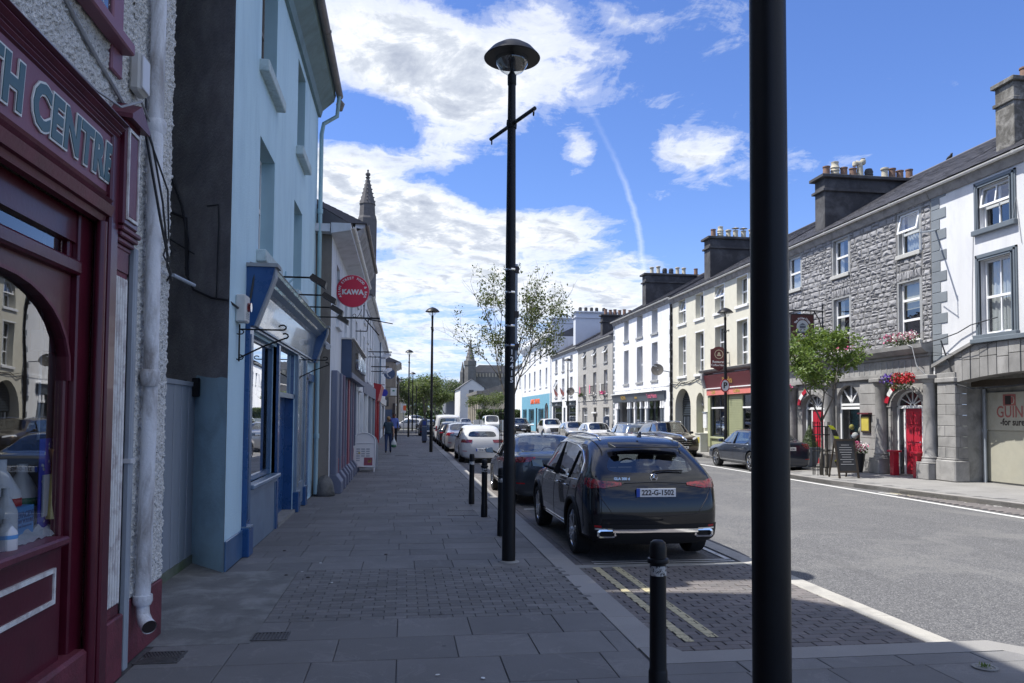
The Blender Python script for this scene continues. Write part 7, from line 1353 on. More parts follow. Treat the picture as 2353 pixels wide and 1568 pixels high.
def car(name, label, sp, paint, loc, heading=0., group=None, plate=None, plate_rear=True, detail=True):
    t = thing(name, label, sp.get('cat', 'car'), (0, 0, 0), group)
    L, Wd, H = sp['L'], sp['W'], sp['H']; w = Wd/2; yr, yf = -L/2, L/2
    key = sp['id']
    if key not in SHELLS:
        ev = car_shell(sp); bmx = bmesh.new(); bmx.from_mesh(ev); SHELLS[key] = (ev, bvhtree.BVHTree.FromBMesh(bmx)); bmx.free()
    ev, bv = SHELLS[key]
    names = {0: ('body', paint), 1: ('side_window', 'glass_car'), -1: ('side_window', 'glass_car'), 2: ('lower_trim', 'blk_plastic' if sp.get('clad') else paint), 3: ('windscreen', 'glass_car'), 4: ('rear_window', 'glass_car')}
    parts = {}
    for mi, (nm, mt) in names.items():
        k2 = (key, mi)
        if k2 not in SHELLP:
            b = bmesh.new(); b.from_mesh(ev); bmesh.ops.delete(b, geom=[f for f in b.faces if f.material_index != abs(mi) or (abs(mi) == 1 and f.calc_center_median().x*mi < 0)], context='FACES')
            for f in b.faces: f.material_index = 0; f.smooth = True
            m2 = bpy.data.meshes.new(nm); b.to_mesh(m2); b.free(); m2.set_sharp_from_angle(angle=R(38)); SHELLP[k2] = m2
        m2 = SHELLP[k2]
        if not len(m2.polygons): continue
        m3 = m2.copy(); m3.materials.clear(); m3.materials.append(M[mt]); o = bpy.data.objects.new(nm, m3); COL.objects.link(o); o.parent = t; parts[nm] = o
    body = parts['body']
    def snap(p, off=.004):
        q = bv.find_nearest(Vector(p)); c, n = q[0], q[1]
        if n.dot(Vector(p)-Vector((0, p[1]*.6, .7))) < 0: n = -n
        return c+n*off
    def patch(nm, top, bot, mt, rows=3, off=.006, par=None, sub=4):
        A = [Vector(p) for p in top]; B = [Vector(p) for p in bot]
        def dens(Q):
            o = []
            for i in range(len(Q)-1): o += [Q[i].lerp(Q[i+1], j/sub) for j in range(sub)]
            return o+[Q[-1]]
        A, B = dens(A), dens(B); m = MB(); nC = len(A)
        for r_ in range(rows+1):
            for c in range(nC): m.v.append(tuple(snap(A[c].lerp(B[c], r_/rows), off)))
        m.f = [(r_*nC+c, r_*nC+c+1, (r_+1)*nC+c+1, (r_+1)*nC+c) for r_ in range(rows) for c in range(nC-1)]
        return m.build(nm, mt, par or t, smooth=True)
    def line(nm, pts, wdt, mt, off=.004, par=None, sub=5):
        Q = [Vector(p) for p in pts]; D_ = []
        for i in range(len(Q)-1): D_ += [Q[i].lerp(Q[i+1], j/sub) for j in range(sub)]
        D_.append(Q[-1]); S_ = [snap(p, off) for p in D_]
        return MB().tube(S_, wdt, 6, True).build(nm, mt, par or t, smooth=True)
    # wheels
    tm, am, bk = wheel_meshes(sp['r'], sp.get('rim', 'ten'))
    for a in sp['ax']:
        for s in (-1, 1):
            wo = bpy.data.objects.new('wheel', bk); COL.objects.link(wo); wo.parent = t; wo.location = (s*(w-.125), a, sp['r']); wo.rotation_euler = (0, 0, 0 if s > 0 else math.pi)
            for nm, mm in (('tyre', tm), ('rim', am)): q = bpy.data.objects.new(nm, mm); COL.objects.link(q); q.parent = wo
            if sp.get('clad'):
                pts = [(s*(w+.005), a+(sp['r']+.065)*math.cos(b_), sp['r']+.01+(sp['r']+.065)*math.sin(b_)) for b_ in [R(-8+196*i/18) for i in range(19)]]
                MB().tube([snap(p, .0) for p in pts], .030, 6, True).build('wheel_arch_trim', 'blk_plastic', t, smooth=True)
    # cabin
    ca = MB(); zf = .38; ca.box(-w*.78, w*.78, sp['roofr']-.2 if sp['kind'] != 'sedan' else sp['cp']-.5, sp['cowl']-.1, zf-.1, zf)
    ca.build('cabin_floor', 'seat', t)
    st_ = MB()
    rowy = [sp['bp']-.25, sp['bp']-1.05] if sp['kind'] != 'van' else [sp['bp']-.2]
    for ry in rowy:
        for s in (-1, 1): st_.prism([(ry-.22, .42), (ry+.30, .46), (ry+.28, .58), (ry-.10, .60), (ry-.20, sp['belt']+.10), (ry-.30, sp['belt']+.08)], 0, s*.38-.22, s*.38+.22).prism([(ry-.24, sp['belt']+.13), (ry-.20, sp['belt']+.13), (ry-.22, sp['belt']+.30), (ry-.31, sp['belt']+.30)], 0, s*.38-.12, s*.38+.12)
    st_.build('seats', 'seat', t, bevel=.03); MB().prism([(sp['cowl']-.55, .5), (sp['cowl']-.05, .5), (sp['cowl']-.05, sp['belt']-.02), (sp['cowl']-.45, sp['belt']-.01)], 0, -w*.82, w*.82).build('dashboard', 'seat', t)
    MB().tube([(.38+.18*math.cos(6.283*k/16), sp['cowl']-.72+.06*math.sin(6.283*k/16), sp['belt']-.02+.17*math.sin(6.283*k/16)) for k in range(17)], .014, 6).build('steering_wheel', 'blk_plastic', t, smooth=True)
    # mirrors
    for s in (-1, 1):
        my = sp['cowl']-.42; mz = sp['belt']+.06; m = MB(); m.tube([(s*(w*.93), my+.05, mz-.06), (s*(w+.04), my+.02, mz-.02), (s*(w+.10), my, mz)], [.02, .03, .05], 8); mb2 = MB(); mb2.add([(s*(w+.02), my-.05, mz-.07), (s*(w+.22), my-.04, mz-.05), (s*(w+.24), my-.03, mz+.06), (s*(w+.05), my-.04, mz+.08), (s*(w+.03), my+.05, mz-.06), (s*(w+.20), my+.10, mz-.04), (s*(w+.21), my+.09, mz+.05), (s*(w+.06), my+.06, mz+.07)], [(0, 1, 2, 3), (7, 6, 5, 4), (0, 4, 5, 1), (1, 5, 6, 2), (2, 6, 7, 3), (3, 7, 4, 0)])
        mo = mb2.build('mirror', sp.get('mir', paint), t, smooth='a', bevel=.02); m.build('mirror_arm', 'blk_plastic', mo); MB().add([(s*(w+.035), my-.055, mz-.055), (s*(w+.205), my-.046, mz-.04), (s*(w+.22), my-.036, mz+.05), (s*(w+.06), my-.045, mz+.065)], [(0, 1, 2, 3)]).build('mirror_glass', 'glass_far', mo)
    # seams, handles, trim
    bp, cp, be = sp['bp'], sp['cp'], sp['belt']; zl = sp.get('zb', .22)+.10
    for s in (-1, 1):
        X = s*(w+.02)
        line('door_seam', [(X, bp, be-.04), (X, bp+.01, .7), (X, bp+.03, zl)], .004, 'ink', .0); line('door_seam', [(X, sp['cowl']-.15, be-.08), (X, sp['cowl']-.10, .65), (X, sp['cowl']-.13, zl)], .004, 'ink', .0)
        ry = sp['ax'][1]+sp['r']+.10; line('door_seam', [(X, ry-.28, be-.05), (X, ry-.18, be-.25), (X, ry-.01, .62), (X, ry+.04, zl)], .004, 'ink', .0)
        if detail:
            for hy in (bp-.22+.4*0-.02+.0, ry-.02): p = snap((X, hy+.10, be-.14), .022); q = snap((X, hy-.10, be-.135), .022); MB().tube([p, q], .013, 8, True).build('door_handle', 'chrome' if sp.get('chromeh') else paint, t, smooth=True)
            tz = H-.115
            if sp['kind'] == 'sedan': pp = [(X, sp['glassb']+.2, be+.02), (s*w*.86, sp['roofr']+.15, tz-.06), (s*w*.84, bp, tz), (s*w*.84, sp['rooff'], tz-.05), (s*w*.9, sp['cowl']-.1, be+.0)]
            else: pp = None
            line('window_trim', [(X, sp.get('qg', sp['cp']-.2), be-.01), (X, bp, be-.035), (X, sp['cowl']-.2, be-.045)], .010, sp.get('trim', 'blk_plastic'), .004)
            MB().bar((s*w*sp.get('tum', .8)*.955, bp, H-.13), snap((X, bp, be-.03), .0), .10, .012, (0, 1, 0)).build('door_pillar', 'blk_plastic', t)
        if sp.get('rails'):
            xr = s*(w*sp.get('tum', .8)-.11); zt = H+.01
            MB().tube([(xr, sp['roofr']+.05, zt-.06), (xr, sp['roofr']+.25, zt-.005), (xr, (sp['roofr']+sp['rooff'])/2, zt+.022), (xr, sp['rooff']-.15, zt-.005), (xr, sp['rooff']+.05, zt-.06)], .016, 8).build('roof_rail', sp.get('railm', 'chrome'), t, smooth=True)
    # lights
    tl, hl = sp['tail'], sp['head']
    for s in (-1, 1):
        to_ = patch('taillight', [(s*x, y, z) for x, y, z in tl[0]], [(s*x, y, z) for x, y, z in tl[1]], 'tail_red', 4, .010)
        patch('headlight', [(s*x, y, z) for x, y, z in hl[0]], [(s*x, y, z) for x, y, z in hl[1]], 'lamp_clear', 3, .010)
        patch('rear_reflector', [(s*.62, yr, .48), (s*.80, yr+.05, .49)], [(s*.62, yr, .455), (s*.80, yr+.05, .465)], 'reflector', 1, .006)
    gx, gz0, gz1 = sp['grille']
    patch('grille', [(-gx, yf, gz1), (0, yf, gz1+.01), (gx, yf, gz1)], [(-gx*.8, yf, gz0), (0, yf, gz0), (gx*.8, yf, gz0)], 'blk_plastic', 3, .008)
    for k in range(3): z = gz0+(gz1-gz0)*(k+.7)/3.4; line('grille_bar', [(-gx*.85, yf, z), (gx*.85, yf, z)], .007, 'chrome', .014)
    patch('lower_grille', [(-.55, yf, .36), (.55, yf, .36)], [(-.5, yf, .25), (.5, yf, .25)], 'blk_plastic', 2, .006)
    # plates
    def mkplate(y, z, txt, face, nm='number_plate', tilt=0.):
        yy = y; s = -1 if face < 0 else 1
        m = frame_mtx((0, yy, z), (1, 0, 0) if face < 0 else (-1, 0, 0), (0, -s*tilt*0, 1))
        po_ = MB().box(-.26, .26, yy-.008, yy+.008, z-.055, z+.055).build(nm, 'plate_white', t, bevel=.003)
        MB().box(-.26*(1 if face < 0 else -1) if face < 0 else .215, -.215 if face < 0 else .26, yy-.009, yy+.009, z-.054, z+.054).build('plate_band', 'plate_blue', po_)
        if txt: q = text('lettering', txt, 'ink', .092, frame_mtx((.02 if face < 0 else -.02, yy+face*.0095, z-.002), (1 if face < 0 else -1, 0, 0), (0, 0, 1)), po_, .0005, bold=.0025, sx=.95)
    py_ = snap((0, yr-.1, sp['pz']), .018).y; mkplate(py_, sp['pz'], plate if plate_rear else None, -1)
    pf_ = snap((0, yf+.1, .46), .02).y; mkplate(pf_, .46, plate if not plate_rear else None, 1)
    zc = H+.02 if sp['kind'] == 'sedan' else H-.01; MB().prism([(sp['roofr']+.18, zc-.01), (sp['roofr']+.34, zc-.01), (sp['roofr']+.20, zc+.07)], 0, -.012, .012).build('aerial_fin', paint, t)
    if sp.get('extra'): sp['extra'](t, snap, patch, line, sp, paint)
    t.location = loc; t.rotation_euler = (0, 0, heading)
    return t
SHELLS = {}; SHELLP = {}
def gla_extra(t, snap, patch, line, sp, paint):
    yr = -sp['L']/2
    # chrome bumper bar and exhaust surrounds
    patch('lower_bumper', [(-.88, yr+.1, .50), (-.5, yr, .50), (0, yr, .50), (.5, yr, .50), (.88, yr+.1, .50)], [(-.84, yr+.12, .26), (-.5, yr, .26), (0, yr, .26), (.5, yr, .26), (.84, yr+.12, .26)], 'blk_plastic', 3, .008)
    patch('bumper_chrome', [(-.56, yr, .44), (0, yr, .445), (.56, yr, .44)], [(-.56, yr, .395), (0, yr, .405), (.56, yr, .395)], 'chrome', 2, .018)
    for s in (-1, 1):
        c = snap((s*.64, yr, .385), .02); q = MB()
        def rr_(hw, hh, y): return [(c.x+hw*a, y, c.z+hh*b) for a, b in ((-1, -.5), (-.75, -1), (.75, -1), (1, -.5), (1, .5), (.75, 1), (-.75, 1), (-1, .5))]
        o1, o2, i1 = rr_(.125, .052, c.y), rr_(.125, .052, c.y+.10), rr_(.10, .032, c.y-.004); i2 = rr_(.095, .028, c.y+.05)
        q.add(o1+o2+i1+i2, [(k, (k+1) % 8, 8+(k+1) % 8, 8+k) for k in range(8)]+[(k, (k+1) % 8, 16+(k+1) % 8, 16+k) for k in range(8)]+[(16+k, 16+(k+1) % 8, 24+(k+1) % 8, 24+k) for k in range(8)])
        e = q.build('exhaust_surround', 'chrome', t, smooth='a'); MB().add(i2, [tuple(range(8))]).build('exhaust_hole', 'ink', e)
        patch('bumper_corner', [(s*.56, yr, .45), (s*.78, yr+.05, .455)], [(s*.56, yr, .43), (s*.78, yr+.05, .435)], 'chrome', 1, .016)
    # plate recess, boot lines
    line('boot_seam', [(-.80, yr+.1, 1.02), (-.70, yr+.02, .82), (-.56, yr, .63), (0, yr, .60), (.56, yr, .63), (.70, yr+.02, .82), (.80, yr+.1, 1.02)], .004, 'ink', .0)
    line('boot_crease', [(-.46, yr, 1.045), (0, yr, 1.055), (.46, yr, 1.045)], .006, paint, .004)
    c = snap((0, yr, 1.135), .016); em = MB().tube([(c.x+.045*math.cos(6.283*k/24), c.y, c.z+.045*math.sin(6.283*k/24)) for k in range(25)], .005, 6, True)
    for a in (90, 210, 330): em.tube([(c.x, c.y, c.z), (c.x+.043*math.cos(R(a)), c.y, c.z+.043*math.sin(R(a)))], [.009, .003], 6, True)
    em.build('star_emblem', 'chrome', t)
    c = snap((-.43, yr, 1.13), .012); text('lettering', 'GLA 200 d', 'rim_alloy', .046, frame_mtx((c.x, c.y-.004, c.z), (1, -.12, 0), (0, .1, 1)), t, .002, bold=.002)
    # spoiler and wiper
    pa = snap((0, yr+.4, 1.50), 0); MB().add([(-.50, pa.y-.03, 1.455), (.50, pa.y-.03, 1.455), (.42, pa.y-.12, 1.452), (-.42, pa.y-.12, 1.452), (-.50, pa.y+.05, 1.525), (.50, pa.y+.05, 1.525), (.44, pa.y-.12, 1.468), (-.44, pa.y-.12, 1.468)], [(0, 1, 2, 3), (4, 5, 6, 7), (3, 2, 6, 7), (0, 3, 7, 4), (1, 5, 6, 2)]).build('spoiler', paint, t, bevel=.008, smooth='a')
    line('rear_wiper', [(0, yr+.1, 1.19), (.2, yr+.12, 1.21), (.42, yr+.12, 1.215)], .012, 'blk_plastic', .02)
    for s in (-1, 1):
        X = s*(sp['W']/2+.02); w = sp['W']/2
        line('window_trim', [(X, -1.66, 1.02), (s*w*.93, -1.70, 1.12), (s*w*.88, -1.62, 1.27), (s*w*.84, -1.36, 1.40), (s*w*.82, -.95, 1.465), (s*w*.80, -.2, 1.49), (s*w*.81, .35, 1.46), (s*w*.86, .75, 1.32), (s*w*.93, 1.0, 1.12)], .011, 'chrome', .006)
        line('quarter_pillar', [(X, -1.08, 1.02), (s*w*.86, -1.20, 1.40)], .018, 'blk_plastic', .004)
        for z in (.335, .375): line('sill_trim', [(X, -.92, z), (X, .92, z)], .010, 'chrome', .004)
GLA = dict(id='gla', kind='suv', L=4.41, W=1.84, H=1.60, zb=.24, belt=1.04, hood=1.02, ax=(1.37, -1.36), r=.345, cowl=1.02, rooff=.38, roofr=-1.75, bp=-.12, cp=-.98, lean=.60, rb=.10, tum=.77, clad=True, rails=True, rim='twin', chromeh=True, trim='chrome', qg=-1.66, pz=.90, mir='paint_black',
           tail=([(.44, -2.2, 1.055), (.66, -2.18, 1.085), (.82, -2.08, 1.10), (.90, -1.92, 1.09)], [(.44, -2.2, 1.005), (.66, -2.18, .965), (.82, -2.08, .945), (.90, -1.92, 1.0)]),
           head=([(.45, 2.2, .88), (.84, 2.0, .92)], [(.45, 2.2, .76), (.84, 2.0, .80)]), grille=(.42, .50, .82), extra=gla_extra)
SED = dict(id='sedan', kind='sedan', L=4.63, W=1.80, H=1.45, zb=.20, belt=.96, hood=.90, trunk=1.06, ax=(1.36, -1.34), r=.325, cowl=1.12, rooff=.50, roofr=-1.08, glassb=-1.72, bp=-.05, cp=-.92, tum=.76, rim='ten', trim='chrome', qg=-1.3, pz=.80, cat='car',
           tail=([(.40, -2.3, 1.0), (.64, -2.28, 1.01), (.84, -2.15, 1.0)], [(.40, -2.3, .93), (.64, -2.28, .90), (.84, -2.15, .88)]), head=([(.45, 2.3, .75), (.84, 2.0, .84)], [(.45, 2.3, .66), (.84, 2.0, .72)]), grille=(.40, .5, .68))
BMW = dict(SED, id='bmw', L=4.90, W=1.86, H=1.46, trunk=1.04, ax=(1.52, -1.45), r=.335, cowl=1.10, rooff=.42, roofr=-1.18, glassb=-1.80, bp=-.10, rim='seven', pz=.82, tail=([(.48, -2.42, .98), (.70, -2.4, .99), (.88, -2.2, .95)], [(.52, -2.42, .90), (.70, -2.4, .82), (.88, -2.2, .82)]), head=([(.45, 2.4, .76), (.84, 2.15, .82)], [(.45, 2.4, .66), (.84, 2.15, .71)]), grille=(.28, .5, .74))
GOLF = dict(id='golf', kind='hatch', L=4.20, W=1.79, H=1.48, zb=.20, belt=.97, hood=.93, ax=(1.27, -1.30), r=.315, cowl=1.05, rooff=.42, roofr=-1.6, bp=-.12, cp=-.95, lean=.42, tum=.78, rim='five', pz=.52, qg=-1.4,
            tail=([(.40, -2.1, .93), (.64, -2.08, .94), (.84, -1.92, .92)], [(.44, -2.1, .80), (.64, -2.08, .79), (.84, -1.92, .80)]), head=([(.45, 2.1, .76), (.82, 1.85, .82)], [(.45, 2.1, .64), (.82, 1.85, .68)]), grille=(.42, .58, .68))
SUV = dict(GLA, id='suv', L=4.47, W=1.85, H=1.65, belt=1.06, hood=1.06, lean=.45, rim='five', chromeh=False, extra=None, pz=.95, railm='rim_alloy', trim='chrome', mir='blk_plastic', tail=([(.55, -2.2, 1.1), (.88, -2.0, 1.12)], [(.55, -2.2, .96), (.88, -2.0, .98)]), head=([(.5, 2.2, .90), (.86, 1.9, 1.0)], [(.5, 2.2, .80), (.86, 1.9, .86)]), grille=(.50, .52, .86))
EST = dict(GOLF, id='estate', kind='estate', L=4.60, H=1.52, ax=(1.42, -1.32), roofr=-1.9, cp=-1.05, bp=-.1, rails=True, railm='rim_alloy', trim='chrome', lean=.38, qg=-1.7)
VAN = dict(GOLF, id='van', kind='van', L=4.75, W=1.87, H=1.92, belt=1.12, hood=1.08, ax=(1.50, -1.35), r=.33, cowl=1.45, rooff=.85, roofr=-2.0, bp=.25, cp=-.75, lean=.10, tum=.86, cat='van', pz=.75, tail=([(.80, -2.36, 1.15), (.90, -2.2, 1.15)], [(.80, -2.36, .80), (.90, -2.2, .8)]))
car('parked_suv', 'glossy black compact SUV parked behind the near bollard, tail towards the camera', GLA, 'paint_black', (3.20, 11.72, -.104), plate='222-G-1502')
car('parked_saloon', 'dark grey saloon parked in front of the black SUV on the near kerb', SED, 'paint_grey', (3.12, 18.10, -.104), plate='211-G-902')
car('parked_hatchback', 'white hatchback parked beyond the dark grey saloon with red tail lights', GOLF, 'body_white', (3.10, 32.35, -.104), plate='12-G-7976')
car('parked_saloon', 'silver saloon parked just ahead of the white hatchback', BMW, 'body_silver', (3.06, 41.9, -.104), plate='10-G-331')
car('parked_hatchback', 'dark hatchback parked between the silver saloon and the white van', GOLF, 'body_carblack', (3.0, 48.4, -.104))
car('parked_van', 'white van parked beyond the dark hatchback on the near side', VAN, 'body_white', (3.05, 55.2, -.104))
car('parked_hatchback', 'dark hatchback parked on the near side behind the blue ticket machine', EST, 'body_darkblue', (2.2, 68.5, -.104))
car('parked_saloon', 'dark blue saloon parked on the far side in front of the coffee shop', BMW, 'body_darkblue', (12.96, 27.1, -.12), plate='10-G-12301')
car('parked_suv', 'dark brown SUV facing the camera across the street', dict(SUV, ), 'body_brown', (12.98, 36.9, -.12), math.pi, plate='161-G-88', plate_rear=False)
car('parked_estate', 'steel blue estate car parked behind the brown SUV across the street', EST, 'body_steel', (12.95, 43.4, -.12))
car('parked_hatchback', 'white hatchback facing the camera outside the pebble dashed house', GOLF, 'body_white', (12.9, 50.8, -.12), math.pi)
car('parked_suv', 'white SUV standing before the blue shopfront far along the right side', SUV, 'body_white', (13.0, 67.5, -.12), math.pi)
car('parked_hatchback', 'small pale hatchback half hidden behind the white hatchback on the right side', GOLF, 'body_champagne', (13.1, 58.5, -.12), math.pi)
car('parked_suv', 'black SUV far down the right side beside the lamp post pole', SUV, 'body_carblack', (12.6, 83, -.12), math.pi)
car('parked_van', 'white van on the far side beyond the black SUV', VAN, 'body_white', (10.4, 92, -.12), math.pi)
car('crossing_hatchback', 'white hatchback crossing the street at the far end of the pavement', GOLF, 'body_white', (.6, 98, -.12), math.pi/2)
car('far_hatchback', 'small silver hatchback on the road before the white gabled house', GOLF, 'body_silver', (8.6, 108, -.12), math.pi)
car('far_hatchback', 'distant silver car on the road in front of the trees', GOLF, 'body_silver', (1.9, 128, .3), -.8)
# ------------------------------------------------------------ street furniture
def lamp(label, loc, h, s=1.0, bar=True, barang=8, group='street lamps with dome shades'):
    t = thing('street_lamp', label, 'street lamp', (0, 0, 0), group)
    MB().lathe(0, 0, [(.082, 0), (.080, 1.15), (.078, 1.2), (.068, 1.23), (.062, h*.6), (.048, h-.56)], 20).build('pole', 'black_metal', t, smooth='a')
    MB().lathe(0, 0, [(.048, h-.57), (.055, h-.56), (.055, h-.44), (.042, h-.43), (.03, h-.40)], 18).build('collar', 'black_metal', t, smooth='a')
    for s_ in (-1, 1): MB().tube([(0, s_*.02, h-.44), (0, s_*.05, h-.34), (0, s_*.11, h-.22), (0, s_*.13, h-.16)], .019, 8).build('shade_arm', 'black_metal', t)
    MB().lathe(0, 0, [(.345, h-.235), (.35, h-.225), (.33, h-.20), (.26, h-.12), (.16, h-.055), (.05, h-.015), (.0, h)], 36).build('dome_shade', 'black_metal', t, smooth='a')
    MB().lathe(0, 0, [(.34, h-.232), (.215, h-.222), (.20, h-.17), (.0, h-.15)], 30).build('shade_underside', 'black_metal', t, smooth='a')
    MB().lathe(0, 0, [(.20, h-.18), (.0, h-.16)], 24).build('reflector', 'soffit', t, smooth=True); MB().lathe(0, 0, [(.215, h-.225), (.195, h-.30), (.14, h-.38), (.06, h-.43), (.03, h-.435)], 30).build('glass_bowl', 'bowl', t, smooth=True)
    if bar:
        zb = h-1.06; a = R(barang); m = MB().tube([(-.58*math.sin(a), -.58*math.cos(a), zb), (.58*math.sin(a), .58*math.cos(a), zb)], .024, 10).lathe(0, 0, [(.062, zb-.05), (.066, zb), (.062, zb+.05)], 16)
        for s_ in (-1, 1): c = Vector((s_*.55*math.sin(a), s_*.55*math.cos(a), zb-.05)); m.tube([(c.x, c.y+.028*math.cos(k), c.z+.028*math.sin(k)) for k in np.linspace(0, 6.283, 10)], .007, 5)
        m.build('banner_bar', 'black_metal', t)
    t.location = loc; return t
L1 = lamp('tall black street lamp nearest the camera with a tilted banner bar', (1.277, 9.28, 0), 6.42, barang=-20)
cl = MB()
for z in (3.55, 3.27, 2.86, 2.62): cl.lathe(0, 0, [(.068, z-.012), (.070, z), (.068, z+.012)], 16)
cl.build('steel_band', 'chrome', L1, kind='stuff'); MB().box(.055, .085, -.03, .02, 2.45, 3.62).build('cable_cover', 'pipe_grey', L1); [MB().box(.05, .10, -.04, .03, z-.04, z+.04).build('cable_clamp', 'ink', L1) for z in (3.55, 3.0, 2.6)]
for i, c in enumerate('12415'): text('number', c, 'plate_white', .085, frame_mtx((.012, -.0785, 2.53-.085*i), (1, .1, 0), (0, 0, 1)), L1, .001, bold=.002)
MB().lathe(1.277, 9.28, [(.13, .002), (.12, .014), (.085, .02)], 20).build('base_mortar', 'concrete', L1).location = (-1.277, -9.28, 0)
lamp('second black street lamp further along the near kerb', (1.32, 37.2, 0), 7.0); lamp('third black street lamp at the end of the near pavement', (.40, 63.5, 0), 7.15); lamp('small distant street lamp beyond the third one on the left', (.95, 85, 0), 6.5)
lr = lamp('black street lamp with a parking sign across the street', (13.98, 32.1, 0), 6.6, group='street lamps with dome shades')
lamp('slender black street lamp before the white pub across the street', (15.0, 67.3, 0) if False else (13.9, 64.5, 0), 6.75)
pk = thing('parking_sign', 'round white and red parking sign on the lamp across the street', 'road sign', (13.9, 31.95, 3.15))
m = MB(); nn = 28
m.add([(13.90+.21*math.cos(6.2832*k/nn), y, 3.15+.29*math.sin(6.2832*k/nn)) for y in (31.95, 31.99) for k in range(nn)], [tuple(range(nn)), tuple(range(nn, 2*nn))]+[(k, (k+1) % nn, nn+(k+1) % nn, nn+k) for k in range(nn)]).build('rim', 'red_door', pk)
MB().add([(13.90+.165*math.cos(6.2832*k/nn), 31.945, 3.15+.24*math.sin(6.2832*k/nn)) for k in range(nn)], [tuple(range(nn))]).build('face', 'plate_white', pk); text('letter', 'P', 'ink', .36, frame_mtx((13.9, 31.94, 3.15), (1, 0, 0), (0, 0, 1)), pk, .002, bold=.012)
np_ = thing('foreground_pole', 'thick black pole close to the camera crossing the whole view', 'pole', (1.60, 3.2, 0)); MB().lathe(1.60, 3.2, [(.082, 0), (.082, 2.2), (.079, 3.6), (.074, 6.2)], 40).build('pole', 'black_metal', np_, smooth='a')
bol = None
def bollard(loc, label, sticker=0):
    global bol
    if bol is None:
        bol = thing('bollard', label, 'bollard', (0, 0, 0), 'black bollards along the kerb')
        MB().lathe(0, 0, [(.058, 0), (.058, .20), (.056, .205), (.052, .22), (.050, .84), (.050, .862)], 24).build('post', 'black_metal', bol, smooth='a')
        MB().lathe(0, 0, [(.052, .855), (.066, .862), (.068, .875), (.064, .888), (.052, .892)], 28).build('collar', 'black_metal', bol, smooth='a')
        MB().lathe(0, 0, [(.052, .892), (.052, .955), (.046, .985), (.030, .998), (.0, 1.003)], 28).build('cap', 'black_metal', bol, smooth='a')
        MB().lathe(0, 0, [(.0512, .785), (.0512, .845)], 24).build('reflective_band', 'paint_worn', bol, smooth='a')
        bol.location = loc; return bol
    c = bol.copy(); COL.objects.link(c)
    for ch in bol.children: d = ch.copy(); COL.objects.link(d); d.parent = c
    c.location = loc; c['label'] = label; return c
b0 = bollard((1.568, 4.62, 0), 'black bollard with torn white band nearest the camera')
bollard((1.44, 11.3, 0), 'black bollard just behind the near lamp post, third from the far end'); bollard((1.41, 13.4, 0), 'middle bollard of the row beyond the near lamp post'); bollard((1.365, 15.4, 0), 'furthest bollard of the row beyond the near lamp post')
mt_ = thing('ticket_machine', 'tall blue grey parking ticket machine by the second lamp', 'ticket machine', (1.33, 50, 0)); MB().prism([(-.17, 0), (.17, 0), (.17, 1.70), (-.17, 1.48)], 1, 49.85, 50.15).build('case', 'meter_blue', mt_, bevel=.015) if False else MB().add([(1.17, 49.85, .12), (1.50, 49.85, .12), (1.50, 50.15, .12), (1.17, 50.15, .12), (1.17, 49.85, 1.45), (1.50, 49.85, 1.58), (1.50, 50.15, 1.58), (1.17, 50.15, 1.45)], [(0, 1, 2, 3), (4, 5, 6, 7), (0, 1, 5, 4), (1, 2, 6, 5), (2, 3, 7, 6), (3, 0, 4, 7)]).build('case', 'meter_blue', mt_, bevel=.015)
MB().box(1.20, 1.47, 49.88, 50.12, 0, .12).build('base', 'ink', mt_); MB().box(1.23, 1.44, 49.835, 49.85, 1.15, 1.38).build('screen_panel', 'panel_blue', mt_); MB().box(1.19, 1.48, 49.835, 49.85, 1.02, 1.06).build('pale_strip', 'fence_grey', mt_)
mt2 = thing('ticket_machine', 'blue ticket machine across the street outside the pebble dashed house', 'ticket machine', (14.9, 55.6, 0)); MB().prism([(-.2, 0), (.2, 0), (.2, 1.7), (0, 1.8), (-.2, 1.7)], 1, 55.45, 55.75).build('case', 'meter_blue', mt2); mt2.children[0].location.x += 0; 
for v in mt2.children[0].data.vertices: v.co.x += 14.9
MB().box(14.82, 14.98, 55.44, 55.45, 1.3, 1.5).build('screen_panel', 'plate_white', mt2)
po5 = thing('sign_post', 'thin dark post on the pavement before the distant road', 'post', (1.2, 74.5, 0)); MB().tube([(1.2, 74.5, 0), (1.2, 74.5, 4.6)], .045, 8).build('post', 'black_metal', po5)
# pavement menu board of the shop
sg = thing('a_frame_sign', 'white arched A frame menu board on the near pavement', 'A-board', (-1.2, 24.6, 0))
def board(par, xc, y0, y1, w, z0, z1, mat, nm):
    m = MB(); pts = [(-w, z0), (w, z0), (w, z1-.28)]+[(w*math.cos(a), z1-.28+.28*math.sin(a)) for a in np.linspace(.2, math.pi-.2, 9)]+[(-w, z1-.28)]
    def yy(z): return y0+(y1-y0)*(z-z0)/(z1-z0)
    n = len(pts); m.add([(xc+x, yy(z)-.015, z) for x, z in pts]+[(xc+x, yy(z)+.015, z) for x, z in pts], [tuple(range(n)), tuple(range(n, 2*n))]+[(i, (i+1) % n, n+(i+1) % n, n+i) for i in range(n)]); return m.build(nm, mat, par), pts, yy
bo, pts, yy = board(sg, -1.22, 24.25, 24.6, .36, .16, 1.20, 'plastic_white', 'front_board'); board(sg, -1.16, 25.15, 24.66, .36, .05, 1.18, 'plastic_white', 'back_board')
MB().tube([(-1.22+x, yy(z)-.03, z) for x, z in pts]+[(-1.22+pts[0][0], yy(pts[0][1])-.03, pts[0][1])], .016, 6).build('frame', 'upvc', sg, smooth=True); [MB().bar((x, 24.2, 0), (x, 24.27, .2), .03, .03).build('leg', 'upvc', sg) for x in (-1.56, -.88)]; MB().bar((-1.54, yy(.88)-.03, .88), (-.90, yy(.88)-.03, .88), .02, .02).build('cross_rail', 'upvc', sg)
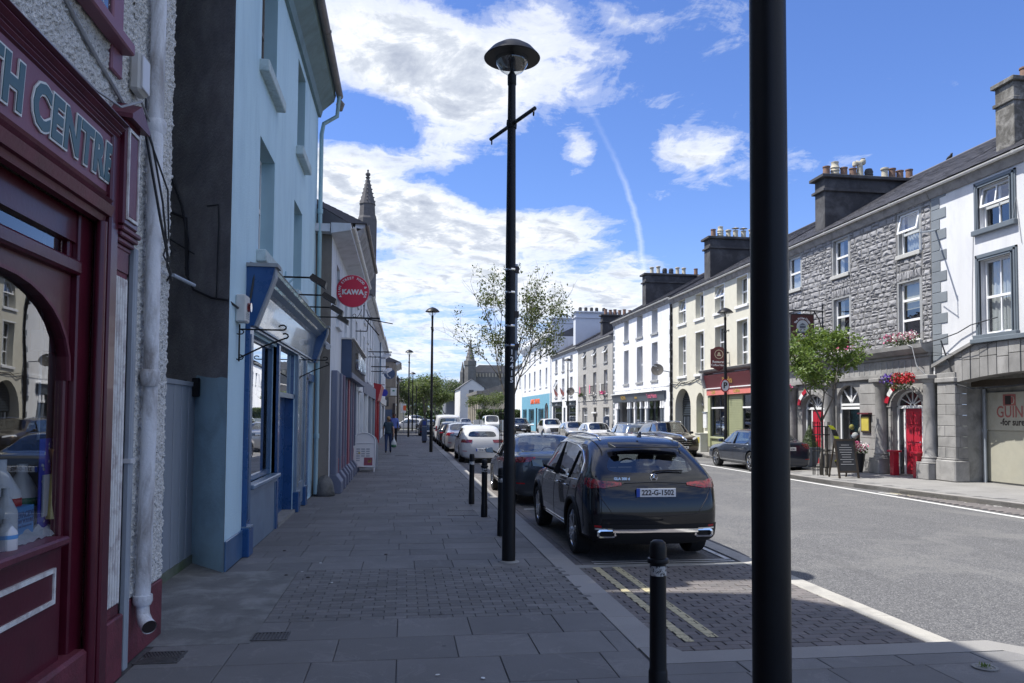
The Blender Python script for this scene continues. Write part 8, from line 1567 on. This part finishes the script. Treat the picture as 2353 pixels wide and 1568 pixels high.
pr_ = MB(); P2 = lambda a, b, c, e: pr_.add([(-1.22+a, yy(c)-.022, c), (-1.22+b, yy(c)-.022, c), (-1.22+b, yy(e)-.022, e), (-1.22+a, yy(e)-.022, e)], [(0, 1, 2, 3)])
for k in range(6):
    for j in range(3): P2(-.22+j*.15, -.11+j*.15, .68-k*.07, .68-k*.07+.035) if not (k > 3 and j > 0) else None
pr_.build('menu_print', 'pipe_grey', sg, fixn=False, kind='stuff'); pr_ = MB(); P2(.02, .28, .20, .44); pr_.build('menu_photo', 'c_maroon', sg, fixn=False); pr_ = MB(); P2(.14, .24, .29, .37); P2(-.16, -.10, .55, .60); pr_.build('menu_pictures', 'label_yellow', sg, fixn=False, kind='stuff')
# black chalk board by the tree on the right
cbx = thing('chalkboard', 'black chalkboard A frame beside the tree across the street', 'A-board', (13.0, 21.0, 0))
def lean(m, x0, x1, y0, y1, z0, z1, zt, ya, yb, dy=0.03):
    f = lambda z: ya+(yb-ya)*z/zt
    m.add([(x0, f(z0), z0), (x1, f(z0), z0), (x1, f(z1), z1), (x0, f(z1), z1), (x0, f(z0)+dy, z0), (x1, f(z0)+dy, z0), (x1, f(z1)+dy, z1), (x0, f(z1)+dy, z1)], [(0, 1, 2, 3), (7, 6, 5, 4), (0, 4, 5, 1), (1, 5, 6, 2), (2, 6, 7, 3), (3, 7, 4, 0)]); return m
m = MB(); lean(m, 12.62, 12.68, 0, 0, 0, 1.15, 1.15, 21.0, 21.25); lean(m, 13.22, 13.28, 0, 0, 0, 1.15, 1.15, 21.0, 21.25); lean(m, 12.68, 13.22, 0, 0, 1.09, 1.15, 1.15, 21.0, 21.25); lean(m, 12.68, 13.22, 0, 0, .16, .22, 1.15, 21.0, 21.25); lean(m, 12.66, 12.70, 0, 0, 0, 1.1, 1.15, 21.62, 21.30); lean(m, 13.2, 13.24, 0, 0, 0, 1.1, 1.15, 21.62, 21.30); m.build('frame', 'wood_dark', cbx)
lean(MB(), 12.68, 13.22, 0, 0, .22, 1.09, 1.15, 21.01, 21.26, .015).build('board', 'chalk', cbx); m = MB()
for k in range(9): w_ = random.uniform(.12, .22); lean(m, 12.95-w_, 12.95+w_, 0, 0, .40+k*.07, .415+k*.07, 1.15, 21.004, 21.254, .004)
m.build('chalk_writing', 'chalk_line', cbx, kind='stuff')
# ------------------------------------------------------------ trees
def tree(name, label, loc, h, crown_z, cr, leafm, nleaf, ls, seed, trunk_r=.06, group=None, spread=.75, tilt=0., hue=None, gaps=.35, cat='tree', bias=(0, 0), squash=1.0, cl_=.105):
    rnd = random.Random(seed); t = thing(name, label, cat, loc, group); x0, y0, z0 = loc; tips = []; m = MB()
    def grow(p, d, r, L, lev):
        pts = [p]; n = 4
        for i in range(n):
            d = (d+Vector((rnd.gauss(0, .12), rnd.gauss(0, .12), rnd.gauss(0, .05)+.05))).normalized(); p = p+d*L/n; pts.append(p)
        m.tube(pts, [r*(1-.55*i/n) for i in range(n+1)], 6 if lev else 9, True)
        if lev >= 1: tips.extend(pts[2:])
        if lev < 3:
            for k in range(rnd.choice((3, 4)) if lev else 6):
                a = rnd.random()*6.28; q = pts[rnd.randint(2 if lev else 2, n)]; nd = (d*(.55)+Vector((math.cos(a), math.sin(a), rnd.uniform(-.15, .5)))*spread).normalized(); grow(q, nd, r*.5, L*rnd.uniform(.5, .75), lev+1)
    b = Vector((x0, y0, z0)); top = Vector((x0+bias[0]*.3, y0+bias[1]*.3, z0+crown_z))
    m.tube([b, b.lerp(top, .5)+Vector((.03, .02, 0)), top], [trunk_r, trunk_r*.85, trunk_r*.7], 9, True)
    C = Vector((x0+bias[0], y0+bias[1], z0+(crown_z+h)/2))
    for k in range(3): a = k*2.1+rnd.random(); grow(top, Vector((math.cos(a)*.45, math.sin(a)*.45, 1)).normalized(), trunk_r*.6, (h-crown_z)*.62, 0)
    m.build('trunk', 'bark', t, smooth=True, fixn=False)
    tips = [p for p in tips if ((p.x-C.x)/cr)**2+((p.y-C.y)/cr)**2+((p.z-C.z)/((h-crown_z)/2*1.1*squash))**2 < (4.5 if gaps > .4 else 1.15)] or [C]
    cl = [tips[rnd.randrange(len(tips))] for _ in range(max(8, int(len(tips)*(1-gaps))))]
    V = []; F = []
    for k in range(nleaf):
        c = cl[rnd.randrange(len(cl))]; p = c+Vector((rnd.gauss(0, 1), rnd.gauss(0, 1), rnd.gauss(0, .8)))*cr*cl_
        n = Vector((rnd.gauss(0, 1), rnd.gauss(0, 1), rnd.gauss(.6, 1))).normalized(); e = n.orthogonal().normalized(); e.rotate(Matrix.Rotation(rnd.random()*6.28, 3, n)); f = n.cross(e); s = ls*rnd.uniform(.6, 1.2)
        i = len(V); V += [p-e*s, p+f*s*.45+n*s*.12, p+e*s, p-f*s*.45+n*s*.12]; F.append((i, i+1, i+2, i+3))
    q = MB(); q.v = [tuple(v) for v in V]; q.f = F; q.build('crown', leafm, t, kind='stuff', fixn=False); return t
def guard(label, x, y, h, r, z0=0):
    t = thing('tree_guard', label, 'tree guard', (x, y, z0)); m = MB()
    for k in range(10): a = 6.283*k/10; m.tube([(x+r*math.cos(a), y+r*math.sin(a), z0), (x+r*math.cos(a), y+r*math.sin(a), z0+h)], .011, 5)
    for z in (.25, .75, 1.25, h-.15): m.tube([(x+r*math.cos(a), y+r*math.sin(a), z0+z) for a in np.linspace(0, 6.283, 17)], .014, 5)
    m.build('bars', 'black_metal', t); return t
tree('street_tree', 'thin airy street tree rising behind the near lamp post', (3.25, 24.2, -.1), 5.45, 2.1, 1.0, 'leaf_birch', 5200, .052, 9, .055, gaps=.45, spread=.36, bias=(.3, 0))
guard('tall black tree guard between the white hatchback and the dark grey saloon', 3.25, 24.2, 2.1, .24, -.1)
tree('street_tree', 'bushy light green street tree in front of the stone house', (12.82, 22.3, 0), 4.45, 1.65, 1.32, 'leaf_fresh', 6800, .068, 11, .05, gaps=.4, spread=.85, bias=(.05, 0), cl_=.08)
guard('black tree guard with yellow tape round the trunk of the green street tree', 12.82, 22.3, 1.65, .25)
stk = thing('tree_stake', 'pale timber stake inside the tree guard across the street', 'stake', (12.9, 22.2, 0)); MB().tube([(12.93, 22.22, 0), (12.93, 22.22, 1.5)], .045, 8).build('stake', 'bark', stk)
tp = thing('hazard_tape', 'yellow and black hazard tape hanging from the tree guard', 'tape', (13.1, 22.0, 1)); rr = random.Random(3)
path = [(12.92, 1.55), (13.02, 1.42), (13.10, 1.22), (13.2, 1.0), (13.26, .82), (13.18, .72), (13.24, .55), (13.12, .45), (13.2, .3)]
for i in range(len(path)-1):
    (xa, za), (xb, zb_) = path[i], path[i+1]; wv = .075; MB().add([(xa-wv, 21.95, za), (xa+wv, 21.93, za-.02), (xb+wv, 21.92, zb_-.01), (xb-wv, 21.96, zb_), ((xa+xb)/2, 21.88+.02*i, (za+zb_)/2)], [(0, 1, 4), (1, 2, 4), (2, 3, 4), (3, 0, 4)]).build('tape_piece', 'tape_black' if i % 3 == 1 else 'hivis', tp, fixn=False)
rnd = random.Random(4)
for i, (x, y, h, r, c, lb) in enumerate(((3.2, 118, 8.2, 3.2, 'leaf_far2', 'pale green tree in the middle distance right of the third lamp'), (-1.6, 132, 7.8, 3.6, 'leaf_far', 'tall dark tree rising behind the tan gabled house'), (1.6, 140, 8.0, 3.8, 'leaf_far', 'broad dark tree behind the distant lamps'), (9.2, 172, 9.4, 4.6, 'leaf_far', 'round dark tree beside the grey box building'), (6.2, 150, 7.0, 3.4, 'leaf_far2', 'lower light tree between the lamps and the grey box building'), (12.0, 205, 11, 5, 'leaf_far', 'far tree with pointed tops beyond the grey box building'))):
    tree('distant_tree', lb, (x, y, -.2), h, h*.22, r, c, 5200, .20, 20+i, .16, 'trees beyond the far junction', .95, gaps=.05)
for i, (x, y, h, lb) in enumerate(((8.6, 88, 4.4, 'small yellow green tree in front of the white gabled house'), (11.1, 93, 4.8, 'small light tree before the columned hall'))): tree('young_tree', lb, (x, y, -.1), h, 1.7, 1.3, 'leaf_far2', 2200, .10, 40+i, .05, 'young trees before the white gabled house', .9, gaps=.1)
tree('street_tree', 'young tree at the far end of the left pavement behind the thin post', (.6, 90, 0), 4.6, 1.6, 1.2, 'leaf_far2', 1500, .10, 51, .05)
# ------------------------------------------------------------ far end of the street
hd = thing('clipped_hedge', 'clipped green hedge before the columned hall', 'hedge', (13, 103, 0)); m = MB()
for k in range(5200):
    p = Vector((rnd.uniform(9.6, 15.5), 102+rnd.uniform(-.8, .8), rnd.uniform(.6, 2.6))); n = Vector((rnd.gauss(0, 1), rnd.gauss(0, 1), rnd.gauss(0, 1))).normalized(); b = n.orthogonal().normalized()*.11; d = n.cross(b); m.add([p+b, p+d, p-b, p-d], [(0, 1, 2, 3)])
m.build('leaves', 'leaf_far', hd, kind='stuff', fixn=False); MB().box(9.8, 15.3, 101.6, 102.4, 0, 2.3).build('inner_growth', 'hedge', hd)
wl_ = thing('boundary_wall', 'low white boundary wall beside the young trees', 'wall', (11, 98, 0)); MB().box(8.8, 15, 97.8, 98.0, -.1, 1.25).build('wall', 'far_white', wl_)
def farhouse(name, label, x0, x1, y0, y1, ze, zr, wall, wins, cat='house', ridge='y', z0=-.2):
    t = thing(name, label, cat, ((x0+x1)/2, y0, z0)); m = MB(); xm = (x0+x1)/2
    if zr > ze: m.add([(x0, y0, z0), (x1, y0, z0), (x1, y0, ze), (xm, y0, zr), (x0, y0, ze), (x0, y1, z0), (x1, y1, z0), (x1, y1, ze), (xm, y1, zr), (x0, y1, ze)], [(0, 1, 2, 3, 4), (9, 8, 7, 6, 5), (0, 4, 9, 5), (1, 6, 7, 2)]).build('wall', wall, t); MB().add([(x0-.25, y0-.15, ze-.1), (xm, y0-.15, zr+.12), (x1+.25, y0-.15, ze-.1), (x0-.25, y1, ze-.1), (xm, y1, zr+.12), (x1+.25, y1, ze-.1), (x0-.25, y0-.15, ze-.22), (xm, y0-.15, zr), (x1+.25, y0-.15, ze-.22), (x0-.25, y1, ze-.22), (xm, y1, zr), (x1+.25, y1, ze-.22)], [(0, 3, 4, 1), (1, 4, 5, 2), (6, 7, 10, 9), (7, 8, 11, 10), (0, 1, 7, 6), (1, 2, 8, 7), (0, 6, 9, 3), (2, 5, 11, 8)]).build('roof', 'roof_far', t)
    else: m.box(x0, x1, y0, y1, z0, ze).build('wall', wall, t)
    for (a, b, c, e) in wins:
        f = MB().box(a-.06, b+.06, y0-.02, y0-.001, c-.06, e+.06).build('window', 'far_white', t); MB().box(a, b, y0-.04, y0-.02, c, e).build('pane', 'glass_far', f); MB().box(a-.15, b+.15, y0-.12, y0-.02, c-.22, c-.07).build('sill', 'sill_grey', f)
    return t
farhouse('gabled_house', 'white rendered house with its gable end facing up the street', 10.9, 15.6, 150, 166, 7.3, 8.9, 'far_white', [(12.6, 13.5, 5.6, 6.8), (12.6, 13.5, 2.6, 4.4)])
m = MB(); 
for k in range(3):
    for z in (1.2, 3.6, 5.8): m.box(10.85, 10.89, 151.5+k*4, 153+k*4, z, z+1.4)
farhouse('box_building', 'flat roofed dark grey building beside the white gabled house', 9.3, 11.2, 170, 186, 7.0, 7.0, 'far_grey', [])
farhouse('end_building', 'pale building low between the left hand trees and the tan house', -3.2, .1, 112, 124, 4.6, 4.6, 'far_tan', [], z0=-.2)
ch = thing('stone_church', 'dark stone church with a slender spire beyond the white gabled house', 'church', (19, 195, 0)); S_ = 1.0
MB().box(15.9, 27, 190, 212, -.2, 12.6).build('nave_wall', 'far_stone', ch); MB().add([(15.6, 190, 12.6), (27, 190, 12.6), (27, 212, 12.6), (15.6, 212, 12.6), (18.5, 190.5, 14.4), (27, 190.5, 14.4), (27, 211, 14.4), (18.5, 211, 14.4)], [(0, 1, 5, 4), (1, 2, 6, 5), (2, 3, 7, 6), (3, 0, 4, 7), (4, 5, 6, 7)]).build('nave_roof', 'roof_far', ch)
m = MB()
for k in range(14): m.box(16.2+k*.78, 16.55+k*.78, 189.85, 190, 11.4, 12.3)
m.build('parapet_tracery', 'far_tan', ch, kind='stuff')
m = MB(); rings(m, 16.0, 188, [(1.55, -.2), (1.5, 14.0), (1.62, 14.1), (1.62, 15.2), (1.25, 15.25), (1.1, 15.7), (.35, 18.7), (.08, 20.4)], 8); m.build('spire', 'far_stone', ch); m = MB()
for k in range(5):
    z = 16.1+k*.85; r = 1.05-(z-15.7)*.24
    for q in range(8): m.lathe(16+r*math.cos(q*.785), 188+r*math.sin(q*.785), [(0, z-.15), (.16, z), (0, z+.2)], 5)
m.build('crockets', 'far_stone', ch, kind='stuff'); m = MB(); rings(m, 14.2, 188.5, [(.7, 0), (.7, 12.4), (.5, 12.9), (.05, 15.0)], 6); m.build('stair_turret', 'far_stone', ch); MB().bar((16, 188, 20.3), (16, 188, 21.7), .08, .08).bar((15.65, 188, 21.2), (16.35, 188, 21.2), .08, .08).build('cross', 'far_stone', ch)
MB().add([(12.6, 189, 0), (15.9, 189, 0), (15.9, 189, 12.2), (12.6, 189, 9.2), (12.6, 200, 0), (15.9, 200, 0), (15.9, 200, 12.2), (12.6, 200, 9.2)], [(0, 1, 2, 3), (4, 5, 6, 7), (3, 2, 6, 7), (0, 3, 7, 4)]).build('aisle', 'far_stone', ch)
hl = thing('columned_hall', 'brown stone hall with tall pale columns behind the hedge', 'hall', (13, 112, 0)); MB().add([(11.3, 112, 0), (19, 112, 0), (19, 112, 5.4), (15, 112, 6.6), (11.3, 112, 5.4), (11.3, 130, 0), (19, 130, 0), (19, 130, 5.4), (15, 130, 6.6), (11.3, 130, 5.4)], [(0, 1, 2, 3, 4), (0, 4, 9, 5), (9, 4, 3, 8), (3, 2, 7, 8)]).build('wall', 'far_stone', hl)
MB().box(10.5, 11.3, 111.5, 130, 4.9, 5.4).build('entablature', 'far_stone', hl)
for k in range(6): MB().lathe(10.85, 112.3+k*3.2, [(.28, 0), (.24, .4), (.2, 4.9)], 10).build('column', 'far_tan', hl)
MB().box(11.8, 15.5, 111.9, 112, 2.6, 4.3).build('panel', 'far_tan', hl)
ov = thing('hill_road_bank', 'low grey green bank rising behind the far junction', 'bank', (4, 230, 0)); MB().add([(-80, 225, -.3), (90, 225, -.3), (90, 300, 5), (-80, 300, 5)], [(0, 1, 2, 3)]).build('bank', 'leaf_bush', ov); ov['kind'] = 'structure'
wd2 = thing('far_wood', 'dark wooded horizon behind the far trees', 'wood', (0, 240, 0)); m = MB()
for k in range(9000):
    x = rnd.uniform(-60, 70); p = Vector((x, 240+rnd.uniform(-6, 6), rnd.random()**.7*(6.0+1.8*math.sin(x*.23)+1.2*math.sin(x*.71)))); n = Vector((rnd.gauss(0, 1), rnd.gauss(0, 1), rnd.gauss(0, 1))).normalized(); b = n.orthogonal().normalized()*.55; d = n.cross(b); m.add([p+b, p+d, p-b, p-d], [(0, 1, 2, 3)])
m.build('foliage', 'leaf_far', wd2, kind='stuff', fixn=False); wd2['kind'] = 'stuff'
# litter and leaves on the paving
for i, (x, y) in enumerate(((-.30, 7.6), (-.95, 9.4), (-.72, 8.3), (.35, 6.9), (.25, 5.3), (.55, 5.2), (-.8, 6.9), (-1.1, 8.9))):
    o = MB(); a = rnd.random()*6.28; o.add([(x+.022*math.cos(a+b)*s, y+.02*math.sin(a+b), .006+.003*(b > 3)) for b, s in ((0, 1), (1.2, .7), (2.6, 1), (3.9, .6), (5.1, .9))], [(0, 1, 2, 3, 4)]); tag(o.build('litter', 'bag_plastic' if i % 3 else 'ink', None, fixn=False), 'small scrap of litter dropped on the near pavement', 'litter', 'litter scraps on the near pavement')
for i, (x, y) in enumerate(((-1.25, 8.75), (-1.0, 8.6), (-.2, 9.9), (-1.5, 10.3))):
    o = MB(); o.lathe(x, y, [(.022, .002), (.018, .010), (.0, .014)], 7); tag(o.build('dropping', 'ink', None), ('black lump on the pavement closest to the blue plinth', 'black lump on the pavement just off the blue house corner', 'black lump in the middle of the near pavement', 'black lump at the foot of the navy shop pilaster')[i], 'litter', 'black lumps on the near pavement')
# pigeon on the ridge
pg = MB(); c = Vector((19.6, 25.2, 11.28)); pg.tube([c+Vector((0, .16, -.02)), c+Vector((0, .08, .0)), c, c+Vector((0, -.09, .05)), c+Vector((0, -.12, .12)), c+Vector((0, -.17, .13))], [.02, .05, .075, .055, .035, .006], 10, True); pg.tube([c+Vector((.02, 0, -.06)), c+Vector((.02, 0, -.16))], .008, 5, True); tag(pg.build('pigeon', 'cast_iron', None, smooth=True), 'small dark pigeon perched on the slate ridge of the stone house', 'bird')
# ------------------------------------------------------------ people
def person(label, loc, heading, hgt, top, legs, hair, skin, walk=.22, arm=(.0, .0), hold=False, bun=False, sleeve=.5, fat=1.0):
    t = thing('person', label, 'person', (0, 0, 0)); k = hgt/1.75
    J = {'pel': (0, 0, .95), 'wai': (0, 0, 1.10), 'che': (0, .01, 1.30), 'nk': (0, .0, 1.47), 'hb': (0, .015, 1.55), 'hm': (0, .025, 1.64), 'ht': (0, .02, 1.70)}; E_ = [('pel', 'wai'), ('wai', 'che'), ('che', 'nk'), ('nk', 'hb'), ('hb', 'hm'), ('hm', 'ht')]
    Rr = {'pel': (.155*fat, .12*fat), 'wai': (.135*fat, .105*fat), 'che': (.155*fat, .115*fat), 'nk': (.055, .06), 'hb': (.065, .075), 'hm': (.078, .095), 'ht': (.055, .065)}
    for s, nm in ((-1, 'L'), (1, 'R')):
        st = walk*s
        J['sh'+nm] = (s*.17, .0, 1.41); J['el'+nm] = (s*.235, -st*.35+arm[0]*0-.02, 1.14); J['wr'+nm] = (s*.25, -st*.75+.04, .89); J['hn'+nm] = (s*.25, -st*.8+.05, .81)
        J['hp'+nm] = (s*.09, 0, .90); J['kn'+nm] = (s*.10, st*.55+.03, .50); J['an'+nm] = (s*.10, st*1.0-.03, .10 if s > 0 or walk == 0 else .13); J['to'+nm] = (s*.11, st*1.0+.13, .035)
        E_ += [('che', 'sh'+nm), ('sh'+nm, 'el'+nm), ('el'+nm, 'wr'+nm), ('wr'+nm, 'hn'+nm), ('pel', 'hp'+nm), ('hp'+nm, 'kn'+nm), ('kn'+nm, 'an'+nm), ('an'+nm, 'to'+nm)]
        Rr.update({'sh'+nm: (.07, .07), 'el'+nm: (.045, .045), 'wr'+nm: (.032, .026), 'hn'+nm: (.040, .020), 'hp'+nm: (.098*fat, .10*fat), 'kn'+nm: (.065, .065), 'an'+nm: (.045, .05), 'to'+nm: (.042, .03)})
    ids = list(J); me = bpy.data.meshes.new('body'); me.from_pydata([J[i] for i in ids], [(ids.index(a), ids.index(b)) for a, b in E_], [])
    o = bpy.data.objects.new('body', me); COL.objects.link(o); sk = o.modifiers.new('s', 'SKIN'); 
    if not me.skin_vertices: me.attributes.new('skin', 'FLOAT', 'POINT') if False else None
    bpy.context.view_layer.objects.active = o
    if not len(me.skin_vertices): bpy.ops.mesh.customdata_skin_add()
    for i, n in enumerate(ids): me.skin_vertices[0].data[i].radius = Rr[n]; me.skin_vertices[0].data[i].use_root = (n == 'pel')
    sb_ = o.modifiers.new('u', 'SUBSURF'); sb_.levels = sb_.render_levels = 2
    dg = bpy.context.evaluated_depsgraph_get(); ev = bpy.data.meshes.new_from_object(o.evaluated_get(dg)); bpy.data.objects.remove(o)
    ev.materials.clear(); mats = [skin, top, legs, 'shoe', hair]; [ev.materials.append(M[q]) for q in mats]
    for p in ev.polygons:
        c = p.center; mi = 0; ax_ = abs(c.x)
        if c.z < .115: mi = 3
        elif c.z < .93 and ax_ < .205: mi = 2
        elif c.z < 1.475 and not (ax_ > .19 and c.z < 1.41-.30*sleeve): mi = 1
        if c.z > 1.60 and (c.y < .055 or c.z > 1.685): mi = 4
        p.material_index = mi; p.use_smooth = True
    bo_ = bpy.data.objects.new('body', ev); COL.objects.link(bo_); bo_.parent = t
    m = MB(); m.tube([(0, .105, 1.66), (0, .125, 1.635), (0, .108, 1.625)], [.008, .014, .008], 6)
    for s in (-1, 1): m.tube([(s*.078, .02, 1.66), (s*.088, .012, 1.64), (s*.08, .02, 1.615)], .012, 6)
    m.build('nose_and_ears', skin, t, smooth=True)
    m = MB()
    for s in (-1, 1): m.lathe(s*.03, .10, [(.0, 1.652), (.008, 1.657), (.0, 1.662)], 8)
    m.build('eyes', 'ink', t); MB().tube([(-.022, .108, 1.598), (.022, .108, 1.598)], .005, 5).build('mouth', 'label_red', t)
    hh = MB(); hh.lathe(0, .0, [(.0, 1.54), (.07, 1.57), (.088, 1.62), (.086, 1.68), (.06, 1.725), (.0, 1.74)], 16); 
    hh.v = [(x*.98, y*.95-.012-(.0 if z > 1.66 else .02), z) for x, y, z in hh.v]; hh.build('hair', hair, t, smooth=True)
    if bun: MB().lathe(0, -.10, [(0, 1.60), (.04, 1.62), (.045, 1.65), (.03, 1.69), (0, 1.70)], 12).build('hair_bun', hair, t, smooth=True)
    # hands with separate fingers
    for s, nm in ((-1, 'L'), (1, 'R')):
        hx, hy, hz = J['hn'+nm]; f = MB()
        for q in range(4): yq = hy-.028+.019*q; l = (.062, .072, .068, .052)[3-q]; f.tube([(hx, yq, hz+.01), (hx-s*.006, yq, hz-l*.55), (hx-s*(.02 if not hold else .035), yq, hz-l)], [.010, .009, .006], 6)
        f.tube([(hx, hy+.025, hz+.035), (hx-s*.012, hy+.045, hz+.0), (hx-s*.015, hy+.05, hz-.025)], [.011, .010, .007], 6); f.build('fingers', skin, t, smooth=True)
    for s in (-1, 1): # hem of the top and cuffs
        pass
    m = MB(); pr = [(.150*fat, .90), (.158*fat, .96), (.150*fat, 1.02)]; b = 0
    m.lathe(0, 0, pr, 24); m.v = [(x*1.03, y*.82, z) for x, y, z in m.v]; m.build('shirt_hem', top, t, smooth=True)
    for ch_ in t.children: pass
    t.location = loc; t.rotation_euler = (0, 0, heading); t.scale = (k, k, k); return t, J, k
pw, J, k = person('person with blond pinned hair in a dark tee walking away with a bag', (-.69, 36.2, 0), 0, 1.72, 'tee_navy', 'jeans', 'hair_blond', 'skin', .20, hold=True, bun=True, fat=1.12)
pm2, _, _ = person('person in a blue shirt and dark trousers walking towards the camera', (-.55, 47.0, 0), math.pi, 1.88, 'shirt_blue', 'trousers', 'hair_black', 'skin_dark', .16, sleeve=1.6)
hx, hy, hz = J['hnR']; c = Vector((-.69+hx*k+.01, 36.2+hy*k, hz*k-.06)); bagt = thing('carrier_bag', 'white and green plastic carrier bag held by the walking woman', 'bag', (c.x, c.y, c.z-.45)); m = MB()
prf = [(.02, -.06), (.07, -.14), (.115, -.24), (.13, -.36), (.115, -.43), (.06, -.47), (0, -.475)]; m.lathe(c.x, c.y, [(r, c.z+z) for r, z in prf], 14); m.v = [(x+random.uniform(-.008, .008), c.y+(y-c.y)*.6, z) for x, y, z in m.v]; m.build('bag_body', 'bag_plastic', bagt, smooth=True)
m = MB(); m.lathe(c.x, c.y, [(.132, c.z-.34), (.120, c.z-.43), (.064, c.z-.475), (0, c.z-.48)], 14); m.v = [(x, c.y+(y-c.y)*.62, z) for x, y, z in m.v]; m.build('green_print', 'bag_green', bagt, smooth=True)
for s in (-1, 1): MB().tube([(c.x+s*.03, c.y, c.z-.12), (c.x+s*.02, c.y, c.z-.03), (c.x, c.y, c.z+.01)], .006, 5).build('handle', 'bag_plastic', bagt)
